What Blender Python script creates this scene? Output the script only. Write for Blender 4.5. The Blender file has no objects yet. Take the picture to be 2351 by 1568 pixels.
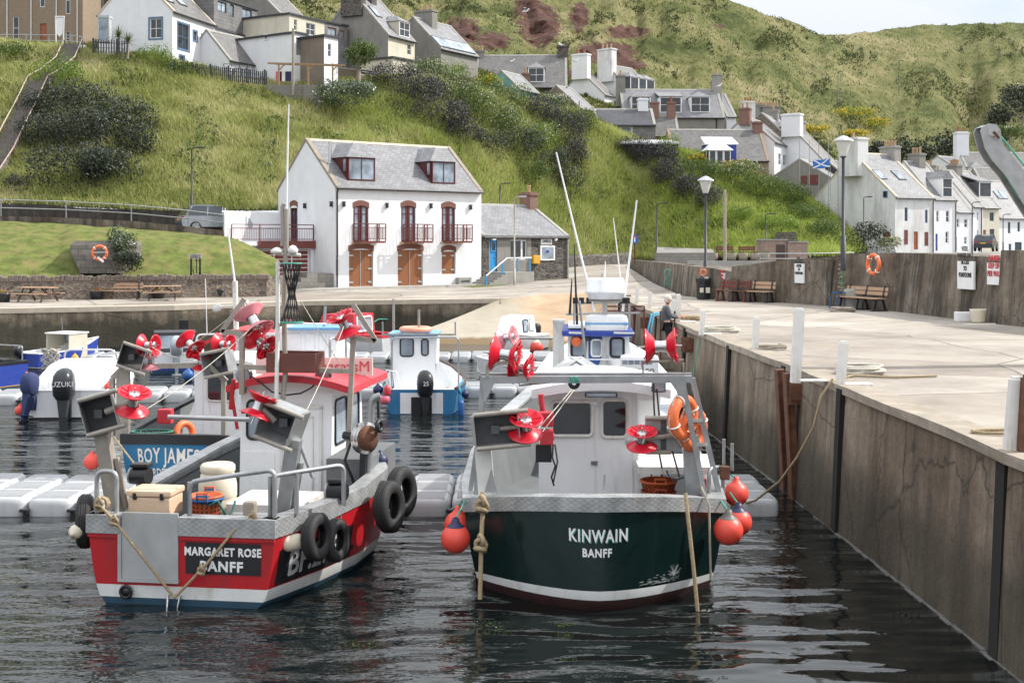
import bpy, bmesh, math, random
import numpy as np
from mathutils import Vector, Matrix
R = math.radians
random.seed(7); RNG = np.random.default_rng(7)
SC = bpy.context.scene; COL = SC.collection
# ---------- camera: level, 5 m above the water, looking along +Y ----------
F, CX, HY, EYE = 2939.0, 1175.5, 555.0, 5.0          # measured on the photograph at 2351 px width
cd = bpy.data.cameras.new('camera'); cam = bpy.data.objects.new('camera', cd); COL.objects.link(cam)
cam.location = (0, 0, EYE); cam.rotation_euler = (R(90), 0, 0)
cd.sensor_width = 36; cd.lens = F/2351*36; cd.shift_y = -(784-HY)/2351; cd.clip_start = .1; cd.clip_end = 3000
SC.camera = cam
# ---------- sky, sun, exposure ----------
SUN_EL, SUN_AZ = 43.0, 76.0                           # azimuth from +Y towards +X
w = bpy.data.worlds.new('World'); SC.world = w; w.use_nodes = True
nt = w.node_tree; nt.nodes.clear(); N = nt.nodes.new; K = nt.links.new
out = N('ShaderNodeOutputWorld'); sky = N('ShaderNodeTexSky'); sky.sky_type = 'NISHITA'; sky.sun_disc = False
sky.sun_elevation = R(SUN_EL); sky.sun_rotation = R(SUN_AZ); sky.altitude = 10; sky.air_density = 1; sky.dust_density = 1.5
b1 = N('ShaderNodeBackground'); b1.inputs[1].default_value = .15; K(sky.outputs[0], b1.inputs[0])
tc = N('ShaderNodeTexCoord'); mp = N('ShaderNodeMapping'); mp.inputs['Scale'].default_value = (1, 1, 2.6); mp.inputs['Location'].default_value = (.35, .2, .1)
nz = N('ShaderNodeTexNoise'); nz.inputs['Scale'].default_value = 1.9; nz.inputs['Detail'].default_value = 7; nz.inputs['Roughness'].default_value = .52
K(tc.outputs['Generated'], mp.inputs[0]); K(mp.outputs[0], nz.inputs[0])
cr = N('ShaderNodeValToRGB'); cr.color_ramp.elements[0].position = .24; cr.color_ramp.elements[1].position = .41; K(nz.outputs[0], cr.inputs[0])
cc = N('ShaderNodeValToRGB'); cc.color_ramp.elements[0].position = .45; cc.color_ramp.elements[0].color = (.80, .84, .90, 1); cc.color_ramp.elements[1].position = .7; cc.color_ramp.elements[1].color = (.98, .98, .99, 1)
nz2 = N('ShaderNodeTexNoise'); nz2.inputs['Scale'].default_value = 3.3; nz2.inputs['Detail'].default_value = 5; K(mp.outputs[0], nz2.inputs[0]); K(nz2.outputs[0], cc.inputs[0])
b2 = N('ShaderNodeBackground'); sx_ = N('ShaderNodeSeparateXYZ'); K(tc.outputs['Generated'], sx_.inputs[0]); mr_ = N('ShaderNodeMapRange'); mr_.inputs[1].default_value = .16; mr_.inputs[2].default_value = .55; mr_.inputs[3].default_value = 1.05; mr_.inputs[4].default_value = 1.85; K(sx_.outputs[2], mr_.inputs[0]); K(mr_.outputs[0], b2.inputs[1]); K(cc.outputs[0], b2.inputs[0])
mx = N('ShaderNodeMixShader'); K(cr.outputs[0], mx.inputs[0]); K(b1.outputs[0], mx.inputs[1]); K(b2.outputs[0], mx.inputs[2]); K(mx.outputs[0], out.inputs[0])
ld = bpy.data.lights.new('sun', 'SUN'); ld.energy = 4.9; ld.angle = R(.53); ld.color = (1, .955, .88)
sun = bpy.data.objects.new('sun', ld); COL.objects.link(sun)
sdir = Vector((math.sin(R(SUN_AZ))*math.cos(R(SUN_EL)), math.cos(R(SUN_AZ))*math.cos(R(SUN_EL)), math.sin(R(SUN_EL))))
sun.rotation_euler = sdir.to_track_quat('Z', 'Y').to_euler(); sun.location = (60, 20, 60)
SC.view_settings.view_transform = 'Standard'; SC.view_settings.look = 'None'; SC.view_settings.exposure = 0.10; SC.view_settings.gamma = 1
SC.cycles.use_denoising = True; SC.cycles.max_bounces = 6; SC.cycles.diffuse_bounces = 3; SC.cycles.glossy_bounces = 4
SC.cycles.transmission_bounces = 4; SC.cycles.transparent_max_bounces = 6; SC.cycles.sample_clamp_indirect = 6

# ---------- measuring: a photo pixel at a known distance or height becomes a point of the place ----------
def P(px, py, Y): return Vector(((px-CX)/F*Y, Y, EYE-(py-HY)/F*Y))
def G(px, py, z=0.0):
    Y = (EYE-z)*F/(py-HY); return Vector(((px-CX)/F*Y, Y, z))
def zat(py, Y): return EYE-(py-HY)/F*Y
def span(x, y, th, px):                                # length along heading th from (x,y) until it shows at px
    a = (px-CX)/F; c, s = math.cos(th), math.sin(th)
    return (a*y-x)/(c-a*s)
def lerp(a, b, t): return a+(b-a)*t
def hashn(*a):
    return (math.sin(sum(v*k for v, k in zip(a, (12.9898, 78.233, 37.719)))) * 43758.5453) % 1

# ---------- mesh builder ----------
class MB:
    def __init__(s, M=None): s.v = []; s.f = []; s.mi = []; s.sm = []; s.cur = 0; s.M = M; s.s = False
    def add(s, vs, fs, sm=None):
        o = len(s.v)
        s.v += [tuple(s.M @ Vector(p)) for p in vs] if s.M is not None else [tuple(p) for p in vs]
        for f in fs: s.f.append([i+o for i in f]); s.mi.append(s.cur); s.sm.append(s.s if sm is None else sm)
        return s
    def box(s, c, d, rz=0, rx=0, ry=0):
        m = Matrix.Translation(c) @ Matrix.Rotation(rz, 4, 'Z') @ Matrix.Rotation(ry, 4, 'Y') @ Matrix.Rotation(rx, 4, 'X')
        x, y, z = d[0]/2, d[1]/2, d[2]/2
        vs = [m @ Vector((a*x, b*y, e*z)) for a in (-1, 1) for b in (-1, 1) for e in (-1, 1)]
        return s.add(vs, [(0, 1, 3, 2), (4, 6, 7, 5), (0, 4, 5, 1), (2, 3, 7, 6), (0, 2, 6, 4), (1, 5, 7, 3)], False)
    def b0(s, x0, x1, y0, y1, z0, z1): return s.box(((x0+x1)/2, (y0+y1)/2, (z0+z1)/2), (x1-x0, y1-y0, z1-z0))
    def bbox(s, c, d, bv=.02, rz=0, rx=0, ry=0):       # box with chamfered edges
        m = Matrix.Translation(c) @ Matrix.Rotation(rz, 4, 'Z') @ Matrix.Rotation(ry, 4, 'Y') @ Matrix.Rotation(rx, 4, 'X')
        bm = bmesh.new(); bmesh.ops.create_cube(bm, size=1)
        for v in bm.verts: v.co = Vector((v.co.x*d[0], v.co.y*d[1], v.co.z*d[2]))
        bmesh.ops.bevel(bm, geom=list(bm.edges), offset=bv, segments=2, affect='EDGES', profile=.6)
        bm.verts.index_update()
        s.add([m @ v.co for v in bm.verts], [[v.index for v in f.verts] for f in bm.faces], False); bm.free(); return s
    def bar(s, p, q, w, h=None, up=(0, 0, 1)):
        p, q = Vector(p), Vector(q); h = h or w; d = (q-p); L = d.length
        if L < 1e-6: return s
        d /= L; u = Vector(up)
        if abs(d.dot(u)) > .98: u = Vector((0, 1, 0))
        a = d.cross(u).normalized()*w/2; b = a.cross(d).normalized()*h/2
        vs = [e+i*a+j*b for e in (p, q) for i, j in ((-1, -1), (1, -1), (1, 1), (-1, 1))]
        return s.add(vs, [(0, 1, 2, 3), (7, 6, 5, 4), (0, 4, 5, 1), (1, 5, 6, 2), (2, 6, 7, 3), (3, 7, 4, 0)], False)
    def tube(s, pts, r, n=8, caps=True):
        pts = [Vector(p) for p in pts]; rs = r if isinstance(r, (list, tuple)) else [r]*len(pts)
        t = [(pts[min(i+1, len(pts)-1)]-pts[max(i-1, 0)]).normalized() for i in range(len(pts))]
        u = t[0].orthogonal().normalized(); vs = []
        for i, p in enumerate(pts):
            u = (u-t[i]*u.dot(t[i]));  u = u.normalized() if u.length > 1e-6 else t[i].orthogonal().normalized()
            w_ = t[i].cross(u)
            vs += [p+(u*math.cos(2*math.pi*k/n)+w_*math.sin(2*math.pi*k/n))*rs[i] for k in range(n)]
        fs = [(i*n+k, i*n+(k+1) % n, (i+1)*n+(k+1) % n, (i+1)*n+k) for i in range(len(pts)-1) for k in range(n)]
        s.add(vs, fs, True)
        if caps: s.add(vs[:n], [tuple(range(n-1, -1, -1))], False); s.add(vs[-n:], [tuple(range(n))], False)
        return s
    def cyl(s, p, q, r, r2=None, n=12): return s.tube([p, q], [r, r if r2 is None else r2], n)
    def lathe(s, prof, o=(0, 0, 0), ax=(0, 0, 1), n=16, sm=True, caps=False):
        o = Vector(o); ax = Vector(ax).normalized(); u = ax.orthogonal().normalized(); w_ = ax.cross(u)
        vs = [o+ax*z+(u*math.cos(2*math.pi*k/n)+w_*math.sin(2*math.pi*k/n))*r for r, z in prof for k in range(n)]
        fs = [(i*n+k, i*n+(k+1) % n, (i+1)*n+(k+1) % n, (i+1)*n+k) for i in range(len(prof)-1) for k in range(n)]
        if caps: fs += [tuple(range(n-1, -1, -1)), tuple((len(prof)-1)*n+k for k in range(n))]
        return s.add(vs, fs, sm)
    def ball(s, c, r, sq=(1, 1, 1), n=14, m=9):
        c = Vector(c); vs = [c+Vector((0, 0, r*sq[2]))]
        for i in range(1, m):
            a = math.pi*i/m
            vs += [c+Vector((r*sq[0]*math.sin(a)*math.cos(2*math.pi*k/n), r*sq[1]*math.sin(a)*math.sin(2*math.pi*k/n), r*sq[2]*math.cos(a))) for k in range(n)]
        vs.append(c-Vector((0, 0, r*sq[2]))); e = len(vs)-1
        fs = [(0, 1+k, 1+(k+1) % n) for k in range(n)]
        fs += [(1+i*n+k, 1+(i+1)*n+k, 1+(i+1)*n+(k+1) % n, 1+i*n+(k+1) % n) for i in range(m-2) for k in range(n)]
        fs += [(e, 1+(m-2)*n+(k+1) % n, 1+(m-2)*n+k) for k in range(n)]
        return s.add(vs, fs, True)
    def torus(s, c, ax, R_, r, n=24, m=10):
        c, ax = Vector(c), Vector(ax).normalized(); u = ax.orthogonal().normalized(); w_ = ax.cross(u); vs = []
        for i in range(n):
            a = 2*math.pi*i/n; d = u*math.cos(a)+w_*math.sin(a)
            vs += [c+d*(R_+r*math.cos(2*math.pi*k/m))+ax*r*math.sin(2*math.pi*k/m) for k in range(m)]
        return s.add(vs, [(i*m+k, ((i+1) % n)*m+k, ((i+1) % n)*m+(k+1) % m, i*m+(k+1) % m) for i in range(n) for k in range(m)], True)
    def poly(s, pts, sm=False): return s.add(pts, [tuple(range(len(pts)))], sm)
    def loft(s, rings, closed=True, caps=True, sm=False):
        n = len(rings[0]); vs = [p for r in rings for p in r]; m = n if closed else n-1
        fs = [(i*n+k, i*n+(k+1) % n, (i+1)*n+(k+1) % n, (i+1)*n+k) for i in range(len(rings)-1) for k in range(m)]
        s.add(vs, fs, sm)
        if caps and closed: s.add(rings[0], [tuple(range(n-1, -1, -1))], False); s.add(rings[-1], [tuple(range(n))], False)
        return s
    def prism(s, pts, d):                              # polygon pts swept along d
        d = Vector(d); a = [Vector(p) for p in pts]; return s.loft([a, [p+d for p in a]], True, True)
    def sweep(s, path, w_, h, up=(0, 0, 1), closed=False):    # flat band w wide, h thick, along a path, outward side centred
        path = [Vector(p) for p in path]; n = len(path); rings = []; U = Vector(up)
        for i, p in enumerate(path):
            a = path[(i-1) % n] if closed or i else p; b = path[(i+1) % n] if closed or i < n-1 else p
            sd = (b-a).cross(U).normalized()
            rings.append([p-sd*w_/2-U*h/2, p+sd*w_/2-U*h/2, p+sd*w_/2+U*h/2, p-sd*w_/2+U*h/2])
        if closed: rings.append(rings[0])
        return s.loft(rings, True, not closed)

def mk(name, me, mats, parent=None):
    o = bpy.data.objects.new(name, me); COL.objects.link(o)
    for m in (mats if isinstance(mats, (list, tuple)) else [mats]): me.materials.append(m)
    if parent is not None: o.parent = parent
    return o
def uvs(me):                                           # metre-sized planar coordinates per face
    npol = len(me.polygons); nl = len(me.loops)
    if not npol: return
    nr = np.empty(npol*3, np.float32); me.polygons.foreach_get('normal', nr); nr = nr.reshape(-1, 3)
    tot = np.empty(npol, np.int32); me.polygons.foreach_get('loop_total', tot)
    vi = np.empty(nl, np.int32); me.loops.foreach_get('vertex_index', vi)
    co = np.empty(len(me.vertices)*3, np.float32); me.vertices.foreach_get('co', co); co = co.reshape(-1, 3)[vi]
    h = np.stack([-nr[:, 1], nr[:, 0], np.zeros(npol)], 1); ln = np.linalg.norm(h, axis=1); flat = ln < .05
    h[flat] = (1, 0, 0); ln[flat] = 1; h /= ln[:, None]; v = np.cross(nr, h)
    h = np.repeat(h, tot, 0); v = np.repeat(v, tot, 0)
    uv = np.stack([(co*h).sum(1), (co*v).sum(1)], 1).astype(np.float32)
    me.uv_layers.new(name='metres').data.foreach_set('uv', uv.ravel())
def obj(name, mb, mats, parent=None, uv=True):
    me = bpy.data.meshes.new(name); me.from_pydata(mb.v, [], mb.f)
    me.polygons.foreach_set('material_index', mb.mi); me.polygons.foreach_set('use_smooth', mb.sm); me.update()
    if uv: uvs(me)
    return mk(name, me, mats, parent)
def npmesh(name, V, n, mats, parent=None, smooth=False):   # V: (faces*n, 3) loose polygons of n corners
    me = bpy.data.meshes.new(name); V = np.asarray(V, np.float32).reshape(-1, 3); c = len(V); f = c//n
    me.vertices.add(c); me.vertices.foreach_set('co', V.ravel()); me.loops.add(c); me.loops.foreach_set('vertex_index', np.arange(c, dtype=np.int32))
    me.polygons.add(f); me.polygons.foreach_set('loop_start', np.arange(0, c, n, dtype=np.int32)); me.polygons.foreach_set('loop_total', np.full(f, n, np.int32))
    me.update(calc_edges=True); return mk(name, me, mats, parent)
def tag(o, label=None, cat=None, group=None, kind=None):
    for k, v in (('label', label), ('category', cat), ('group', group), ('kind', kind)):
        if v: o[k] = v
    return o
def thing(name, label, cat, loc=(0, 0, 0), rz=0, group=None):
    o = bpy.data.objects.new(name, None); COL.objects.link(o); o.location = loc; o.rotation_euler = (0, 0, rz); o.empty_display_size = .2
    return tag(o, label, cat, group)
KIDS = {}
def dup(o, parent=None, depth=0):
    c = o.copy(); COL.objects.link(c)
    if parent is not None: c.parent = parent
    for ch in o.children: dup(ch, c, depth+1)
    return c
def put(o, loc, rz=0, label=None, group=None, sc=None):
    o.location = loc; o.rotation_euler = (0, 0, rz)
    if sc: o.scale = (sc, sc, sc)
    return tag(o, label, None, group)
def textmesh(body, size, fn, depth=.01, sx=1.0, bold=0.0, sp=1.0):     # lettering; fn(u, v, d) places it (u right, v up, d out)
    cu = bpy.data.curves.new('lettering', 'FONT'); cu.body = body; cu.size = size; cu.align_x = 'CENTER'; cu.align_y = 'CENTER'
    cu.extrude = depth/2; cu.offset = bold; cu.resolution_u = 2; cu.space_character = sp
    o = bpy.data.objects.new('lettering', cu); COL.objects.link(o); bpy.context.view_layer.update()
    me = bpy.data.meshes.new_from_object(o.evaluated_get(bpy.context.evaluated_depsgraph_get()))
    for v in me.vertices: v.co = fn(v.co.x*sx, v.co.y, v.co.z+depth/2)
    bpy.data.objects.remove(o); bpy.data.curves.remove(cu); me.name = 'lettering'; me.materials.clear(); return me
def plane_fn(o, u, v):
    o, u, v = Vector(o), Vector(u).normalized(), Vector(v).normalized(); n = u.cross(v)
    return lambda a, b, d: o+u*a+v*b+n*(d+.003)
def letters(body, size, o, u, v, mat, parent, name='lettering', **k):
    return mk(name, textmesh(body, size, plane_fn(o, u, v), **k), mat, parent)
def rope_pts(a, b, sag, n=12): return [Vector(a).lerp(Vector(b), i/n)-Vector((0, 0, sag*4*(i/n)*(1-i/n))) for i in range(n+1)]
# ---------- materials ----------
def nodes(name):
    m = bpy.data.materials.new(name); m.use_nodes = True; t = m.node_tree; b = t.nodes['Principled BSDF']
    def N(k, **kw):
        n = t.nodes.new('ShaderNode'+k)
        for a, v in kw.items():
            if hasattr(n, a): setattr(n, a, v)
            else: n.inputs[a.replace('_', ' ')].default_value = v
        return n
    def K(a, b_): t.links.new(a, b_)
    return m, t, b, N, K
def c4(c, k=1): return (min(c[0]*k, 1), min(c[1]*k, 1), min(c[2]*k, 1), 1)
def ramp(N, stops):
    r = N('ValToRGB'); e = r.color_ramp.elements
    while len(e) < len(stops): e.new(.5)
    for i, (p, c) in enumerate(stops): e[i].position = p; e[i].color = c4(c) if len(c) == 3 else c
    return r
def coords(N, K, kind='Object', sc=(1, 1, 1)):
    tc = N('TexCoord'); mp = N('Mapping'); mp.inputs['Scale'].default_value = sc; K(tc.outputs[kind], mp.inputs[0]); return mp.outputs[0]
def noise(N, K, co, s, d=4, r=.55):
    n = N('TexNoise'); n.inputs['Scale'].default_value = s; n.inputs['Detail'].default_value = d; n.inputs['Roughness'].default_value = r; K(co, n.inputs[0]); return n.outputs[0]
def mix(N, K, f, a, b, typ='MIX'):
    n = N('MixRGB'); n.blend_type = typ
    for i, x in ((0, f), (1, a), (2, b)):
        if hasattr(x, 'links'): K(x, n.inputs[i])
        else: n.inputs[i].default_value = x if i == 0 else c4(x)
    return n.outputs[0]
def bump(N, K, b, h, st=.3, dist=.02):
    n = N('Bump'); n.inputs['Strength'].default_value = st; n.inputs['Distance'].default_value = dist; K(h, n.inputs['Height']); K(n.outputs[0], b.inputs['Normal'])
def M(name, col, rough=.55, metal=0, var=.12, sc=4, bmp=.15, dirt=0, dcol=(.12, .09, .06), dsc=1.2, dlo=.52, coat=0, spec=.5, bd=.01, bs=None, rust=0):
    m, t, b, N, K = nodes(name); co = coords(N, K); n1 = noise(N, K, co, sc, 6)
    c = ramp(N, [(.25, c4(col, 1-var)), (.75, c4(col, 1+var))]); K(n1, c.inputs[0]); o = c.outputs[0]
    if dirt:
        d = ramp(N, [(dlo, (0, 0, 0)), (dlo+.18, (dirt, dirt, dirt))]); K(noise(N, K, coords(N, K, 'Object', (1.3, 1.3, .4)), dsc, 8, .68), d.inputs[0]); o = mix(N, K, d.outputs[0], o, dcol)
    if rust:
        d = ramp(N, [(.60, (0, 0, 0)), (.72, (rust,)*3)]); K(noise(N, K, coords(N, K, 'Object', (2.6, 2.6, .3)), 1.6, 9, .72), d.inputs[0]); o = mix(N, K, d.outputs[0], o, (.27, .14, .07))
    K(o, b.inputs['Base Color']); b.inputs['Roughness'].default_value = rough; b.inputs['Metallic'].default_value = metal
    b.inputs['Coat Weight'].default_value = coat; b.inputs['Specular IOR Level'].default_value = spec
    r2 = N('MapRange'); r2.inputs[3].default_value = max(rough-.1, .03); r2.inputs[4].default_value = min(rough+.12, 1); K(n1, r2.inputs[0]); K(r2.outputs[0], b.inputs['Roughness'])
    if bmp: bump(N, K, b, noise(N, K, co, bs or sc*6, 3), bmp, bd)
    return m
def glass(name='window_glass', col=(.02, .025, .03), rough=.05):
    m, t, b, N, K = nodes(name); co = coords(N, K); c = ramp(N, [(.3, c4(col, .6)), (.75, c4(col, 2.0))]); K(noise(N, K, co, 1.3, 2), c.inputs[0])
    K(c.outputs[0], b.inputs['Base Color']); b.inputs['Roughness'].default_value = rough; b.inputs['Specular IOR Level'].default_value = .8; return m
def slate(name, c1, c2, mort, w=.3, h=.22, lich=.25):
    m, t, b, N, K = nodes(name); uv = coords(N, K, 'UV')
    br = N('TexBrick'); br.inputs['Scale'].default_value = 1; br.inputs['Brick Width'].default_value = w; br.inputs['Row Height'].default_value = h; br.inputs['Mortar Size'].default_value = .012
    br.inputs['Color1'].default_value = c4(c1); br.inputs['Color2'].default_value = c4(c2); br.inputs['Mortar'].default_value = c4(mort); br.inputs['Bias'].default_value = 0; K(uv, br.inputs[0])
    co = coords(N, K); v = ramp(N, [(.3, (.72, .72, .72)), (.7, (1.2, 1.2, 1.2))]); K(noise(N, K, co, .9, 6, .6), v.inputs[0]); o = mix(N, K, 1, br.outputs[0], v.outputs[0], 'MULTIPLY')
    l = ramp(N, [(.6, (0, 0, 0)), (.72, (lich, lich, lich))]); K(noise(N, K, co, 1.7, 9, .7), l.inputs[0]); o = mix(N, K, l.outputs[0], o, (.30, .22, .10))
    K(o, b.inputs['Base Color']); b.inputs['Roughness'].default_value = .62; bump(N, K, b, br.outputs['Fac'], -.6, .03); return m
def rubble(name, cols, mort, sc=2.6, flat=1.6, bs=.8, moss=0):
    m, t, b, N, K = nodes(name); co = coords(N, K, 'UV', (1, flat, 1))
    wp = N('TexNoise'); wp.inputs['Scale'].default_value = 3; K(co, wp.inputs[0]); cw = mix(N, K, .09, co, wp.outputs['Color'], 'ADD')
    v1 = N('TexVoronoi'); v1.inputs['Scale'].default_value = sc; K(cw, v1.inputs[0]); v2 = N('TexVoronoi'); v2.feature = 'DISTANCE_TO_EDGE'; v2.inputs['Scale'].default_value = sc; K(cw, v2.inputs[0])
    sp = N('SeparateColor'); K(v1.outputs['Color'], sp.inputs[0]); r = ramp(N, [(i/(len(cols)-1), c) for i, c in enumerate(cols)]); K(sp.outputs[0], r.inputs[0])
    v = ramp(N, [(.3, (.7, .7, .7)), (.7, (1.25, 1.25, 1.25))]); K(noise(N, K, co, 7, 6, .65), v.inputs[0]); o = mix(N, K, 1, r.outputs[0], v.outputs[0], 'MULTIPLY')
    e = ramp(N, [(.02, (1, 1, 1)), (.09, (0, 0, 0))]); K(v2.outputs['Distance'], e.inputs[0]); o = mix(N, K, e.outputs[0], o, mort)
    if moss:
        l = ramp(N, [(.5, (0, 0, 0)), (.62, (moss, moss, moss))]); K(noise(N, K, co, .8, 8, .7), l.inputs[0]); o = mix(N, K, l.outputs[0], o, (.05, .06, .025))
    K(o, b.inputs['Base Color']); b.inputs['Roughness'].default_value = .9
    h = ramp(N, [(0, (0, 0, 0)), (.15, (1, 1, 1))]); K(v2.outputs['Distance'], h.inputs[0]); hh = mix(N, K, .35, h.outputs[0], noise(N, K, co, 9, 5), 'ADD'); bump(N, K, b, hh, bs, .05); return m
def blocks(name, c1, c2, mort, w, h, ms=.012, bs=.5, var=.3):
    m, t, b, N, K = nodes(name); uv = coords(N, K, 'UV'); br = N('TexBrick')
    for k, v in (('Scale', 1), ('Brick Width', w), ('Row Height', h), ('Mortar Size', ms), ('Color1', c4(c1)), ('Color2', c4(c2)), ('Mortar', c4(mort))): br.inputs[k].default_value = v
    K(uv, br.inputs[0]); co = coords(N, K); v = ramp(N, [(.3, (1-var,)*3), (.7, (1+var,)*3)]); n = noise(N, K, co, 3, 7, .65); K(n, v.inputs[0])
    K(mix(N, K, 1, br.outputs[0], v.outputs[0], 'MULTIPLY'), b.inputs['Base Color']); b.inputs['Roughness'].default_value = .85
    bump(N, K, b, mix(N, K, .5, br.outputs['Fac'], n, 'SUBTRACT'), -bs, .03); return m
def boards(name, col, w=.1, rough=.6, axis=0, var=.18, gap=.5):
    m, t, b, N, K = nodes(name); uv = coords(N, K, 'UV'); sp = N('SeparateXYZ'); K(uv, sp.inputs[0])
    mm = N('Math', operation='MULTIPLY'); K(sp.outputs[axis], mm.inputs[0]); mm.inputs[1].default_value = 1/w; fr = N('Math', operation='FRACT'); K(mm.outputs[0], fr.inputs[0]); fl = N('Math', operation='FLOOR'); K(mm.outputs[0], fl.inputs[0])
    wn = N('TexWhiteNoise'); wn.noise_dimensions = '1D'; K(fl.outputs[0], wn.inputs['W']); g = ramp(N, [(0, (gap, gap, gap)), (.06, (1, 1, 1)), (.94, (1, 1, 1)), (1, (gap, gap, gap))]); K(fr.outputs[0], g.inputs[0])
    s = (1.5, 14, 1) if axis == 1 else (14, 1.5, 1); r = ramp(N, [(.3, c4(col, 1-var)), (.7, c4(col, 1+var))]); K(noise(N, K, coords(N, K, 'UV', s), 2, 5), r.inputs[0])
    v = ramp(N, [(0, (1-var,)*3), (1, (1+var*.5,)*3)]); K(wn.outputs[0], v.inputs[0]); o = mix(N, K, 1, r.outputs[0], v.outputs[0], 'MULTIPLY')
    K(mix(N, K, 1, o, g.outputs[0], 'MULTIPLY'), b.inputs['Base Color']); b.inputs['Roughness'].default_value = rough; bump(N, K, b, g.outputs[0], .6, .02); return m
def concrete(name, lo, hi, streak=.6, scol=(.04, .035, .028), white=.25, algae=0, wl=0.0, rust=.0, sc=.5):
    m, t, b, N, K = nodes(name); co = coords(N, K); st = coords(N, K, 'Object', (1, 1, .07))
    r = ramp(N, [(.3, lo), (.7, hi)]); K(noise(N, K, co, sc*2, 8, .65), r.inputs[0]); o = r.outputs[0]
    a = ramp(N, [(.45, (0, 0, 0)), (.62, (streak,)*3)]); K(noise(N, K, st, 1.6, 8, .65), a.inputs[0]); o = mix(N, K, a.outputs[0], o, scol)
    if white:
        a = ramp(N, [(.56, (0, 0, 0)), (.7, (white,)*3)]); K(noise(N, K, coords(N, K, 'Object', (1.3, 1.3, .09)), 2.6, 9, .7), a.inputs[0]); o = mix(N, K, a.outputs[0], o, (.5, .49, .46))
    if rust:
        a = ramp(N, [(.58, (0, 0, 0)), (.68, (rust,)*3)]); K(noise(N, K, coords(N, K, 'Object', (1.7, 1.7, .11)), 1.1, 5, .6), a.inputs[0]); o = mix(N, K, a.outputs[0], o, (.20, .11, .05))
    if sc <= .6:
        a = ramp(N, [(.36, (.5, .48, .46)), (.64, (1.32, 1.28, 1.22))]); K(noise(N, K, coords(N, K, 'Object', (1, 1, .22)), 3.4, 11, .8), a.inputs[0]); o = mix(N, K, .6, o, a.outputs[0], 'MULTIPLY'); a = ramp(N, [(.34, (.62, .6, .58)), (.6, (1.22, 1.2, 1.18))]); K(noise(N, K, co, 11, 8, .8), a.inputs[0]); o = mix(N, K, .7, o, a.outputs[0], 'MULTIPLY')
    if algae:
        g = N('NewGeometry'); sp = N('SeparateXYZ'); K(g.outputs['Position'], sp.inputs[0]); ad = N('Math', operation='MULTIPLY_ADD'); K(noise(N, K, co, 1.1, 6, .6), ad.inputs[0]); ad.inputs[1].default_value = -1.3; K(sp.outputs[2], ad.inputs[2])
        a = ramp(N, [(max(wl-.55, 0), (algae,)*3), (wl, (0, 0, 0))]); K(ad.outputs[0], a.inputs[0]); o = mix(N, K, a.outputs[0], o, (.045, .043, .028))
    K(o, b.inputs['Base Color']); b.inputs['Roughness'].default_value = .9
    if sc <= .6:
        v = N('TexVoronoi'); v.feature = 'DISTANCE_TO_EDGE'; v.inputs['Scale'].default_value = .33; K(mix(N, K, .6, co, noise(N, K, co, 1.1, 6), 'ADD'), v.inputs[0]); e = ramp(N, [(0, (.75,)*3), (.008, (0, 0, 0))]); K(v.outputs['Distance'], e.inputs[0]); o = mix(N, K, e.outputs[0], o, (.03, .026, .02))
        a = ramp(N, [(.38, (.62, .58, .54)), (.62, (1.2, 1.2, 1.2))]); K(noise(N, K, co, .3, 6, .6), a.inputs[0]); o = mix(N, K, 1, o, a.outputs[0], 'MULTIPLY'); K(o, b.inputs['Base Color'])
    bump(N, K, b, noise(N, K, co, 7, 9, .75), .9, .05); return m
def foliage(name, stops, rough=.55, sc=.5, trans=.25, spec=.35, rv=.3):
    m, t, b, N, K = nodes(name); g = N('NewGeometry'); co = coords(N, K, 'Object'); n = noise(N, K, g.outputs['Position'], sc, 5, .6)
    a = N('Math', operation='MULTIPLY_ADD'); K(g.outputs['Random Per Island'], a.inputs[0]); a.inputs[1].default_value = rv; K(n, a.inputs[2])
    s2 = N('Math', operation='SUBTRACT'); K(a.outputs[0], s2.inputs[0]); s2.inputs[1].default_value = rv/2
    r = ramp(N, stops); K(s2.outputs[0], r.inputs[0]); K(r.outputs[0], b.inputs['Base Color']); b.inputs['Roughness'].default_value = rough; b.inputs['Specular IOR Level'].default_value = spec
    if trans:
        tr = N('BsdfTranslucent'); K(r.outputs[0], tr.inputs[0]); ms = N('MixShader'); ms.inputs[0].default_value = trans; K(b.outputs[0], ms.inputs[1]); K(tr.outputs[0], ms.inputs[2]); K(ms.outputs[0], t.nodes['Material Output'].inputs[0])
    return m
def checkplate(name, col=(.42, .43, .43), sc=18):
    m, t, b, N, K = nodes(name); co = coords(N, K); ch = N('TexChecker'); ch.inputs['Scale'].default_value = sc
    mp = coords(N, K, 'UV', (1, 1.6, 1)); K(mp, ch.inputs[0]); n = noise(N, K, co, 3, 8, .65); r = ramp(N, [(.3, c4(col, .62)), (.7, c4(col, 1.2))]); K(n, r.inputs[0])
    d = ramp(N, [(.58, (0, 0, 0)), (.7, (.6, .6, .6))]); K(noise(N, K, co, 1.7, 7, .7), d.inputs[0]); o = mix(N, K, d.outputs[0], r.outputs[0], (.2, .14, .09))
    o = mix(N, K, .25, o, ch.outputs[0], 'SOFT_LIGHT'); K(o, b.inputs['Base Color']); b.inputs['Metallic'].default_value = .45; b.inputs['Roughness'].default_value = .48; bump(N, K, b, ch.outputs[1], .5, .006); return m

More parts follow.
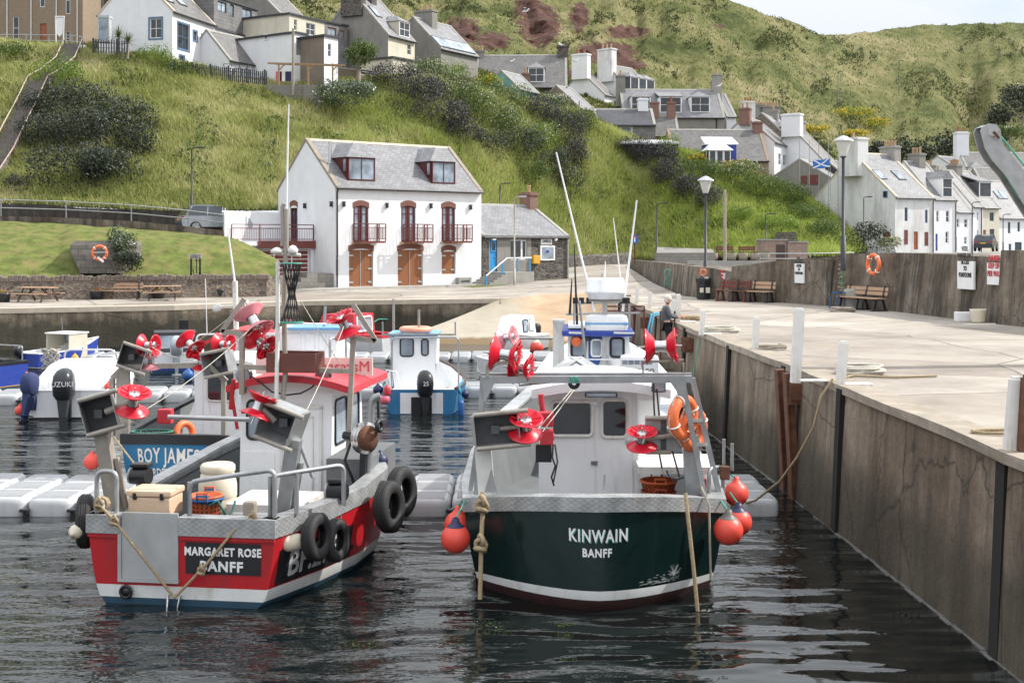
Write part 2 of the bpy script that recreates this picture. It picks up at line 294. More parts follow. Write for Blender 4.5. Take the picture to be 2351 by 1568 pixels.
WHITE = M('white_paint', (.78, .79, .80), .38, var=.05, sc=2, bmp=.04, dirt=.3, dcol=(.42, .38, .32), dsc=1.5, rust=.5)
CLEANW = M('clean_white_gelcoat', (.82, .83, .84), .28, var=.03, sc=1.5, bmp=.02, dirt=.22, dcol=(.46, .43, .37), dsc=2.2, rust=.32)
OLDW = M('weathered_white_paint', (.70, .69, .66), .6, var=.1, sc=5, bmp=.2, dirt=.6, dcol=(.30, .24, .17), dsc=3, rust=.7)
RED = M('red_hull_paint', (.42, .012, .018), .35, var=.12, sc=1.3, bmp=.05, dirt=.5, dcol=(.22, .03, .03), dsc=2, rust=.22)
ROOFRED = M('red_roof_paint', (.55, .03, .045), .4, var=.12, sc=2.5, bmp=.08, dirt=.25, dcol=(.6, .25, .25), dsc=3)
REEL = M('red_reel_plastic', (.58, .012, .03), .32, var=.15, sc=3, bmp=.03, spec=.5)
REELP = M('faded_pink_reel_plastic', (.72, .30, .33), .42, var=.12, sc=3, bmp=.03)
BUOY = M('orange_red_buoy_vinyl', (.74, .075, .05), .42, var=.1, sc=4, bmp=.04, dirt=.15, dcol=(.5, .12, .08), dsc=4)
ORANGE = M('orange_plastic', (.62, .13, .04), .5, var=.1, sc=4, dirt=.2, dcol=(.35, .10, .05))
LIFE = M('orange_lifebuoy_shell', (.78, .17, .05), .45, var=.08, sc=4, dirt=.2, dcol=(.6, .2, .12))
PINK = M('pink_buoy_vinyl', (.62, .12, .17), .42)
NAVY = M('navy_vinyl', (.012, .018, .07), .45)
BLUEB = M('mid_blue_vinyl', (.02, .10, .30), .42)
BLACK = M('black_paint', (.012, .013, .016), .4, var=.2)
RUBBER = M('tyre_rubber', (.016, .016, .017), .72, var=.25, sc=9, bmp=.25, dirt=.3, dcol=(.06, .055, .05))
GREEN = M('dark_green_hull_paint', (.0042, .017, .0165), .25, var=.2, sc=1.2, bmp=.03, dirt=.10, dcol=(.02, .03, .03), dsc=3, coat=.3)
ANTIRED = M('dark_red_antifouling', (.028, .006, .006), .7, var=.3, sc=4)
ANTIBLUE = M('dark_blue_antifouling', (.012, .05, .085), .6, var=.25, sc=3, dirt=.4, dcol=(.03, .05, .04))
STRIPE = M('white_boot_stripe', (.62, .63, .62), .5, var=.1, sc=3, dirt=.45, dcol=(.34, .28, .18), dsc=3)
BLUEH = M('blue_hull_paint', (.014, .15, .30), .35, var=.12, sc=1.5, bmp=.04, dirt=.1, dcol=(.05, .12, .2))
BLUEC = M('blue_clinker_paint', (.02, .16, .34), .45, var=.15, sc=2.5, bmp=.1, dirt=.25, dcol=(.2, .25, .28), dsc=2.5)
ROYAL = M('royal_blue_paint', (.02, .05, .30), .4, var=.1)
SKYB = M('pale_blue_paint', (.16, .36, .60), .5, var=.1)
GALV = M('galvanised_steel', (.36, .37, .375), .45, metal=.55, var=.2, sc=5, bmp=.06, dirt=.3, dcol=(.22, .19, .16), dsc=2.5)
ALU = M('dull_aluminium', (.46, .47, .475), .45, metal=.5, var=.15, sc=2.5, bmp=.05, dirt=.3, dcol=(.27, .25, .23), dsc=2)
STEEL = M('polished_steel', (.55, .55, .55), .22, metal=.9, var=.1)
DARKST = M('shaded_steel_box', (.10, .105, .11), .5, metal=.4, var=.25, sc=3, dirt=.3)
TANBAR = M('weathered_steel_bar', (.34, .31, .27), .55, metal=.25, var=.2, sc=6, dirt=.5, dcol=(.2, .11, .06), dsc=2)
RUST = M('rusty_steel', (.13, .055, .03), .85, var=.5, sc=7, bmp=.4, bd=.02)
CHECK = checkplate('chequered_aluminium'); GLASS = glass(); GLASSL = glass('pale_reflecting_glass', (.20, .24, .28), .08); GLASSB = glass('blue_tinted_glass', (.05, .08, .13), .06)
ROPE = M('tan_rope', (.33, .25, .15), .9, var=.3, sc=30, bmp=.6, bs=60, bd=.01); ROPEW = M('pale_rope', (.52, .49, .42), .9, var=.25, sc=30, bmp=.5, bs=60)
ROPEG = M('green_rope', (.07, .30, .22), .85, var=.3, sc=25, bmp=.5, bs=60); ROPEB = M('blue_rope', (.06, .30, .46), .85, var=.25, sc=25)
WOODG = M('grey_timber', (.30, .26, .21), .85, var=.25, sc=6, bmp=.4); WOODT = M('tan_composite_slats', (.42, .27, .17), .75, var=.15, sc=5, bmp=.2); WOODR = M('dark_red_stained_wood', (.14, .035, .025), .7, var=.2, sc=5)
WOODD = M('dark_stained_timber', (.075, .05, .042), .8, var=.25, sc=6, bmp=.3)
BARREL = M('off_white_plastic', (.66, .60, .48), .5, var=.08, sc=3, dirt=.3, dcol=(.35, .26, .16)); TAN = M('tan_cool_box_plastic', (.66, .48, .33), .5, var=.06, sc=3, dirt=.15, dcol=(.4, .3, .2))
GREYP = M('grey_float_plastic', (.46, .47, .48), .5, var=.1, sc=1.6, bmp=.08, dirt=.35, dcol=(.26, .26, .22), dsc=1.8)
HARL = M('white_harled_wall', (.74, .745, .76), .85, var=.05, sc=1.2, bmp=.35, bs=30, bd=.01, dirt=.22, dcol=(.48, .45, .40), dsc=.8, dlo=.54)
HARLG = M('stained_white_wall', (.66, .66, .65), .9, var=.08, sc=1, bmp=.35, bs=30, dirt=.6, dcol=(.36, .35, .33), dsc=.5, dlo=.47)
HARLB = M('brown_harled_wall', (.27, .205, .145), .95, var=.14, sc=3, bmp=.5, bs=40, dirt=.3, dcol=(.17, .13, .09), dsc=.6)
GREYR = M('grey_render_wall', (.235, .225, .205), .95, var=.14, sc=1.2, bmp=.4, bs=40, dirt=.4, dcol=(.13, .12, .11), dsc=.7)
BROWNR = M('brown_render_wall', (.20, .165, .13), .95, var=.14, sc=1.2, bmp=.4, bs=40, dirt=.3, dcol=(.12, .10, .08), dsc=.7)
CREAM = M('cream_wall', (.58, .54, .44), .9, var=.08, sc=1.5, bmp=.3, bs=40, dirt=.35, dcol=(.36, .32, .24), dsc=.8)
SLATE = slate('grey_slates', (.27, .27, .285), (.19, .19, .20), (.09, .09, .09), .34, .21, .5); SLATEO = slate('old_brown_slates', (.20, .19, .18), (.135, .13, .13), (.06, .06, .055), .32, .22, .35)
SLATED = slate('dark_slates', (.085, .085, .098), (.06, .06, .07), (.03, .03, .03), .3, .22, .1); TILEW = slate('grey_wall_slates', (.24, .235, .235), (.18, .175, .175), (.08, .08, .08), .4, .3, .15)
STONE = rubble('rubble_stone', [(.13, .10, .085), (.21, .17, .14), (.10, .085, .08), (.26, .21, .165)], (.24, .21, .175), 3.2); STONED = rubble('dark_rubble_stone', [(.07, .06, .055), (.13, .115, .10), (.05, .045, .042), (.18, .155, .13)], (.17, .155, .135), 2.6)
STONEQ = rubble('red_brown_rubble_stone', [(.15, .10, .08), (.24, .18, .14), (.10, .075, .065), (.28, .23, .18)], (.25, .22, .18), 3.6, 1.5, .8)
ASHLAR = blocks('weathered_sandstone_blocks', (.22, .20, .175), (.15, .135, .12), (.09, .085, .075), .85, .42, .02, .7, .4); BRICK = blocks('red_brick', (.26, .09, .055), (.19, .07, .05), (.3, .26, .22), .23, .08)
BLOCK = blocks('grey_concrete_blocks', (.26, .245, .22), (.22, .205, .185), (.17, .16, .15), .45, .22, .012, .4, .2); PINKBLK = blocks('pink_stone_blocks', (.36, .25, .20), (.29, .21, .17), (.22, .18, .15), .5, .22, .015, .6, .25)
BRICKF = M('soldier_brick_arch', (.18, .08, .058), .85, var=.3, sc=9, bmp=.3); MAROON = M('dark_maroon_paint', (.085, .012, .014), .45, var=.15, sc=4); MAROONL = M('red_brown_paint', (.145, .036, .03), .5, var=.15, sc=4)
DOORW = boards('brown_timber_boarding', (.27, .10, .035), .105, .55, 0, .16); GARAGE = boards('red_slatted_door', (.24, .045, .04), .11, .6, 1, .15); WBOARD = boards('white_weatherboard', (.72, .73, .74), .18, .6, 1, .05, .7); TEAL = boards('teal_weatherboard', (.16, .36, .34), .2, .7, 1, .08, .7)
BLUEP = M('blue_window_paint', (.09, .16, .26), .5); DOORB = M('bright_blue_paint', (.02, .27, .60), .45); FRAMEW = M('white_window_frame', (.78, .78, .78), .45, var=.04); CHARC = M('charcoal_paint', (.03, .032, .04), .55); YELLOW = M('yellow_plastic', (.62, .33, .03), .45)
POT = M('buff_chimney_pot', (.40, .26, .16), .85, var=.2, sc=5); POTR = M('red_chimney_pot', (.26, .09, .055), .85, var=.2, sc=5); CONC = M('grey_concrete', (.30, .29, .265), .92, var=.16, sc=2, bmp=.4, dirt=.4, dcol=(.16, .15, .13), dsc=1); SKEWM = M('weathered_skew_stone', (.27, .23, .185), .9, var=.2, sc=4, bmp=.4)
COPING = M('buff_ridge_stone', (.50, .43, .34), .9, var=.15, sc=3, bmp=.3, dirt=.3, dcol=(.25, .22, .17))
QUAYW = concrete('old_quay_wall', (.24, .19, .135), (.50, .42, .32), .6, (.04, .037, .025), .35, .9, 1.0, .2, .45); PIERW = concrete('stained_pier_wall', (.24, .185, .132), (.48, .39, .30), .55, (.06, .048, .036), .35, .65, .8, .25, .5); PARAP = concrete('weathered_parapet', (.17, .14, .11), (.38, .325, .26), .8, (.045, .037, .028), .55, 0, 0, .2, .6)
def deck_mat():
    m, t, b, N, K = nodes('worn_concrete_deck'); co = coords(N, K); r = ramp(N, [(.32, (.22, .19, .16)), (.5, (.34, .305, .26)), (.66, (.43, .40, .35))]); K(noise(N, K, co, .35, 10, .68), r.inputs[0])
    v = N('TexVoronoi'); v.feature = 'DISTANCE_TO_EDGE'; v.inputs['Scale'].default_value = .19; K(mix(N, K, .5, co, noise(N, K, co, .5, 5), 'ADD'), v.inputs[0]); e = ramp(N, [(0, (.95, .95, .95)), (.011, (0, 0, 0))]); K(v.outputs['Distance'], e.inputs[0])
    o = mix(N, K, e.outputs[0], r.outputs[0], (.13, .115, .10)); v1 = N('TexVoronoi'); v1.inputs['Scale'].default_value = .19; K(mix(N, K, .5, co, noise(N, K, co, .5, 5), 'ADD'), v1.inputs[0]); h = ramp(N, [(0, (.74, .71, .69)), (1, (1.12, 1.12, 1.12))]); sp = N('SeparateColor'); K(v1.outputs['Color'], sp.inputs[0]); K(sp.outputs[0], h.inputs[0])
    o = mix(N, K, 1, o, h.outputs[0], 'MULTIPLY'); d = ramp(N, [(.6, (0, 0, 0)), (.72, (.45,)*3)]); K(noise(N, K, co, .22, 8, .6), d.inputs[0]); o = mix(N, K, d.outputs[0], o, (.34, .235, .14))
    K(o, b.inputs['Base Color']); b.inputs['Roughness'].default_value = .92; bump(N, K, b, noise(N, K, co, 22, 5, .7), .35, .015); return m
DECK = deck_mat()
def slip_mat():
    m, t, b, N, K = nodes('sandy_slipway'); co = coords(N, K); g = N('NewGeometry'); sp = N('SeparateXYZ'); K(g.outputs['Position'], sp.inputs[0])
    r = ramp(N, [(.3, (.27, .235, .18)), (.7, (.40, .36, .29))]); K(noise(N, K, co, .5, 9, .65), r.inputs[0])
    s = ramp(N, [(.3, (.32, .21, .125)), (.7, (.45, .33, .215))]); K(noise(N, K, co, .9, 8, .6), s.inputs[0])
    a = N('Math', operation='MULTIPLY_ADD'); K(noise(N, K, co, .25, 6, .6), a.inputs[0]); a.inputs[1].default_value = 9; K(sp.outputs[0], a.inputs[2]); k = ramp(N, [(.45, (0, 0, 0)), (.6, (1, 1, 1))]); mr = N('MapRange'); mr.inputs[1].default_value = 0; mr.inputs[2].default_value = 10; K(a.outputs[0], mr.inputs[0]); K(mr.outputs[0], k.inputs[0])
    o = mix(N, K, k.outputs[0], r.outputs[0], s.outputs[0]); wz = ramp(N, [(0, (1, 1, 1)), (.14, (0, 0, 0))]); wm = N('Math', operation='MULTIPLY_ADD'); K(noise(N, K, co, 1.2, 5), wm.inputs[0]); wm.inputs[1].default_value = -.35; K(sp.outputs[2], wm.inputs[2]); K(wm.outputs[0], wz.inputs[0]); o = mix(N, K, wz.outputs[0], o, (.16, .105, .05))
    K(o, b.inputs['Base Color']); b.inputs['Roughness'].default_value = .85; bump(N, K, b, noise(N, K, co, 9, 6, .7), .4, .03); return m
SLIP = slip_mat()
def water_mat():
    m, t, b, N, K = nodes('harbour_water'); co = coords(N, K)
    b.inputs['Base Color'].default_value = (.006, .0085, .008, 1); b.inputs['Roughness'].default_value = .03; b.inputs['IOR'].default_value = 1.333; b.inputs['Specular IOR Level'].default_value = .85
    g = N('NewGeometry'); sp = N('SeparateXYZ'); K(g.outputs['Position'], sp.inputs[0])
    mr = N('MapRange'); mr.inputs[1].default_value = 15; mr.inputs[2].default_value = 24; mr.inputs[3].default_value = .16; mr.inputs[4].default_value = 1; K(sp.outputs[1], mr.inputs[0])
    ml = N('MapRange'); ml.inputs[1].default_value = -1.5; ml.inputs[2].default_value = .4; ml.inputs[3].default_value = 1; ml.inputs[4].default_value = 0; K(sp.outputs[0], ml.inputs[0])
    mxm = N('Math', operation='MAXIMUM'); K(mr.outputs[0], mxm.inputs[0]); K(ml.outputs[0], mxm.inputs[1])
    fine = N('Math', operation='MULTIPLY'); K(noise(N, K, coords(N, K, 'Object', (.8, 1.5, 1)), 2.6, 3, .55), fine.inputs[0]); K(mxm.outputs[0], fine.inputs[1])
    sm = N('Math', operation='MULTIPLY'); K(fine.outputs[0], sm.inputs[0]); sm.inputs[1].default_value = .25
    ad = N('Math', operation='ADD'); K(noise(N, K, coords(N, K, 'Object', (.5, 1.5, 1)), .95, 1.5, .45), ad.inputs[0]); K(sm.outputs[0], ad.inputs[1])
    bump(N, K, b, ad.outputs[0], 1.0, .21); return m
WATER = water_mat()
G_TALL = [(.12, (.12, .14, .042)), (.36, (.275, .305, .088)), (.58, (.46, .46, .20)), (.82, (.74, .64, .45))]
GRASS = foliage('tall_grass', G_TALL, .7, .16, .22, .15); GRASSL = foliage('lime_grass', [(.1, (.14, .20, .035)), (.4, (.31, .39, .08)), (.7, (.48, .53, .16)), (.95, (.68, .62, .34))], .7, .2, .28, .15)
GRASSF = foliage('far_hill_grass', [(.18, (.032, .048, .012)), (.4, (.085, .108, .028)), (.62, (.155, .165, .052)), (.9, (.26, .235, .11))], .8, .04, .3, .1)
SCRUB = foliage('hill_scrub_leaves', [(.1, (.03, .04, .013)), (.5, (.07, .085, .03)), (.85, (.13, .14, .06)), (1, (.30, .29, .2))], .7, .4, .2, .2)
def hill_mat():
    m, t, b, N, K = nodes('hill_turf'); co = coords(N, K); n = noise(N, K, co, .06, 10, .66); n2 = noise(N, K, co, .5, 8, .7); s = N('Math', operation='MULTIPLY_ADD'); K(n2, s.inputs[0]); s.inputs[1].default_value = .5; K(n, s.inputs[2])
    r = ramp(N, [(.50, (.028, .036, .011)), (.64, (.07, .083, .025)), (.77, (.13, .13, .05)), (.92, (.22, .19, .10))]); K(s.outputs[0], r.inputs[0])
    at = N('Attribute'); at.attribute_name = 'rock'; nr = noise(N, K, coords(N, K, 'Object', (1, 1, 1.6)), .55, 10, .75); am = N('Math', operation='MULTIPLY_ADD'); K(nr, am.inputs[0]); am.inputs[1].default_value = 1.6; K(at.outputs['Fac'], am.inputs[2]); k = ramp(N, [(1.0, (0, 0, 0)), (1.0, (1, 1, 1))]); mr = N('MapRange'); mr.inputs[1].default_value = 1.32; mr.inputs[2].default_value = 1.46; K(am.outputs[0], mr.inputs[0])
    rc = ramp(N, [(.3, (.035, .02, .016)), (.55, (.085, .043, .034)), (.75, (.16, .105, .08))]); K(noise(N, K, coords(N, K, 'Object', (.6, .6, 2.5)), .6, 9, .7), rc.inputs[0])
    K(mix(N, K, mr.outputs[0], r.outputs[0], rc.outputs[0]), b.inputs['Base Color']); b.inputs['Roughness'].default_value = .95; b.inputs['Specular IOR Level'].default_value = .15; bump(N, K, b, s.outputs[0], 1, .5); return m
HILL = hill_mat()
LAWN = M('mown_grass', (.105, .128, .032), .95, var=.5, sc=1.6, bmp=.6, dirt=.75, dcol=(.20, .165, .07), dsc=.9, dlo=.46, spec=.15, bd=.03)
L_DARK = foliage('dark_glossy_leaves', [(.15, (.010, .016, .010)), (.45, (.026, .036, .020)), (.75, (.05, .062, .036)), (1, (.09, .10, .07))], .5, .8, .1, .35)
L_PURP = foliage('purple_green_leaves', [(.15, (.014, .016, .013)), (.42, (.030, .033, .028)), (.64, (.058, .050, .060)), (1, (.11, .09, .125))], .55, .9, .08, .3)
L_MID = foliage('mid_green_leaves', [(.1, (.028, .05, .010)), (.45, (.065, .105, .02)), (.75, (.12, .17, .035)), (1, (.18, .22, .07))], .5, .7, .3)
L_LIME = foliage('lime_green_leaves', [(.1, (.05, .09, .012)), (.45, (.12, .19, .02)), (.8, (.21, .29, .04)), (1, (.28, .34, .08))], .5, .7, .3)
L_IVY = foliage('ivy_leaves', [(.1, (.02, .035, .014)), (.5, (.06, .09, .035)), (.8, (.14, .17, .09)), (1, (.30, .32, .24))], .32, .9, .1, .7)
L_RED = foliage('wine_red_leaves', [(.1, (.03, .008, .012)), (.6, (.085, .02, .03)), (1, (.14, .05, .06))], .5, .9, .2); L_PINE = foliage('pine_needles', [(.1, (.014, .022, .012)), (.6, (.035, .05, .022)), (1, (.07, .08, .04))], .6, .9, .1)
FLW = foliage('white_flowers', [(0, (.45, .43, .28)), (1, (.62, .6, .48))], .7, .9, .2); FLY = foliage('yellow_flowers', [(0, (.58, .36, .015)), (1, (.72, .52, .04))], .7, .9, .2); FLM = foliage('mixed_bedding_flowers', [(0, (.6, .25, .03)), (.4, (.7, .42, .03)), (.7, (.5, .04, .08)), (1, (.65, .5, .5))], .7, 3, .2)
SKIN = M('skin', (.52, .29, .21), .6, var=.06); HAIR = M('grey_white_hair', (.62, .58, .52), .8, var=.15, sc=20, bmp=.5); HOOD = M('grey_hooded_top', (.10, .11, .12), .9, var=.12, sc=6, bmp=.3); TROUS = M('black_trousers', (.012, .012, .016), .85)
# ---------- setting: water, quays, pier, slipway, hill ----------
from mathutils import noise as mn
def struct(name, mb, mats, parent=None):
    o = obj(name, mb, mats, parent); o['kind'] = 'structure'; return o
def sub(pts, k):                                       # subdivide polyline
    o = []
    for a, b in zip(pts[:-1], pts[1:]): o += [Vector(a).lerp(Vector(b), i/k) for i in range(k)]
    return o+[Vector(pts[-1])]
mb = MB(); mb.b0(-700, 700, -300, 1200, -3.2, 0); struct('water', mb, WATER)
QE = [G(-420, 716, 1.9), G(0, 709, 1.9), G(400, 702, 1.9), G(690, 692, 1.92), G(1000, 688, 1.95), G(1150, 686, 1.98)]   # quay edge
SB = [G(-420, 694, 2.0), G(0, 690, 2.0), G(612, 681, 2.0)]                                                              # foot of the stone wall
HC = Vector((-10.9, 79, 2.08)); HTH = R(40); HD = Vector((math.cos(HTH), math.sin(HTH), 0)); HB = Vector((-math.sin(HTH), math.cos(HTH), 0)); HL = 11.5
HE = HC+HD*HL; OC = HE+HD*.02; OE = Vector((3.95, 91.5, 2.35))
PE = [(6.9, -8), (6.35, 5), (6.02, 13.9), (5.95, 15.4), (5.72, 22.3), (5.62, 26.5), (5.45, 30), (5.1, 38.3), (5.0, 46), (4.9, 54.4), (4.95, 58), (5.3, 63)]  # pier edge
PB = [((1445, 612, 2.9), 3.45, 'a'), ((1500, 640, 2.7), 3.72, 'a'), ((1560, 668, 2.55), 3.84, 'a'), ((1563, 677, 2.5), 3.85, 'b'), ((1673, 690, 2.5), 3.72, 'b')]
SLT = [G(1150, 687, 1.97), G(1250, 676, 2.1), G(1340, 672, 2.2), Vector((5.3, 66, 2.3))]        # top of the slipway
d = MB()
d.poly([Vector(p)+Vector((0, .0, 0)) for p in QE[:4]]+[Vector((HC.x-.5, HC.y-1, 2.08)), SB[2], SB[1], SB[0]])
d.poly([QE[3], QE[4], QE[5], SLT[1], SLT[2], HE-Vector((0, .5, 0)), HC-Vector((.5, 1, 0))])
d.poly([SLT[2], SLT[3], G(1500, 650, 2.55), G(1440, 612, 2.9), G(1440, 598, 3.05), G(1310, 603, 3.0), OE, OC, HE-Vector((0, .5, 0))])
d.add([OE, G(1310, 603, 3.0), Vector((-2, 112, 3)), OC], [(0, 1, 2, 3)])
struct('quay_road', d, DECK)
base_r = [G(1500, 650, 2.55), G(1563, 679, 2.5), G(1673, 691, 2.5), G(1801, 695, 2.5), G(1934, 705, 2.5), G(2043, 714, 2.5), G(2166, 729, 2.5), G(2286, 742, 2.5), G(2351, 748, 2.5), Vector((17, 30, 2.5)), Vector((22, -8, 2.5))]
d = MB(); pe3 = [Vector((x, y, 2.5 if y < 56 else lerp(2.5, 2.3, (y-56)/10))) for x, y in PE]
d.poly(pe3+[SLT[3]]+base_r); struct('pier_deck', d, DECK)
d = MB()                                               # slipway as one sheet running under the water
tp = sub([QE[5], SLT[1], SLT[2], SLT[3]], 4); bt = sub([G(880, 787, 0), G(1150, 792, 0), G(1290, 798, 0), Vector((5.0, 58, 0))], 4)
rows = []
for i in range(13): rows.append([Vector(a).lerp(Vector(b), i/8)-Vector((0, 0, .12*math.sin(math.pi*min(i/8, 1)))) for a, b in zip(tp, bt)])
d.loft(rows, False, False, True); struct('slipway', d, SLIP)
# harbour walls
def wall_face(name, label, top, base_drop, mat, batter, thick=1.0, side=-1, cope=None):
    t = thing(name, label, 'harbour wall'); m = MB(); top = sub(top, 6); fr, bk = [], []
    for i, p in enumerate(top):
        a, b = top[max(i-1, 0)], top[min(i+1, len(top)-1)]; nrm = (b-a).cross(Vector((0, 0, 1))).normalized()*side
        fr.append([p+nrm*.0-Vector((0, 0, .003)), p+nrm*batter*.5+Vector((0, 0, -p.z*.5)), p+nrm*batter+Vector((0, 0, -p.z)), p+nrm*(batter*1.4)+Vector((0, 0, -p.z-1.5))])
    m.loft(fr, False, False); obj('wall_face', m, mat, t)
    if cope:
        m = MB(); rs = []
        for i, p in enumerate(top):
            a, b = top[max(i-1, 0)], top[min(i+1, len(top)-1)]; nrm = (b-a).cross(Vector((0, 0, 1))).normalized()*side
            rs.append([p+nrm*.04+Vector((0, 0, -.22)), p-nrm*.7+Vector((0, 0, -.22)), p-nrm*.7+Vector((0, 0, .02)), p+nrm*.04+Vector((0, 0, .02))])
        m.loft(rs, True); obj('coping', m, cope, t)
    return t
qw = wall_face('quay_wall', 'stained old quay wall below the picnic tables', QE, 1.9, QUAYW, .15, side=1, cope=COPING)
m = MB(); q = G(416, 745, 1.1); m.box(q+Vector((.12, -.03, 0)), (.42, .3, .42), R(17)); obj('drain_hole', m, BLACK, qw)
SW_T = [Vector(p)+Vector((0, 0, 1.9-p.z)) for p in (QE[5], G(1100, 705, 1.3), G(960, 745, .7), G(880, 787, .05))]
DJ = M('dark_joint', (.014, .012, .01), .95); pw = thing('pier_wall', 'tall stained concrete pier wall with vertical joints', 'pier wall')
joints = [4.0, 15.35, 22.1, 26.2, 31.5, 37.6, 44, 51, 60]
def pex(y):
    ys = [p[1] for p in PE]; xs = [p[0] for p in PE]; return float(np.interp(y, ys, xs))
m = MB(); ys = [-8]+joints
for i in range(len(ys)-1):
    y0, y1 = ys[i], ys[i+1]; off = -.10 if i == 0 else -.05*(hashn(i) > .5)
    seg = [y0+(y1-y0)*k/6 for k in range(7)]; r = []
    for y in seg:
        x = pex(y)+off; r.append([Vector((x, y, 2.497)), Vector((x-.07, y, 1.25)), Vector((x-.14, y, 0)), Vector((x-.2, y, -1.5))])
    m.loft(r, False, False); 
    for y in (y0, y1):
        x = pex(y)+off; m.poly([(x, y, 2.497), (x+.5, y, 2.497), (x+.3, y, -1.5), (x-.2, y, -1.5)])
    x0 = pex(y1)+.3; xj = pex(ys[i+1])-(.07 if i else .1)
    g = MB(); g.loft([[(xj-.02, ys[i+1]-.13, 2.46), (xj-.165, ys[i+1]-.13, -1), (xj-.165, ys[i+1]+.15, -1), (xj-.02, ys[i+1]+.15, 2.46)], [(xj+.3, ys[i+1]-.13, 2.46), (xj+.1, ys[i+1]-.13, -1), (xj+.1, ys[i+1]+.15, -1), (xj+.3, ys[i+1]+.15, 2.46)]], True); obj('joint', g, DJ, pw)
obj('wall_face', m, PIERW, pw)
def deckz(x, y): return 2.5
m = MB(); r = []                                       # worn lip along the pier edge
for i in range(61):
    y = -8+i*66/60; x = pex(y)-.12*(y < 15.35)-.03*(y > 15.35); w1 = .03*math.sin(y*7.3)+.02*math.sin(y*17)
    r.append([Vector((x-.04+w1*.4, y, 2.38)), Vector((x-.04+w1, y, 2.52)), Vector((x+.5, y, 2.515)), Vector((x+.5, y, 2.38))])
m.loft(r, True); obj('edge_lip', m, M('worn_concrete_lip', (.29, .25, .20), .95, var=.3, sc=3, bmp=.5, dirt=.5, dcol=(.22, .18, .13)), pw)
for px, Y in ((1803, 25.6), (1824, 24.9)):
    m = MB(); x = pex(Y)-.16; m.box((x-.02, Y, .45), (.16, .2, 4.0), ry=R(-3)); m.box((x-.09, Y, .45), (.03, .3, 4.0), ry=R(-3)); obj('steel_pile', m, RUST, pw)
for y in (24.95, 46.5, 36.6):
    m = MB(); x = pex(y); m.box((x-.16, y, 2.0), (.2, .55, .12)); m.box((x-.16, y+.2, 2.05), (.3, .1, .4)); m.box((x-.16, y-.2, 2.05), (.3, .1, .4)); obj('guide_bracket', m, RUST, pw)
slw = wall_face('quay_wall', 'tapering broken wall end beside the sandy slipway', [G(690, 692, 1.85), G(1000, 688, 1.9), G(1148, 686, 1.92)], 1.9, QUAYW, .2, side=1)
# parapet along the pier
pp = thing('parapet_wall', 'long streaked concrete parapet along the pier', 'wall')
def wallseg(pts, tops, th=.9, bat=.18):                # pts: foot line from far to near; the wall stands to its right
    m = MB(); pts = [Vector(p) for p in pts]; r = []
    for i, p in enumerate(pts):
        a, b = pts[max(i-1, 0)], pts[min(i+1, len(pts)-1)]; n = (b-a).cross(Vector((0, 0, 1))).normalized()
        q = Vector((p.x, p.y, tops[i])); r.append([p-n*0+Vector((0, 0, -.3)), q-n*-0-n*bat, q-n*(th), p-n*(th+.1)+Vector((0, 0, -.3))])
    m.loft(r, True); return m
S1 = [G(1445, 612, 2.9), G(1500, 640, 2.7), G(1540, 660, 2.58), G(1562, 671, 2.52)]
obj('wall_section', wallseg(S1, [3.45, 3.74, 3.82, 3.86], .7), PARAP, pp)
obj('wall_section', wallseg([G(1563, 677, 2.5), G(1620, 686, 2.5), G(1672, 690, 2.5)], [3.87, 3.86, 3.72], 1.6), PARAP, pp)
obj('wall_section', wallseg([G(1674, 690, 2.5), G(1801, 695, 2.5), G(1903, 702.5, 2.5)], [3.93, 4.27, 4.42], 1.2), PARAP, pp)
obj('wall_section', wallseg([G(1904, 702.5, 2.5), G(1934, 705, 2.5), G(2043, 714, 2.5), G(2166, 729, 2.5), G(2285, 742, 2.5)], [4.5, 4.53, 4.6, 4.58, 4.5], 1.4, .3), PARAP, pp)
obj('wall_section', wallseg([G(2285, 744, 2.5), G(2351, 751, 2.5), Vector((17, 30, 2.5)), Vector((22, -8, 2.5))], [4.74, 4.74, 4.74, 4.74], 1.5, .2), PARAP, pp)
m = MB(); m.poly([G(1445, 598, 3.2), Vector((9, 80, 3.3)), Vector((10.5, 62, 3.3)), Vector((16, 48, 3.4)), Vector((19, 30, 3.4)), Vector((90, 30, 3.6)), Vector((90, 150, 3.9)), Vector((34, 140, 3.9)), G(1310, 590, 3.4)])
struct('shore_road', m, M('pale_asphalt', (.24, .23, .215), .95, var=.15, sc=1, bmp=.3))
# stone wall, lawn, upper road
SWT = [SB[0]+Vector((0, .15, 1.05)), SB[1]+Vector((0, .15, 1.07)), SB[2]+Vector((0, .15, 1.08))]
m = MB(); r = []
for p in sub(SB, 8): r.append([p+Vector((0, 0, -.1)), p+Vector((0, .08, .98)), p+Vector((0, .6, .98)), p+Vector((0, .6, -.1))])
m.loft(r, True); sw = thing('stone_wall', 'low rubble wall with upright coping stones below the lawn', 'wall'); obj('wall_face', m, STONEQ, sw)
m = MB(); pts = sub(SB, 60)
for i, p in enumerate(pts):
    h = .14+.14*hashn(i, 3); m.bbox(p+Vector((0, .3, .98+h/2)), (.16+.1*hashn(i, 1), .5, h+.06), .03, R(8), 0, R(14*(hashn(i, 2)-.5)))
obj('coping', m, M('dark_coping_stone', (.20, .165, .14), .95, var=.35, sc=4, bmp=.6), sw)
def lawn_z(px, t):
    b = lerp(Vector(P(px, 642-7*px/612, 65.9+5.3*px/612)), Vector(P(px, 508+38*(max(px, 0)/560)**1.3, 74.5+2.6*px/612)), t)
    b.z += .55*math.sin(math.pi*t)*(1-.4*(px < 150))+.10*mn.noise(Vector((px*.02, t*4, 0)))
    if px > 520: b.z -= ((px-520)/110)**1.5*1.3*math.sin(min(t*2, 1)*1.57)*t
    return b
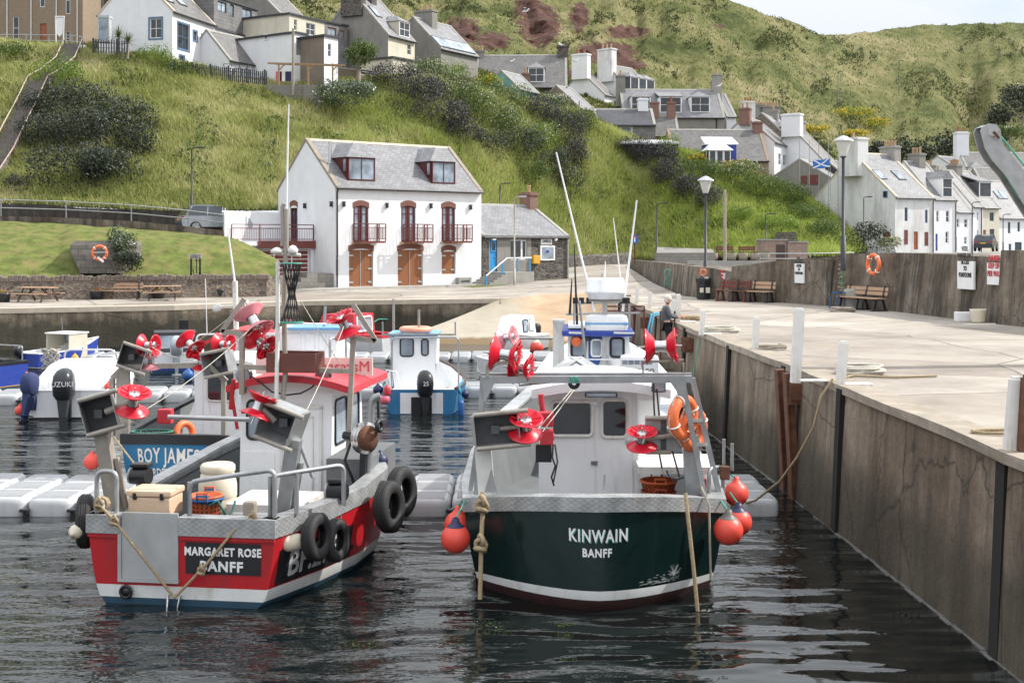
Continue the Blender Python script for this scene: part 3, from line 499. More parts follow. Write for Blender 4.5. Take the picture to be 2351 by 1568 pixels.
m = MB(); m.s = True; xs = list(range(-420, 641, 20)); m.loft([[lawn_z(px, t/14) for t in range(15)] for px in xs], False, False, True); struct('lawn', m, LAWN)
RT = [(-420, 481, 74.9), (0, 496, 75), (150, 500, 75.4), (300, 508, 76), (430, 520, 76.6), (513, 530, 77)]      # top of railing wall
m = MB(); r = []
for p in [P(*q) for q in RT]: r.append([p+Vector((0, 0, -1.0)), p, p+Vector((0, .3, 0)), p+Vector((0, .3, -1))])
m.loft(r, True); tag(obj('retaining_wall', m, PARAP), 'dark low wall carrying the grey road railing above the lawn', 'wall')
m = MB(); a = [P(*q)+Vector((0, .3, -.12)) for q in RT]; b = [p+Vector((-.3, 5.2, -.1)) for p in a]; m.loft([list(x) for x in zip(a, b)], False, False)
struct('upper_road', m, M('road_asphalt', (.075, .073, .07), .95, var=.2))
m = MB(); r = []
for i, (px, py) in enumerate(((-420, 452), (0, 468), (110, 470), (180, 478), (440, 486), (520, 488))):
    p = P(px, py, 80.6); r.append([p+Vector((0, 0, -2)), p, p+Vector((0, .1, 0)), p+Vector((0, .1, -2))])
m.loft(r, True); tag(obj('retaining_wall', m, concrete('dark_stained_concrete', (.06, .052, .045), (.13, .115, .10), .6, (.03, .028, .02), .15, 0, 0, .2)), 'dark stained concrete wall behind the upper road and the car', 'wall')
# hill: for each bearing, heights along the line of sight
HCOL = {-500: [(81, 450), (104, 95), (126, 70), (170, -60), (230, -200)], 0: [(81.2, 472), (106, 103), (125, 92), (170, 0), (230, -150)], 200: [(81.2, 480), (106, 118), (125, 100), (170, 0), (230, -150)], 400: [(82, 490), (104, 150), (125, 120), (170, 20), (230, -120)],
 650: [(85, 484), (107, 203), (125, 160), (170, 60), (240, -120)], 850: [(90, 500), (112, 190), (135, 150), (175, 90), (240, -60)], 1000: [(93, 520), (115, 185), (140, 155), (182, 118), (240, -60)], 1100: [(98, 545), (119, 205), (145, 165), (185, 130), (240, -55)], 1300: [(112, 592), (131, 260), (155, 215), (190, 165), (250, -60)],
 1450: [(120, 600), (134, 327), (165, 240), (195, 195), (250, -45)], 1600: [(116, 592), (131, 352), (165, 310), (200, 235), (255, -22)], 1700: [(111, 590), (129.5, 402), (165, 340), (200, 250), (260, 6)], 1800: [(110, 589), (128, 436), (165, 390), (200, 280), (265, 46)], 1880: [(110, 588), (129, 468), (165, 430), (200, 310), (270, 80)],
 1950: [(112, 584), (126, 530), (150, 470), (200, 340), (275, 77)], 2030: [(138, 566), (150, 545), (168, 470), (205, 370), (285, 70)], 2150: [(150, 562), (160, 540), (175, 455), (210, 370), (290, 54)], 2351: [(150, 560), (160, 540), (178, 440), (215, 330), (300, 52)], 2900: [(150, 560), (160, 520), (178, 420), (215, 280), (300, 0)]}
HPX = sorted(HCOL); HY_ = np.array([[k[0] for k in HCOL[p]] for p in HPX]); HZ_ = np.array([[zat(k[1], k[0]) for k in HCOL[p]] for p in HPX])
def knots(px): return [np.interp(px, HPX, HY_[:, k]) for k in range(5)], [np.interp(px, HPX, HZ_[:, k]) for k in range(5)]
TT = np.concatenate([np.linspace(0, 1, 52), np.linspace(1, 2, 22)[1:], np.linspace(2, 3, 30)[1:], np.linspace(3, 4, 70)[1:]])
PXS = np.arange(-480, 2860, 9.0)
def smooth(a, k, ax):
    for _ in range(k):
        p = np.concatenate([np.take(a, [0], ax), a, np.take(a, [-1], ax)], ax); n = a.shape[ax]
        a = (np.take(p, range(0, n), ax)+2*np.take(p, range(1, n+1), ax)+np.take(p, range(2, n+2), ax))/4
    return a
ky = smooth(np.stack([np.interp(PXS, HPX, HY_[:, k]) for k in range(5)], 1), 12, 0); kz = smooth(np.stack([np.interp(PXS, HPX, HZ_[:, k]) for k in range(5)], 1), 12, 0)
i0 = np.minimum(TT.astype(int), 3); fr = TT-i0
TY = ky[:, i0]*(1-fr)+ky[:, i0+1]*fr; TZ = smooth(kz[:, i0]*(1-fr)+kz[:, i0+1]*fr, 3, 1)
TX = (PXS[:, None]-CX)/F*TY
nzv = np.zeros_like(TZ)
for i in range(len(PXS)):
    for j in range(len(TT)):
        x, y = TX[i, j], TY[i, j]; far = min(max((TT[j]-2.6)/.8, 0), 1)
        e = (.45*mn.fractal(Vector((x*.16, y*.16, 1)), 1, 2, 4)+.3*mn.noise(Vector((x*.55, y*.55, 4))))*min(TT[j]*4, 1)
        if far: e += far*(3.0*mn.fractal(Vector((PXS[i]*.0085, y*.012, 5)), .9, 2, 5)+.5*mn.fractal(Vector((x*.12, y*.12, TZ[i, j]*.12)), .8, 2, 4))*(1 if TT[j] < 3.8 else .2)
        if far: e -= far*7*math.exp(-((PXS[i]-2225-1.0*(240-y))/55)**2)*math.sin(math.pi*min(max((TT[j]-2.6)/1.4, 0), 1))
        nzv[i, j] = e
TZ = TZ+nzv
ROCKS = [(1240, 60, 72, 72), (1215, 20, 50, 45), (1390, 122, 105, 36), (1440, 75, 75, 22), (1060, 75, 60, 50), (1290, 180, 80, 30), (1650, 62, 20, 6), (1440, 150, 60, 22), (1130, 95, 60, 30), (1330, 40, 30, 50)]
PYV = HY-(TZ-EYE)*F/TY; rock = np.zeros_like(TZ)
for a, b, c, d_ in ROCKS: rock = np.maximum(rock, np.exp(-(((PXS[:, None]-a)/c)**2+((PYV-b)/d_)**2)*1.1))
rock *= (TT[None, :] > 2.7)
TY2 = TY+rock*np.array([[mn.fractal(Vector((PXS[i]*.05, TZ[i, j]*.5, 3)), .8, 2, 3)*2.2 for j in range(len(TT))] for i in range(len(PXS))])
TX2 = (PXS[:, None]-CX)/F*TY2
back = np.stack([TX2[:, -1]*1.15, TY2[:, -1]+70, TZ[:, -1]-4], -1)
V = np.concatenate([np.stack([TX2, TY2, TZ], -1), back[:, None, :]], 1); nI, nJ = V.shape[:2]
ii, jj = np.meshgrid(np.arange(nI-1), np.arange(nJ-1), indexing='ij'); q = np.stack([ii*nJ+jj, (ii+1)*nJ+jj, (ii+1)*nJ+jj+1, ii*nJ+jj+1], -1).reshape(-1, 4)
me = bpy.data.meshes.new('hillside'); me.from_pydata(V.reshape(-1, 3).tolist(), [], q.tolist()); me.polygons.foreach_set('use_smooth', np.ones(len(q), bool)); me.update()
at = me.attributes.new('rock', 'FLOAT', 'POINT'); at.data.foreach_set('value', np.concatenate([rock, np.zeros((nI, 1))], 1).ravel().astype(np.float32))
tag(mk('hillside', me, HILL), kind='structure')
def hill_at(px, t):                                    # px, t arrays -> points on the sheet
    px = np.asarray(px, float); t = np.asarray(t, float)
    a = np.clip((px-PXS[0])/9.0, 0, len(PXS)-1.001); b = np.interp(t, TT, np.arange(len(TT))); b = np.clip(b, 0, len(TT)-1.001)
    i = a.astype(int); j = b.astype(int); u = (a-i)[:, None]; v = (b-j)[:, None]
    return V[i, j]*(1-u)*(1-v)+V[i+1, j]*u*(1-v)+V[i, j+1]*(1-u)*v+V[i+1, j+1]*u*v, i, j
def tz(px, Y):                                         # ground height under a photo column at distance Y
    i = int(np.clip(round((px-PXS[0])/9), 0, len(PXS)-1)); return float(np.interp(Y, TY[i], TZ[i]))
def hillpt(px, py):                                    # first point of the hill sheet seen through a pixel
    i = int(np.clip(round((px-PXS[0])/9), 0, len(PXS)-1)); yy = PYV[i]; j = int(np.argmax(yy <= py)); return Vector(V[i, j])
def blades(name, label, n, t0, t1, hgt, wid, mat, pxr=(-60, 2410), dens=None, lean=.35, kind='stuff'):
    px = RNG.uniform(*pxr, n); t = RNG.uniform(t0, t1, n)
    if dens is not None: k = dens(px, t); px, t = px[k], t[k]
    p, i, j = hill_at(px, t); k = rock[i, np.minimum(j, rock.shape[1]-1)]*RNG.uniform(.4, 1.3, n if dens is None else len(px)) < .42; p = p[k]; n = len(p)
    az = RNG.uniform(0, 2*np.pi, n); h = RNG.uniform(*hgt, n)*(.75+.5*np.abs(np.sin(p[:, 0]*.7)*np.cos(p[:, 1]*.9))); wd = RNG.uniform(*wid, n)
    d = np.stack([np.cos(az), np.sin(az), np.zeros(n)], 1)*wd[:, None]; la = RNG.normal(0, lean, (n, 2)); top = p+np.stack([la[:, 0]*h-.15*h, la[:, 1]*h-.1*h, h], 1)
    lo = p-np.array([0, 0, .12]); tri = np.stack([lo-d, lo+d, top], 1)
    o = npmesh(name, tri.reshape(-1, 3), 3, mat); return tag(o, label, None, None, kind) if label else tag(o, kind=kind)
blades('tall_grass', None, 225000, 0, 1.08, (.2, .7), (.03, .065), GRASS, (-260, 1500), lean=.6)
blades('lime_grass', None, 90000, 0, 1.05, (.2, .7), (.035, .075), GRASSL, (800, 2000), lean=.6)
blades('hill_grass', None, 170000, 1.05, 4, (.15, .42), (.05, .14), GRASSF, lean=.8)
def scrub(name, n, t0, t1, s, mat, thr, sd):
    px = RNG.uniform(-60, 2420, n); t = RNG.uniform(t0, t1, n); k = np.array([mn.noise(Vector((a*.012, b*5, sd)))+.5*mn.noise(Vector((a*.05, b*19, sd))) for a, b in zip(px, t)]) > thr; px, t = px[k], t[k]
    p, i, j = hill_at(px, t); k = rock[i, np.minimum(j, rock.shape[1]-1)] < .40; p = p[k]; n = len(p); p[:, 2] += RNG.uniform(0, .55, n)
    u = RNG.normal(size=(n, 3)); u /= np.linalg.norm(u, axis=1)[:, None]; v = np.cross(u, RNG.normal(size=(n, 3))); v /= np.linalg.norm(v, axis=1)[:, None]; z = RNG.uniform(*s, n)[:, None]
    tag(npmesh(name, np.stack([p-u*z*.5, p+v*z*.35, p+u*z*.6, p-v*z*.35], 1).reshape(-1, 3), 4, mat), kind='stuff')
scrub('hill_scrub', 230000, 2.0, 4, (.2, .5), SCRUB, .27, 2); scrub('bank_weeds', 90000, .02, 1.0, (.10, .26), L_MID, .24, 7)
# ---------- houses ----------
def pl(o, th):                                          # plane frame: u along th, d outward (towards the viewer's side), z up
    o = Vector(o); a = Vector((math.cos(th), math.sin(th), 0)); n = Vector((math.sin(th), -math.cos(th), 0))
    return lambda u, z, d=0: Vector((o.x, o.y, 0))+a*u+n*d+Vector((0, 0, z))
def wallgrid(m, fn, u0, u1, z0, z1, holes, rev=.14):
    us = sorted({u0, u1, *[h[0] for h in holes], *[h[2] for h in holes]}); zs = sorted({z0, z1, *[h[1] for h in holes], *[h[3] for h in holes]})
    us = [u for u in us if u0 <= u <= u1]; zs = [z for z in zs if z0 <= z <= z1]
    for a, b in zip(us[:-1], us[1:]):
        for c, e in zip(zs[:-1], zs[1:]):
            x, y = (a+b)/2, (c+e)/2
            if any(h[0] < x < h[2] and h[1] < y < h[3] for h in holes): continue
            m.poly([fn(a, c), fn(b, c), fn(b, e), fn(a, e)])
    for h in holes:
        a, c, b, e = h[:4]; k = -rev
        m.poly([fn(a, c), fn(a, e), fn(a, e, k), fn(a, c, k)]); m.poly([fn(b, e), fn(b, c), fn(b, c, k), fn(b, e, k)])
        m.poly([fn(a, e), fn(b, e), fn(b, e, k), fn(a, e, k)]); m.poly([fn(b, c), fn(a, c), fn(a, c, k), fn(b, c, k)])
def window(par, fn, h, d, frame=None, pane=None, bars=(1, 1), fw=.07, name='window', sill=None, surround=None):
    a, c, b, e = h[:4]; m = MB(); frame = frame or FRAMEW
    def B(a, b, c, e, d0, d1): m.loft([[fn(a, c, x), fn(b, c, x), fn(b, e, x), fn(a, e, x)] for x in (d0, d1)], True)
    B(a, a+fw, c, e, d, d+.06); B(b-fw, b, c, e, d, d+.06); B(a+fw, b-fw, c, c+fw, d, d+.058); B(a+fw, b-fw, e-fw, e, d, d+.058)
    for i in range(1, bars[0]+1): x = lerp(a, b, i/(bars[0]+1)); B(x-fw*.3, x+fw*.3, c+fw, e-fw, d, d+.05)
    for i in range(1, bars[1]+1): z = lerp(c, e, i/(bars[1]+1)); B(a+fw, b-fw, z-fw*.3, z+fw*.3, d, d+.045)
    w_ = obj(name, m, frame, par); m = MB(); m.poly([fn(a+fw*.5, c+fw*.5, d+.02), fn(b-fw*.5, c+fw*.5, d+.02), fn(b-fw*.5, e-fw*.5, d+.02), fn(a+fw*.5, e-fw*.5, d+.02)])
    obj('pane', m, pane or GLASS, w_)
    if sill: m = MB(); m.loft([[fn(a-.08, c-.1, x), fn(b+.08, c-.1, x), fn(b+.08, c-.002, x), fn(a-.08, c-.002, x)] for x in (.003, .09)], True); obj('sill', m, sill, w_)
    if surround:
        m = MB(); s = .14
        def S(a, b, c, e): m.loft([[fn(a, c, x), fn(b, c, x), fn(b, e, x), fn(a, e, x)] for x in (.004, .03)], True)
        S(a-s, a, c-s, e+s); S(b, b+s, c-s, e+s); S(a, b, c-s, c); S(a, b, e, e+s); obj('surround', m, surround, w_)
    return w_
def door(par, fn, h, d, mat, name='door'):
    a, c, b, e = h[:4]; m = MB(); m.loft([[fn(a, c, x), fn(b, c, x), fn(b, e, x), fn(a, e, x)] for x in (d, d+.05)], True); o = obj(name, m, mat, par)
    m = MB(); m.box(fn(b-.14, lerp(c, e, .45), d+.08), (.05, .05, .1)); obj('handle', m, STEEL, o); return o
def chimney(par, c, w, dp, zb, zt, mat, pots=2, pmat=None, rz=0, ph=.55, fl=1):
    m = MB(); m.box((c[0], c[1], (zb+zt)/2), (w, dp, zt-zb), rz); m.box((c[0], c[1], zt-.07), (w+.16, dp+.16, .16), rz); m.box((c[0], c[1], zt+.04), (w*.9, dp*.9, .08), rz); o = obj('chimney', m, mat, par)
    for i in range(pots):
        m = MB(); k = ((i+.5)/pots-.5)*(w if w > dp else dp)*.86; v = Vector((k, 0, 0) if w > dp else (0, k, 0)); h = ph*(.85+.3*hashn(i, c[0], zt))
        m.lathe([(.13, 0), (.12, h*.6), (.15, h*.88), (.15, h), (.11, h), (.10, .1)], Vector((c[0], c[1], zt+.08))+v, n=10); obj('chimney_pot', m, (pmat or POT), o)
    return o
def house(label, px0, Y, py_b, th, px1, W, py_e, rise, wall=None, roof=None, cat='house', group=None, fw=(), gw=(), chim=(), dorm=(), sky=(), skew=None, gmat=None, pipe=True, drop=1.5, name='house', ridge_in=(0, 0), half=False, pipes=(), pipem=None):
    th = R(th); x0 = (px0-CX)/F*Y; zb = zat(py_b, Y); ze = zat(py_e, Y)-zb; L = span(x0, Y, th, px1); wall = wall or HARL; roof = roof or SLATE; skew = skew or CONC
    t = thing(name, label, cat, (x0, Y, zb), th, group); t['kind'] = 'thing'; zr = ze+rise; wo = Vector((x0, Y, zb))
    fr = pl((0, 0, 0), 0); lf = pl((0, W, 0), R(-90)); A = Vector((math.cos(th), math.sin(th), 0)); Bk = Vector((-math.sin(th), math.cos(th), 0))
    def fu(px, py): u = span(wo.x, wo.y, th, px); return u, zat(py, wo.y+math.sin(th)*u)-zb
    def gu(px, py):
        o = wo+Bk*W; u = span(o.x, o.y, th-R(90), px); return u, zat(py, o.y+math.sin(th-R(90))*u)-zb
    def hole(f, q): (a, e), (b, c) = f(q[0], q[1]), f(q[2], q[3]); return [a, min(c, e), max(b, a+.2), max(c, e)]
    fh = [hole(fu, q[:4])+list(q[4:]) for q in fw]; gh = [hole(gu, q[:4])+list(q[4:]) for q in gw]
    m = MB(); wallgrid(m, fr, 0, L, -drop, ze, [h for h in fh if h[3] < ze]); m.poly([(L, W, -drop), (0, W, -drop), (0, W, ze), (L, W, ze)])
    g = MB(); wallgrid(g, lf, 0, W, -drop, ze, [h for h in gh if h[3] < ze]); g.poly([(L, 0, -drop), (L, W, -drop), (L, W, ze), (L, 0, ze)])
    if rise > .05:
        g.poly([(0, 0, ze), (0, W/2, zr), (0, W, ze)]); g.poly([(L, 0, ze), (L, W/2, zr), (L, W, ze)])
    if gmat: obj('wall', m, wall, t); obj('gable_wall', g, gmat, t)
    else: m.add(g.v, g.f); obj('wall', m, wall, t)
    for fl_, fn, Hh in ((1, fr, fh), (0, lf, gh)):
        for h in Hh:
            k = h[4] if len(h) > 4 else 'w'; dd = -.13 if h[3] < ze else .01; kk = dict(bars=(1, 1))
            if k == 'w': window(t, fn, h, dd, sill=CONC)
            elif k == '1': window(t, fn, h, dd, bars=(0, 1))
            elif k == '0': window(t, fn, h, dd, bars=(0, 0))
            elif k == 'b': window(t, fn, h, dd, BLUEP if fl_ else FRAMEW, GLASSL if fl_ == 2 else None, surround=BLUEP)
            elif k == 'k': window(t, fn, h, dd, CHARC, GLASSL, bars=(1, 0))
            elif k == 'v': window(t, fn, h, dd, BLUEP, bars=(0, 0))
            elif k == 'c': window(t, fn, h, dd, FRAMEW, GLASSB, bars=(0, 1), surround=COPING)
            elif k == 's': door(t, fn, h, -.02 if h[3] < ze else .01, MAROONL, 'shutter')
            elif k == 'D': door(t, fn, h, dd, ROYAL)
            elif k == 'O': door(t, fn, h, dd, M_ORD)
            elif k == 'r': window(t, fn, h, dd, M_ORD, GLASSL, bars=(1, 0))
    if rise > .05:
        m = MB(); n = Vector((0, -rise, W/2)).normalized()*.1; ov = .16; sl = rise/(W/2); a, b = ridge_in
        for sgn in (0, 1):
            y0, y1 = (-ov, W/2) if not sgn else (W+ov, W/2); z0 = ze-ov*sl; q = [Vector((-.02, y0, z0)), Vector((L+.02, y0, z0)), Vector((L+.02-b, y1, zr)), Vector((-.02+a, y1, zr))]
            nn = Vector((0, n.y if not sgn else -n.y, n.z)); m.loft([q, [p+nn for p in q]], True)
        obj('roof', m, roof, t); m = MB(); m.loft([[(a-.02, W/2-.16, zr+.02), (a-.02, W/2, zr+.19), (a-.02, W/2+.16, zr+.02)], [(L-b+.02, W/2-.16, zr+.02), (L-b+.02, W/2, zr+.19), (L-b+.02, W/2+.16, zr+.02)]], True); obj('ridge', m, COPING if skew in (SKEWM, COPING) else CONC, t)
        if skew != 0 and not a:
            for x in (.11, L-.11):
                m = MB()
                for y0 in (-.12, W+.12): m.bar((x, y0, ze+.06-.12*sl), (x, W/2, zr+.10), .3, .16, (0, 0, 1))
                obj('skew', m, skew, t)
        m = MB(); m.tube([(-.02, -.24, ze-.13), (L+.02, -.24, ze-.13)], .07, 8); obj('gutter', m, BLACK, t)
    else:
        m = MB(); m.b0(-.15, L+.15, -.15, W+.15, ze, ze+.16); obj('roof', m, roof, t)
    for px in pipes:
        u = span(wo.x, wo.y, th, px); m = MB(); m.tube([(u, -.2, ze-.15), (u, -.08, ze-.4), (u, -.08, -.2)], .055, 8); obj('downpipe', m, pipem or BLACK, t)
    for c in chim:                                      # (u fraction, w, d, height over ridge, mat, pots, potmat)
        chimney(t, (c[0]*L, W*(c[7] if len(c) > 7 else .5)), c[1], c[2], zr-.9-(rise*.3 if 1 > c[0] > 0 else 0), zr+c[3], c[4], c[5], c[6])
    for s in sky:                                       # (u fraction, slope fraction, w, h)
        u, f = s[0]*L, s[1]; m = MB(); sl = math.hypot(rise, W/2); e1 = Vector((0, W/2, rise))/sl; nn = Vector((0, -rise, W/2))/sl; o = Vector((u, 0, ze))+e1*(f*sl)+nn*.12
        q = [o+Vector((-s[2]/2, 0, 0)), o+Vector((s[2]/2, 0, 0)), o+Vector((s[2]/2, 0, 0))+e1*s[3], o+Vector((-s[2]/2, 0, 0))+e1*s[3]]; m.loft([q, [p+nn*.06 for p in q]], True); k = obj('skylight', m, CHARC, t)
        c = sum(q, Vector())/4; m = MB(); m.poly([c+(p-c)*.86+nn*.066 for p in q]); obj('pane', m, GLASSL, k)
    for q in dorm: dormer(t, L, W, ze, rise, *q)
    return t, fu, gu, L, ze
def dormer(t, L, W, ze, rise, uf, w, f, h, kind='hip', side=None, roof=None, frame=None, bars=(1, 1), rh=.7, pane=None, cheek=0):
    sl = rise/(W/2); y = f*W/2; z = ze+sl*y+.08; u = uf*L; roof = roof or SLATE; side = side or SLATED; bk = y+(h+.1)/sl
    m = MB(); m.add([(u-w/2, y, z-.3), (u+w/2, y, z-.3), (u+w/2, y, z+h), (u-w/2, y, z+h), (u-w/2, bk, z+h), (u+w/2, bk, z+h), (u-w/2, y+.02, z-.3), (u+w/2, y+.02, z-.3)], [(0, 1, 2, 3), (3, 2, 5, 4), (0, 3, 4), (1, 5, 2)]); d = obj('dormer', m, side, t)
    o = .14; top = z+h; rb = y+(h+rh)/sl; m = MB()
    if kind == 'hip': m.add([(u-w/2-o, y-o, top), (u+w/2+o, y-o, top), (u+w/2+o, bk, top), (u-w/2-o, bk, top), (u, y+w*.45, top+rh), (u, rb, top+rh)], [(0, 1, 4), (1, 2, 5, 4), (3, 0, 4, 5), (0, 3, 2, 1)])
    elif kind == 'gab': m.add([(u-w/2-o, y-o, top), (u+w/2+o, y-o, top), (u+w/2+o, bk, top), (u-w/2-o, bk, top), (u, y-o, top+rh), (u, rb, top+rh)], [(0, 1, 4), (1, 2, 5, 4), (3, 0, 4, 5), (0, 3, 2, 1)])
    else: k = min(rh*1.2, rise-(top-ze)); m.add([(u-w/2-o, y-o, top), (u+w/2+o, y-o, top), (u+w/2+o, bk+k/sl, top+k), (u-w/2-o, bk+k/sl, top+k), (u-w/2-o, y-o, top+.1), (u+w/2+o, y-o, top+.1), (u+w/2+o, bk+k/sl, top+k+.1), (u-w/2-o, bk+k/sl, top+k+.1)], [(0, 1, 5, 4), (1, 2, 6, 5), (3, 0, 4, 7), (4, 5, 6, 7), (0, 3, 2, 1)])
    obj('dormer_roof', m, roof, d); fr = pl((u, y, 0), 0); hh = (-w/2+.04, z+.05, w/2-.04, z+h-.02)
    window(t, fr, hh, .004, frame or FRAMEW, pane, bars, .08, 'window')
    if cheek:                                          # glazed cheek on the left side
        fl = pl((u-w/2, y+.62, 0), R(-90)); window(t, fl, (.12, z+h-.95, .6, z+h-.05), .004, frame or FRAMEW, pane, (0, 0), .07)
M_ORD = M('varnished_timber', (.30, .085, .03), .5, var=.15)
# ---------- the big white harbour house ----------
hp = lambda px, py: (px, py)
t, fu, gu, L, ze = house('white three storey harbour house with red balconies and slate roof', 770, 79, 663, 40, 1105, 7.0, 428, 3.0, HARL, SLATE, fw=[(811, 470, 846, 556, 'x'), (921, 470, 954, 556, 'x'), (1014, 472, 1045, 556, 'x'), (801, 574, 857, 657, 'x'), (913, 574, 971, 656, 'x'), (1014, 578, 1046, 629, 'x')],
    gw=[(666, 478, 683, 558, 'x')], dorm=[(.185, 2.1, .10, 1.5, 'hip', MAROON, SLATE, MAROON, (1, 0), 1.0, GLASSL, 1), (.745, 2.0, .10, 1.5, 'hip', MAROON, SLATE, MAROON, (1, 0), 1.0, GLASSL, 1)], skew=SKEWM, pipes=(772.5,), drop=.5, name='harbour_house')
fr = pl((0, 0, 0), 0); lf = pl((0, 7.0, 0), R(-90))
def arch(fn, a, b, z, w, par, mat=BRICKF):              # segmental brick arch over an opening
    m = MB(); n = 12; rise = .16; h = .34; P_ = []
    for i in range(n+1): k = i/n; x = lerp(a-.05, b+.05, k); y = z+rise*4*k*(1-k); P_.append((x, y))
    for d in (.012,): m.loft([[fn(x, y, d), fn(x, y+h, d), fn(x, y+h, d-.2), fn(x, y, d-.2)] for x, y in P_], True)
    o = obj('brick_arch', m, mat, par); m = MB(); m.poly([fn(a, z-.02, -.1)]+[fn(x, y, -.1) for x, y in P_]+[fn(b, z-.02, -.1)]); return o
for q in [(811, 478, 846, 556), (921, 478, 954, 556), (1014, 480, 1045, 556)]:
    (a, e), (b, c) = fu(q[0], q[1]), fu(q[2], q[3]); arch(fr, a, b, e+.0, .3, t)
    for s in (0, 1):
        x0, x1 = lerp(a, b, s*.5)+.02, lerp(a, b, s*.5+.5)-.02; w_ = window(t, fr, (x0, c, x1, e+.18), -.12, MAROON, GLASSL, (0, 0), .13, 'french_window')
        m = MB(); m.loft([[fr(x0+.13, e-.38, x), fr(x1-.13, e-.38, x), fr(x1-.13, e-.33, x), fr(x0+.13, e-.33, x)] for x in (-.09, -.07)], True); obj('glazing_bar', m, MAROON, w_)
    m = MB(); m.loft([[fr(a-.1, c-.12, x), fr(b+.1, c-.12, x), fr(b+.1, c, x), fr(a-.1, c, x)] for x in (-.1, .12)], True); obj('threshold', m, WOODT, t)
for q, two in (((801, 577, 857, 657), 1), ((913, 577, 971, 656), 1), ((1014, 580, 1046, 629), 0)):
    (a, e), (b, c) = fu(q[0], q[1]), fu(q[2], q[3]); arch(fr, a, b, e, .3, t)
    m = MB(); m.b0(a, b, .10, .13, c, e+.1); dr = obj('timber_door' if two else 'timber_shutter', m, DOORW, t)
    m = MB()
    for x in (a+.05, b-.05)+(((a+b)/2,) if two else ()): m.loft([[fr(x-.03, c, y), fr(x+.03, c, y), fr(x+.03, e, y), fr(x-.03, e, y)] for y in (-.098, -.08)], True)
    obj('door_frame', m, GALV, dr); m = MB()
    for z in ([.12, .5, .88] if two else [.2, .85]):
        for x in (a+.2, b-.2): m.loft([[fr(x-.16, lerp(c, e, z)-.05, y), fr(x+.16, lerp(c, e, z)-.05, y), fr(x+.16, lerp(c, e, z)+.05, y), fr(x-.16, lerp(c, e, z)+.05, y)] for y in (-.097, -.06)], True)
    obj('hinge', m, ALU, dr)
    m = MB(); m.loft([[fr(a-.35, -.1, y), fr(b+.35, -.1, y), fr(b+.35, c-.01, y), fr(a-.35, c-.01, y)] for y in (.01, .55)], True)
    if two: obj('doorstep', m, CONC, t)
(a, e), (b, c) = gu(666, 478), gu(683, 558); arch(lf, a, b, e, .3, t); window(t, lf, (a, c, b, e+.15), -.12, MAROON, GLASS, (1, 2), .12, 'door')
def balcony(par, fn, a, b, z0, h=1.05, dp=.95, name='balcony', mat=MAROONL):
    m = MB(); B = lambda u, z, d: fn(u, z, d)
    m.loft([[fn(a, z0-.14, d), fn(b, z0-.14, d), fn(b, z0-.02, d), fn(a, z0-.02, d)] for d in (.01, dp)], True); o = obj(name, m, mat, par); m = MB()
    for z in (z0+.12, z0+h-.22, z0+h): m.tube([B(a, z, .02), B(a, z, dp), B(b, z, dp), B(b, z, .02)], .03 if z > z0+h-.1 else .022, 6)
    for u, d in ((a, dp), (b, dp), (a, .03), (b, .03), (lerp(a, b, .27), dp), (lerp(a, b, .73), dp)): m.bar(B(u, z0-.02, d), B(u, z0+h, d), .055)
    for k in range(1, int((b-a)/.12)): u = a+k*.12; m.bar(B(u, z0+.12, dp), B(u, z0+h-.22, dp), .018)
    for k in range(1, int(dp/.13)): d = k*.13; m.bar(B(a, z0+.12, d), B(a, z0+h-.22, d), .018); m.bar(B(b, z0+.12, d), B(b, z0+h-.22, d), .018)
    obj('railing', m, mat, o)
for q in ((797.5, 558, 886), (913, 558, 994), (1004, 558, 1084)):
    a = fu(q[0]+13, q[1])[0]; b = fu(q[2]-20, q[1])[0]; z = fu((q[0]+q[2])/2, 553)[1]; balcony(t, fr, a, b, z)
for fn, f, pts in ((fr, fu, ((788, 470), (887, 473), (988, 474), (1079, 477))), (lf, gu, ((702, 474), (763, 470)))):
    for px, py in pts:
        u, z = f(px, py); m = MB(); m.box(fn(u, z-.1, .09), (.16, .16, .06)); m.box(fn(u, z+.02, .1), (.13, .13, .2)); m.box(fn(u, z+.16, .09), (.17, .17, .06)); obj('wall_lamp', m, BLACK, t)
u, z = fu(1060, 640); m = MB(); m.loft([[fr(u-.52, -.05, y), fr(u+.52, -.05, y), fr(u+.52, .52, y), fr(u-.52, .52, y)] for y in (.02, .4)], True); ns = tag(obj('name_stone', m, CONC), 'grey carved name stone standing at the foot of the white house', 'stone'); ns.matrix_world = t.matrix_world
ns.location = t.location; ns.rotation_euler = t.rotation_euler
letters('GAMRIE', .22, fr(u, .27, .405), (1, 0, 0), (0, 0, 1), BLACK, ns)
m = MB(); m.tube([(.55, 1.5, ze+1.6), (.55, 1.5, ze+2.9)], .1, 10); obj('flue_pipe', m, STEEL, t)
m = MB(); r = [fr(u, 0, d) for u, d in ((-1.2, .02), (HL+.3, .02), (HL+.3, 1.25), (-4.0, 1.5))]; m.prism([Vector((p.x, p.y, -.3)) for p in r], (0, 0, .38)); pv = obj('pavement', m, M('pale_paving', (.36, .345, .32), .9, var=.15, sc=2, bmp=.3)); pv['kind'] = 'structure'; pv.location = t.location; pv.rotation_euler = t.rotation_euler
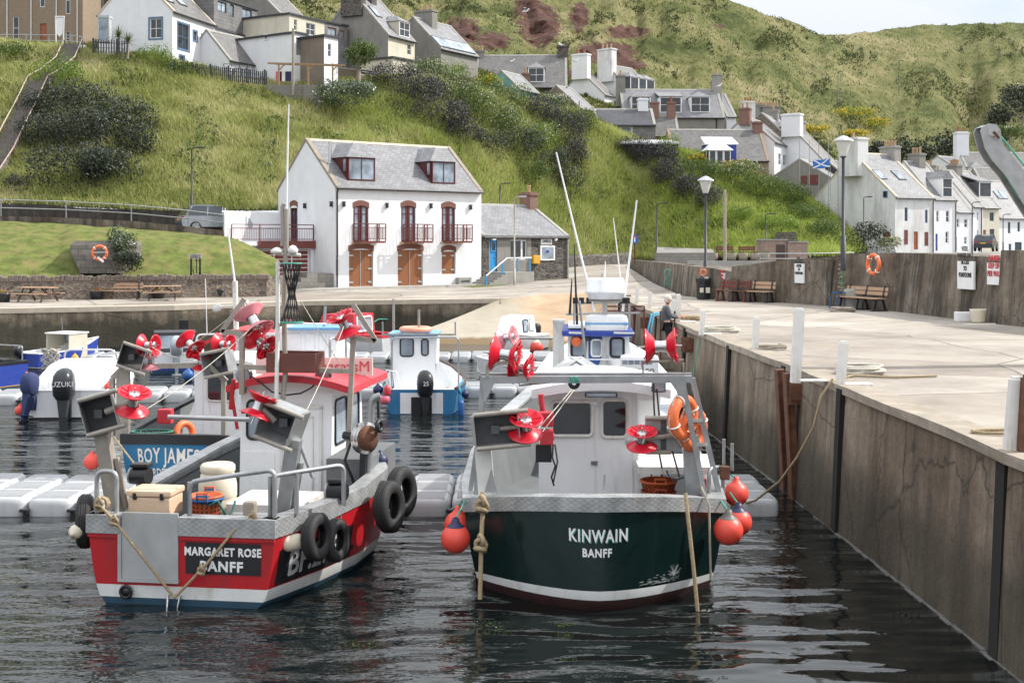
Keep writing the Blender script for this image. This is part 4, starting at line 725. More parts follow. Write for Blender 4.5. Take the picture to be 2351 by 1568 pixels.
# terrace to its left: red balustrade over red slatted garage doors, white wall, stone stair
tt = thing('terrace', 'raised white terrace with red balustrade above red slatted doors', 'terrace', t.location, t.rotation_euler.z); tt['kind'] = 'thing'
z2 = 2.9; m = MB(); m.b0(-5.9, -.02, 2.3, 7.2, z2-.25, z2); obj('terrace_floor', m, HARL, tt)
m = MB(); wallgrid(m, pl((-5.9, 2.5, 0), 0), 0, 5.88, -.5, z2-.26, [(1.9, .7, 5.65, 2.4)], .25); m.b0(-5.9, -5.7, 2.78, 7.2, -.5, z2-.26); obj('wall', m, HARL, tt)
m = MB(); m.b0(-4.0, -.25, 2.74, 2.78, .7, 2.4); gd = obj('garage_door', m, GARAGE, tt); m = MB()
for x in (-3.95, -2.75, -1.5, -.3): m.b0(x-.04, x+.04, 2.70, 2.739, .7, 2.4)
for k in range(7): m.b0(-4, -.25, 2.705, 2.735, .7+k*.27, .75+k*.27)
obj('frame', m, FRAMEW, gd)
m = MB(); m.b0(-4.1, -.03, 2.26, 2.295, z2-.42, z2+.06); obj('fascia', m, MAROONL, tt)
m = MB(); F0 = lambda u, z, d: Vector((u, 2.4-d, z))
for z in (z2+.14, z2+.82, z2+1.05): m.tube([F0(-5.8, z, 0), F0(-.1, z, 0)], .03, 6)
for k in range(4): m.bar(F0(-5.8+k*1.9, z2, 0), F0(-5.8+k*1.9, z2+1.05, 0), .06)
for k in range(48): m.bar(F0(-5.8+k*.12, z2+.14, 0), F0(-5.8+k*.12, z2+.82, 0), .02)
for k in range(1, 25): m.bar((-5.8, 2.4+k*.13, z2+.14), (-5.8, 2.4+k*.13, z2+.82), .02)
obj('balustrade', m, MAROONL, tt)
m = MB(); m.s = False
m = MB()
for k in range(4): m.b0(-1.9-k*.42, -.03, .2, 1.55, -.3+.0, .95-k*.24) if k == 0 else m.b0(-1.9-k*.42, -1.9-(k-1)*.42, .2, 1.55, -.3, .95-k*.24)
m.b0(-1.9, -.03, 1.55, 2.49, -.3, .75); st = obj('stone_stair', m, BLOCK); tag(st, 'short stone stair between the rubble wall and white house', 'stair'); st.location = t.location; st.rotation_euler = t.rotation_euler
m = MB(); a = SB[2]; b = Vector(t.location)+HD*-2.2+HB*1.4; r = []
for p in sub([a, b], 6): r.append([p+Vector((0, 0, -.2)), p+Vector((0, 0, 1.0)), p+Vector((.1, .5, 1.0)), p+Vector((.1, .5, -.2))])
m.loft(r, True); tag(obj('stone_wall', m, STONEQ), 'rubble stone wall end below the red slatted doors', 'wall')['kind'] = 'thing'
m = MB(); a, b = P(515, 485, 77.2), P(655, 483, 83.2); m.prism([Vector((p.x, p.y, 4)) for p in (a, b, b+Vector((-.15, .3, 0)), a+Vector((-.15, .3, 0)))], (0, 0, 2.78)); m.prism([Vector((p.x, p.y, 6.781)) for p in (a+Vector((-.1, -.06, 0)), b, b+Vector((-.2, .4, 0)), a+Vector((-.25, .36, 0)))], (0, 0, .09)); tag(obj('boundary_wall', m, HARL), 'white boundary wall end in front of the silver car', 'wall')['kind'] = 'thing'
# ---------- harbour office ----------
t, fu, gu, L, ze = house('low stone harbour office with blue door and brick chimney', 1107.5, 86.7, 657, 40, 1303, 7.7, 541.5, 2.15, STONED, SLATE, skew=CONC, chim=[(.955, .75, 1.2, 1.0, BRICK, 1, POT)], drop=1, name='harbour_office', fw=[(1125, 550, 1141, 624, 'x'), (1172, 551, 1210, 597, 'x')])
fr = pl((0, 0, 0), 0); (a, e), (b, c) = fu(1125, 550), fu(1141, 624); dr = door(t, fr, (a, c, b, e), -.12, DOORB); window(t, fr, (a+.08, lerp(c, e, .62), b-.08, e-.1), -.068, DOORB, GLASS, (0, 0), .08, 'door_window')
(a, e), (b, c) = fu(1172, 551), fu(1210, 597); window(t, fr, (a, c, lerp(a, b, .7), e), -.12, FRAMEW, GLASS, (0, 0), .06); window(t, fr, (lerp(a, b, .7), c, b, e), -.12, FRAMEW, GLASS, (0, 0), .08)
m = MB(); m.loft([[fr(.5, fu(1115, 600)[1]-.4, y), fr(L*.62, fu(1215, 600)[1]-.1, y), fr(L*.62, ze-.02, y), fr(.1, ze-.02, y)] for y in (.002, .012)], True)
m2 = MB(); wallgrid(m2, lambda u, z, d=0: fr(u, z, .012+d), .55, L*.56, .95, ze-.02, [(fu(1125, 550)[0], .9, fu(1141, 550)[0], fu(1125, 550)[1]), (fu(1172, 551)[0], fu(1172, 597)[1], fu(1210, 551)[0], fu(1172, 551)[1])], .02); obj('render_panel', m2, GREYR, t)
u, z = fu(1254, 554); m = MB(); m.loft([[fr(u-.52, z-.25, y), fr(u+.52, z-.25, y), fr(u+.52, z+.25, y), fr(u-.52, z+.25, y)] for y in (.0, .05)], True); sg = tag(obj('sign_board', m, FRAMEW), 'small white sign reading HARBOUR OFFICE on the stone wall', 'sign'); sg.location, sg.rotation_euler = t.location, t.rotation_euler
letters('HARBOUR\nOFFICE', .25, fr(u, z+.1, .052), (1, 0, 0), (0, 0, 1), BLACK, sg, bold=.008)
u, z = fu(1256, 581); m = MB(); m.loft([[fr(u-.68, z-.52, y), fr(u+.68, z-.52, y), fr(u+.68, z+.52, y), fr(u-.68, z+.52, y)] for y in (.0, .08)], True); sg = tag(obj('notice_board', m, FRAMEW), 'white framed glazed notice board on the harbour office wall', 'notice board'); sg.location, sg.rotation_euler = t.location, t.rotation_euler
m = MB(); m.poly([fr(u-.56, z-.42, .084), fr(u+.56, z-.42, .084), fr(u+.56, z+.42, .084), fr(u-.56, z+.42, .084)]); obj('pane', m, GLASSL, sg); m = MB(); m.poly([fr(u-.15, z, .088), fr(u+.1, z, .088), fr(u+.1, z+.2, .088), fr(u-.15, z+.2, .088)]); obj('notice', m, ROYAL, sg)
u, z = fu(1227, 596); m = MB(); m.bbox(fr(u, z, .14), (.62, .26, .6), .05); dz = tag(obj('wall_box', m, YELLOW), 'yellow defibrillator box fixed to the office wall', 'box'); dz.location, dz.rotation_euler = t.location, t.rotation_euler
for px, mm in ((1303.5, GALV),): u, z = fu(px-2, 600); m = MB(); m.tube([fr(u, ze-.2, .1), fr(u, -.2, .1)], .07, 8); obj('downpipe', m, mm, t)
u, z = fu(1130, 546); m = MB(); m.box(fr(u, ze-.22, .16), (.3, .2, .14)); obj('lamp', m, FRAMEW, t); m = MB(); m.ball(fr(fu(1272, 550)[0], ze-.25, .18), .13); obj('camera', m, FRAMEW, t)
os_ = thing('stair', 'concrete steps with blue and white handrail up to the blue door', 'stair', t.location, t.rotation_euler.z); m = MB(); zf = fu(1133, 624)[1]
for k in range(6): x1 = .35-k*.33; m.b0(x1 if k else .35, x1+.33 if k else 2.9, -2.0, -.02, -.6, zf-k*zf/6)
obj('steps', m, CONC, os_); m = MB(); m.tube([(-1.2, -1.9, .75), (.6, -1.9, zf+.95), (2.75, -1.9, zf+.95)], .045, 8); obj('handrail', m, FRAMEW, os_)
for x in (-1.2, .2, 1.5, 2.6): m = MB(); z0 = max(0, zf*min((x+1.65)/2, 1))-.2; m.bar((x, -1.9, z0), (x, -1.9, min(.75+(x+1.2)*.62, zf+.95)), .07); obj('post', m, DOORB, os_)
# ---------- village on the hill ----------
HS = house
HS('brown harled terrace house with white downpipes and an orange door', -60, 118, 112, -3, 190, 8, -75, 3, HARLB, SLATE, fw=[(29, 39, 43, 91, '1'), (91, -30, 103, 17, '1'), (150, -30, 161, 33, '1'), (150, 72, 161, 104, '1'), (92, 55, 107, 106, 'O'), (-30, 39, -16, 91, '1')], drop=3, pipes=(17, 72, 130, 178), pipem=FRAMEW)
HS('dark rubble stone house behind the white gable', 188, 122, 112, 4, 262, 7, -70, 3, STONED, SLATE, fw=[(222, -10, 237, 47, '1')], drop=3)
HS('white house with blue framed windows and a bare gable at the top of the bank', 396, 105, 152, 75, 492, 6.9, 26, 3.4, HARL, SLATEO, gw=[(344, 44, 371, 88, 'b')], fw=[(408, 52, 434, 118, 'b'), (444, 72, 452, 95, 'b'), (463, 81, 472, 104, 'b'), (412, 128, 423, 150, 'b')], sky=[(.15, .25, 1.2, 1.6), (.5, .3, 1.2, 1.6)], drop=3, skew=COPING)
def absorb(lo, up):
    bpy.context.view_layer.update(); k = lo.matrix_world.inverted() @ up.matrix_world
    for ch in list(up.children): ch.parent = lo; ch.matrix_parent_inverse = k
    bpy.data.objects.remove(up)
lo_ = HS('white house with a slate clad flat roofed upper storey', 491, 112, 178, 70, 590, 6, 66, 0, HARL, SLATED, drop=3)[0]; up_ = HS('slate clad upper storey with dark framed windows', 491, 112.2, 66, 70, 590, 5.6, -6, 0, TILEW, SLATED, fw=[(500, 2, 520, 32, 'k'), (528, 10, 537, 40, 'k'), (556, 18, 578, 52, 'k')], drop=.1, cat='upper storey')[0]; absorb(lo_, up_)
HS('white lean to with a steep old slate roof beside the greenhouse', 526, 108, 172, 62, 612, 5, 138, 2.6, HARL, SLATEO, drop=3, cat='outhouse', skew=0)
HS('white flat roofed box house with a dark fascia', 676, 108, 172, 55, 703, 8.4, 77, 0, HARL, CHARC, gw=[(607, 80, 616, 92, '0')], fw=[(680, 86, 692, 128, 'k')], drop=3)
HS('brown rendered flat roofed extension with a white side', 744, 107, 180, 55, 776, 5.3, 84, 0, HARL, CHARC, gmat=BROWNR, fw=[(753, 100, 761, 132, '1')], drop=3, cat='extension')
HS('cream upper flat roofed house with white windows', 664, 114, 120, 60, 745, 6, 34, 0, CREAM, CHARC, fw=[(675, 45, 682, 72, '1'), (703, 52, 724, 84, 'w')], drop=3); HS('small slate fronted house with orange framed windows', 746, 121, 120, 55, 797, 6, 52, 0, TILEW, CHARC, fw=[(752, 62, 772, 88, 'r'), (780, 70, 790, 90, 'r')], drop=3)
HS('old slate roofed house behind the white box house', 640, 124, 100, 60, 700, 8, 30, 3.5, GREYR, SLATEO, chim=[(.0, 2.2, .9, .5, GREYR, 3, POT)], drop=4)
HS('large grey gabled house with a cream front and red ridge', 891, 122, 130, 62, 952, 8.2, 81, 4.3, CREAM, SLATE, gmat=GREYR, chim=[(.02, .8, 2.4, 1.0, STONED, 4, POT), (.5, .9, 1.8, 1.2, STONED, 4, POT)], dorm=[(.62, 1.9, .02, 1.5, 'hip', CREAM, SLATE)], fw=[(935, 100, 944, 128, '1')], sky=[(.25, .45, .9, 1.6)], drop=4)
HS('cream flat roofed kitchen extension below the grey gable', 902, 117, 168, 55, 958, 4, 134, 0, CREAM, CHARC, drop=3, cat='extension')
HS('grey gabled house with a glazed mansard roof', 1012, 128, 162, 58, 1097, 7, 112, 3.4, GREYR, SLATE, chim=[(.35, .9, 2.2, 1.0, GREYR, 3, POT)], sky=[(.07+.115*i, .03, 1.0, 1.7) for i in range(8)], drop=5)
HS('grey garage with a sloping roof and white end', 826, 112, 190, 50, 852, 6.6, 163, .5, M('pale_render', (.5, .5, .48), .9), CHARC, gmat=BROWNR, fw=[(836, 172, 846, 186, '0')], drop=3, cat='garage', skew=0)
HS('long slate roofed stone house with one white dormer', 1090, 146, 232, -2, 1302, 8, 201, 4.1, STONED, SLATEO, chim=[(.955, 1.3, .9, 1.1, STONED, 1, BLACK), (.0, 1.8, .9, .6, GREYR, 4, POT)], dorm=[(.665, 1.9, .12, 1.7, 'hip', FRAMEW, SLATE)], sky=[(.34, .1, .9, .9), (.43, .18, .9, .9)], drop=5)
HS('teal boarded summerhouse with a grey roof', 1192, 130, 232, 62, 1236, 4.2, 205, 1.9, TEAL, SLATE, drop=3, cat='summerhouse', skew=0)
HS('thin brick chimney house behind the teal summerhouse', 1206, 136, 225, 10, 1222, 3, 205, .4, BRICK, SLATE, drop=2, cat='outhouse', chim=[(.4, .8, .8, 1.4, BRICK, 1, POT)], skew=0)
HS('brown gabled house with a small blue paned window', 1334, 142, 305, 55, 1367, 6.6, 250, 2.7, BROWNR, SLATE, gmat=BROWNR, gw=[(1272, 222, 1293, 242, 'c')], drop=4)
HS('tall white gable with one broad white chimney', 1388, 158, 272, 58, 1410, 6.6, 218, 3.0, HARL, SLATEO, chim=[(.0, .9, 2.2, 2.2, HARL, 2, POTR)], drop=5)
HS('weathered white gable with a tall chimney and three side dormers', 1455, 160, 272, 48, 1512, 8.6, 220, 4.2, HARLG, SLATEO, chim=[(.02, 1.0, 2.3, 2.0, HARLG, 3, POT)], dorm=[(.14, 1.9, .1, 1.9, 'hip', SLATED, SLATE, None, (0, 0)), (.45, 1.9, .1, 1.9, 'hip', SLATED, SLATE, None, (0, 0)), (.76, 1.9, .1, 1.9, 'hip', SLATED, SLATE, None, (0, 0))], drop=5)
HS('grey house end with four chimney pots behind the white gables', 1404, 166, 262, 3, 1460, 7, 222, 2.4, GREYR, SLATEO, chim=[(.05, 2.2, 1, 1.9, GREYR, 3, POTR), (.85, 2.6, 1, .9, GREYR, 4, POT)], drop=5)
HS('long grey house with three white dormers and end chimneys', 1432, 150, 314, 2, 1664, 8, 269, 3.6, GREYR, SLATE, chim=[(.01, 1.0, 1.2, 1.7, GREYR, 1, POT), (.985, 1.0, 1.2, 1.9, CONC, 1, POT)], dorm=[(.175, 2.3, .14, 1.9, 'hip', FRAMEW, SLATE), (.47, 2.6, .12, 1.9, 'flat', FRAMEW, SLATE), (.765, 2.3, .14, 1.9, 'hip', FRAMEW, SLATE)], fw=[(1502, 284, 1512, 313, '1'), (1586, 295, 1602, 312, 'w'), (1604, 295, 1620, 312, 'w')], pipes=(1645,), drop=4)
HS('white rendered end house right of the three dormer house', 1668, 153, 312, 12, 1690, 7, 268, 3, HARL, SLATE, chim=[(.0, .9, 1, 1.6, BRICK, 1, POT)], drop=4, skew=0)
HS('low dark slate house with a blue tinted window', 1368, 138, 322, 1, 1505, 6, 287, 1.9, TILEW, SLATED, fw=[(1384, 292, 1400, 300, '0'), (1424, 291, 1450, 316, 'c')], chim=[(.84, 1.1, .9, 1.2, HARL, 0, POT)], drop=3, skew=0)
HS('low house with a tall red brick chimney', 1500, 141, 320, 1, 1560, 5, 312, 2.3, GREYR, SLATEO, chim=[(.15, .9, .9, 1.6, BRICK, 0, POT), (.8, .9, .9, 1.6, BRICK, 1, POTR)], drop=3, skew=0)
t = thing('shelter', 'flat pale roofed shelter with dark posts above the shrubs', 'shelter', P(1428, 345, 131), R(2)); m = MB(); m.add([(-.2, -.2, .75), (5.9, -.2, .75), (5.6, 3, 1.3), (.3, 3, 1.3)], [(0, 1, 2, 3)]); m.b0(-.2, 5.9, -.2, 3, .6, .749); obj('roof', m, M('pale_felt_roof', (.45, .45, .46), .8), t)
m = MB(); m.b0(.2, 5.6, .3, 2.9, -3, .6); obj('wall', m, SLATED, t)
for x in (3.8, 4.8, 5.7): m = MB(); m.bar((x, 0, -2), (x, 0, .6), .12); obj('post', m, WOODD, t)
HS('long slate cottage with a brown gable end and blue porch', 1545, 134, 430, 3, 1765, 7, 368, 3.4, HARLB, SLATEO, chim=[(.965, .9, 1.0, .9, BRICK, 0, POT)], drop=3, skew=HARLB)
pr = thing('porch', 'blue boarded dormer porch with a white roof on the long cottage', 'porch', P(1622, 375, 131.5), R(3)); m = MB(); m.b0(0, 3.1, 0, 2.5, -3, 2.0); obj('wall', m, ROYAL, pr); m = MB(); m.add([(-.2, -.2, 2.0), (3.3, -.2, 2.0), (3.2, 2.6, 2.9), (-.1, 2.6, 2.9)], [(0, 1, 2, 3)]); m.b0(-.2, 3.3, -.2, 2.5, 1.9, 2.0); obj('roof', m, FRAMEW, pr)
pr = thing('conservatory', 'small white glazed conservatory below the blue porch', 'conservatory', P(1628, 385, 129), R(8)); fr = pl((0, 0, 0), 0); lf = pl((0, 2, 0), R(-90)); m = MB(); m.b0(0, 2.3, 0, 2, -3, .3); obj('wall', m, FRAMEW, pr)
for i in range(3): window(pr, fr, (i*.76, .3, i*.76+.74, 1.75), -.05, FRAMEW, GLASS, (0, 0), .09)
for i in range(2): window(pr, lf, (i*1.0, .3, i*1+.98, 1.75), -.05, FRAMEW, GLASS, (0, 0), .09)
m = MB(); m.add([(-.2, -.2, 1.76), (2.5, -.2, 1.76), (2.5, 2.2, 1.76), (-.2, 2.2, 1.76), (.5, 1, 2.6), (1.8, 1, 2.6)], [(0, 1, 5, 4), (1, 2, 5), (2, 3, 4, 5), (3, 0, 4), (3, 2, 1, 0)]); obj('roof', m, FRAMEW, pr)
HS('white chimney house in the middle of the hill row', 1716, 168, 330, 5, 1760, 7, 305, 2.2, HARLG, SLATEO, chim=[(.4, 1.7, 1.2, 2.2, HARLG, 2, POTR)], drop=5); HS('grey house with a long row of chimney pots', 1745, 172, 330, 5, 1800, 7, 290, 1.6, GREYR, SLATEO, chim=[(.2, 1.2, 1, 1.6, GREYR, 2, POT), (.7, 3.0, 1, 1.4, GREYR, 6, POT)], drop=5)
HS('narrow white house beside the brown gable', 1778, 138, 420, 66, 1812, 6.4, 326, 2.8, HARL, SLATEO, fw=[(1787, 352, 1793, 380, '1'), (1798, 355, 1804, 382, '1')], drop=4, chim=[(.0, .9, 1.2, .9, BRICK, 2, POT)], skew=0)
HS('rubble stone house with small slate dormers up the lane', 1812, 148, 410, 68, 1840, 6.5, 318, 3.0, STONE, SLATE, chim=[(.9, .9, 1.2, 1.0, GREYR, 1, POT)], dorm=[(.2, 1.6, .05, 1.2, 'hip', SLATED, SLATE), (.55, 1.6, .05, 1.2, 'hip', SLATED, SLATE)], drop=4)
HS('white gabled house with a broad white chimney behind the flag', 1908, 140, 450, 55, 1934, 9.0, 388, 4.6, HARL, SLATEO, chim=[(.0, .9, 2.2, 1.6, HARL, 2, POT), (.6, .9, 1.2, .9, GREYR, 1, POT)], gw=[(1896, 412, 1907, 426, 'c')], drop=5)
HS('bare grey gable house wrapped in scaffolding', 1905, 131, 455, 58, 1925, 6.4, 408, 1.9, HARL, SLATE, gmat=GREYR, gw=[(1839, 404, 1853, 424, 's'), (1858, 402, 1880, 424, 's')], drop=4)
HS('dark glazed end house beside the tall lamp', 1936, 138, 440, 30, 1958, 5, 402, 1.6, CHARC, SLATE, fw=[(1940, 405, 1947, 425, 'c'), (1949, 405, 1956, 425, 'c')], drop=4, cat='house', skew=0)
# shore row at the right
HS('large white shore house with rusty shutters and a streaked gable chimney', 2055, 122, 577, 30, 2143, 11, 452, 4.4, HARLG, SLATE, gw=[(2028, 439, 2038, 454, 'v'), (2030, 533, 2044, 557, 's')], fw=[(2077, 477, 2084, 508, 'v'), (2124, 482, 2130, 512, 'v'), (2076, 528, 2084, 561, 's'), (2098, 532, 2108, 573, 'O'), (2123, 533, 2131, 564, 's')], chim=[(.01, 1.4, 2.6, 1.5, HARLG, 1, POT), (.985, .9, 2.0, .9, CONC, 4, POT)], sky=[(.12, .38, 1, 1.5), (.62, .38, 1, 1.5)], pipes=(2141,), drop=2, skew=COPING)
HS('white shore cottage with a tall stone dormer and blue door', 2144, 128.5, 577, 30, 2195, 8, 457, 3.9, HARL, SLATE, fw=[(2150, 484, 2156, 510, '1'), (2172, 484, 2180, 511, '1'), (2148, 537, 2153, 576, 'D'), (2171, 532, 2178, 559, '1')], chim=[(.6, .9, 1.6, .9, GREYR, 3, POT)], dorm=[(.62, 1.5, .02, 2.0, 'gab', HARL, SLATE, None, (0, 1))], pipes=(2193,), drop=2)
HS('lower white shore cottage with small windows', 2195, 132.5, 577, 30, 2232, 8, 486, 4.2, HARL, SLATE, fw=[(2197, 502, 2203, 523, '1'), (2214, 503, 2222, 523, '1'), (2193.5, 545, 2197, 576, 'D'), (2214, 544, 2220, 561, '1')], chim=[(.75, 1.0, 2.0, .2, GREYR, 1, POT)], pipes=(2231,), drop=2)
HS('narrow white shore cottage between drainpipes', 2233, 135.5, 577, 30, 2256, 8, 474, 3.9, HARL, SLATE, fw=[(2243, 486, 2247, 506, '1'), (2243, 528, 2247, 548, '1')], pipes=(2252,), drop=2)
HS('beige shore cottage with blue windows and a slate dormer', 2256, 137.5, 577, 30, 2294, 8, 476, 4.0, CREAM, SLATE, fw=[(2272, 488, 2282, 508, 'v'), (2272, 526, 2283, 548, 'v'), (2257, 528, 2264, 551, 'O')], chim=[(.1, .9, 1.4, .7, GREYR, 4, POT)], dorm=[(.6, 2.0, .25, 1.7, 'flat', SLATED, SLATE, None, (0, 0))], drop=2)
HS('white shore cottage with blue frames at the end of the row', 2294, 140.5, 577, 30, 2420, 8, 500, 4.2, HARL, SLATE, fw=[(2314, 510, 2320, 536, 'v'), (2336, 510, 2342, 532, 'v'), (2316, 560, 2322, 575, 'v'), (2330, 556, 2346, 576, 'v')], sky=[(.04, .5, 1, 1.2), (.1, .5, 1, 1.2), (.3, .5, 1, 1.2), (.36, .5, 1, 1.2)], drop=2)
HS('white boarded cabin with a dark metal roof above the shore row', 2204, 165, 430, 42, 2248, 6.4, 393, 2.0, WBOARD, M('dark_metal_roof', (.05, .06, .08), .5), gw=[(2160, 398, 2172, 424, 'k')], drop=4, cat='cabin', skew=0)
HS('slate roofed house with a white chimney behind the shore row', 2232, 158, 440, 4, 2420, 8, 414, 3.6, HARL, SLATEO, chim=[(.03, 1.6, 1.1, 2.6, HARL, 2, POTR)], dorm=[(.08, 1.6, .1, 1.2, 'hip', FRAMEW, SLATE)], drop=4); HS('old slate house behind the shore dormers', 2265, 152, 460, 6, 2420, 7, 446, 3.2, GREYR, SLATEO, drop=4)
HS('grey roofed shed below the white cabin', 2132, 152, 440, 10, 2175, 5, 428, 1.2, CONC, SLATE, chim=[(.5, 1.6, 1, 1.4, CONC, 3, POT)], drop=4, cat='shed')
# ---------- boats ----------
def frame_of(t):
    m = Matrix.Translation(t.location) @ Matrix.Rotation(t.rotation_euler.z, 4, 'Z'); inv = m.inverted()
    return (lambda px, py, Y: inv @ P(px, py, Y)), (lambda px, py, z=0: inv @ G(px, py, z)), m
def wz(z, wg, zg, ww, zk, pw):
    if z < 0: return ww*math.sqrt(max(0, 1-(z/zk)**2))
    return ww+(wg-ww)*(min(z/zg, 1.2))**pw
def hull(t, S, s1, s2, mats, pw=.4, bulge=0, zc=0, deckz=.45, inner=None, rows=(.3, .65, 1), clinker=0):
    m = MB(); rings = []; inner = inner or M_DECKG
    def zr(st): return [st[4], st[4]*.55, -.06, s1, s2]+[s2+(st[2]-s2)*k for k in rows]
    for i, st in enumerate(S):
        xo = st[5] if len(st) > 5 else 0; zs = zr(st); rk = st[6] if len(st) > 6 else 0
        half = [(wz(z, st[1], st[2], st[3], st[4], pw), z) for z in zs]
        rings.append([Vector((xo-w_, st[0]+rk*z, z)) for w_, z in reversed(half)]+[Vector((xo+w_, st[0]+rk*z, z)) for w_, z in half[1:]])
    n = len(zs); idx = [0, 0, 0, 1]+[2]*(n-5)           # band material of each row gap
    band = list(reversed(idx))+idx; o = len(m.v); m.v += [tuple(p) for r in rings for p in r]; k = len(rings[0])
    for i in range(len(rings)-1):
        for j in range(k-1): m.f.append([o+i*k+j, o+i*k+j+1, o+(i+1)*k+j+1, o+(i+1)*k+j]); m.mi.append(band[j]); m.sm.append(not clinker)
    st = S[0]; xo = st[5] if len(st) > 5 else 0; C = 17; g = []
    def tp(s, z):                                       # transom point
        w_ = wz(z, st[1], st[2], st[3], st[4], pw); zz = z+(zc*(1-s*s)*(z/st[2]) if z > 0 else 0)
        return Vector((xo+s*w_, st[0]-bulge*(1-abs(s)**1.7)*(1 if z > 0 else max(.2, 1-z/st[4]*.8)), zz))
    for z in zr(st): g.append([tp(-1+2*c/(C-1), z) for c in range(C)])
    o = len(m.v); m.v += [tuple(p) for r in g for p in r]
    for i in range(n-1):
        for c in range(C-1): m.f.append([o+i*C+c, o+i*C+c+1, o+(i+1)*C+c+1, o+(i+1)*C+c]); m.mi.append(idx[i]); m.sm.append(bool(bulge))
    h = obj('hull', m, mats, t)
    gp = [r[0] for r in reversed(rings)]; sp = [r[-1] for r in rings]; ts = g[-1] if bulge else [g[-1][0], g[-1][-1]]
    path = gp+(ts[1:-1] if bulge else [])+sp           # gunwale: port bow -> stern -> starboard bow
    m = MB(); ins = [];
    for i, p in enumerate(path):
        a, b = path[max(i-1, 0)], path[min(i+1, len(path)-1)]; nr = Vector((0, 0, 1)).cross(b-a).normalized(); ins.append(p+nr*.07)
    nS = len(S); low = []
    for i, p in enumerate(path):
        k = nS-1-i if i < nS else (i-(len(path)-nS) if i >= len(path)-nS else -1)
        if k < 0: low.append(Vector((p.x*.93, p.y+.14, deckz))); continue
        s_ = S[k]; w0 = max(wz(deckz, s_[1], s_[2], s_[3], s_[4], pw)-.09, .01); xo = s_[5] if len(s_) > 5 else 0; low.append(Vector((xo+math.copysign(w0, p.x-xo), p.y+(.12 if k == 0 else 0), deckz)))
    m.loft([[p, q, l] for p, q, l in zip(path, ins, low)], False, False); m.poly(low); obj('deck', m, inner, t)
    return h, path, tp
def rail_cap(t, path, h, w_, mat, name='gunwale', out=.02, lo=0):
    m = MB(); r = []
    for i, p in enumerate(path):
        a, b = path[max(i-1, 0)], path[min(i+1, len(path)-1)]; n = (b-a).cross(Vector((0, 0, 1))).normalized()
        r.append([p+n*out+Vector((0, 0, lo)), p+n*out+Vector((0, 0, h)), p-n*w_+Vector((0, 0, h)), p-n*w_+Vector((0, 0, h-.05)), p-n*(.012)+Vector((0, 0, h-.05)), p-n*.012+Vector((0, 0, lo))])
    m.loft(r, True); return obj(name, m, mat, t)
M_DECKG = M('grey_deck_paint', (.14, .15, .155), .7, var=.15, sc=3, dirt=.4, dcol=(.14, .12, .10))
def rrect(fn, a, c, b, e, r, d=0, k=4):
    P_ = []
    for cx, cy, a0 in ((b-r, e-r, 0), (a+r, e-r, 90), (a+r, c+r, 180), (b-r, c+r, 270)):
        for i in range(k+1): P_.append(fn(cx+r*math.cos(R(a0+90*i/k)), cy+r*math.sin(R(a0+90*i/k)), d))
    return P_
def bwin(par, fn, a, c, b, e, r=.07, frame=None, pane=None, fw=.022):
    q = rrect(fn, a, c, b, e, r, .012); m = MB(); m.tube(q+[q[0], q[1]], fw, 6, False); w_ = obj('window', m, frame or BLACK, par); m = MB(); m.poly(rrect(fn, a, c, b, e, r, .008)); obj('pane', m, pane or GLASSL, w_); return w_
def fplane(o, u, v):
    o, u, v = Vector(o), Vector(u).normalized(), Vector(v); v = (v-u*v.dot(u)).normalized(); n = u.cross(v); return lambda a, b, d=0: o+u*a+v*b+n*d
def boxhouse(par, b, tp, mat, name='wheelhouse'):        # b, tp: four corners, aft-left, aft-right, fore-right, fore-left
    m = MB(); m.loft([b, tp], True); return obj(name, m, mat, par)
def camber_roof(par, x0, x1, y0, y1, z, th, camber, mat, name='roof', tilt=0):
    m = MB(); r = []
    for i in range(11):
        k = i/10; x = lerp(x0, x1, k); zz = z+camber*4*k*(1-k); r.append([(x, y0, zz), (x, y0, zz+th), (x, y1, zz+th+tilt), (x, y1, zz+tilt)])
    m.loft(r, True, True, False); rf = obj(name, m, mat, par); m = MB(); a = [(p[0][0], p[0][2]+.005) for p in r[1:-1]]; a = [(a[0][0], z-.06)]+a+[(a[-1][0], z-.06)]; m.loft([[(x, y, zz) for x, zz in a] for y in (y0+.34, y1-.3)], True); obj('eaves', m, CLEANW, rf); return rf
def reel(par, c, ax, s=.45, gap=.17, mat=None, name='reel', ang=0):   # two dished plates on a drum
    mat = mat or REEL; s *= 1.03; gap *= .72; c, ax = Vector(c), Vector(ax).normalized(); m = MB(); g = gap*s/.45
    m.lathe([(.001, -g*1.2), (.075*s/.45, -g*1.2), (.075*s/.45, -g*.5), (.068*s/.45, 0), (.075*s/.45, g*.5), (.075*s/.45, g*1.2), (.001, g*1.2)], c, ax, 14); m.cyl(c-ax*g*2.4, c+ax*g*1.9, .012, n=6); d = obj(name, m, STEEL, par)
    for sg in (-1, 1):
        m = MB(); R_ = s/2; pr = [(.085*s/.45, .5), (.105*s/.45, .58), (.15*s/.45, .82), (R_*.86, 1.16), (R_, 1.27), (R_*1.005, 1.34), (R_*.85, 1.26), (.145*s/.45, .92), (.04*s/.45, .8)]
        m.lathe([(r, z*g) for r, z in pr], c, ax*sg, 24)
        a = ax.orthogonal().normalized(); b = ax.cross(a)
        for k in range(8):
            q = a*math.cos(k*math.pi/4)+b*math.sin(k*math.pi/4); m.bar(c+ax*sg*g*1.03+q*.07*s/.45, c+ax*sg*g*1.5+q*R_*.86, .012, .02)
        obj('dish', m, mat, d)
    return d
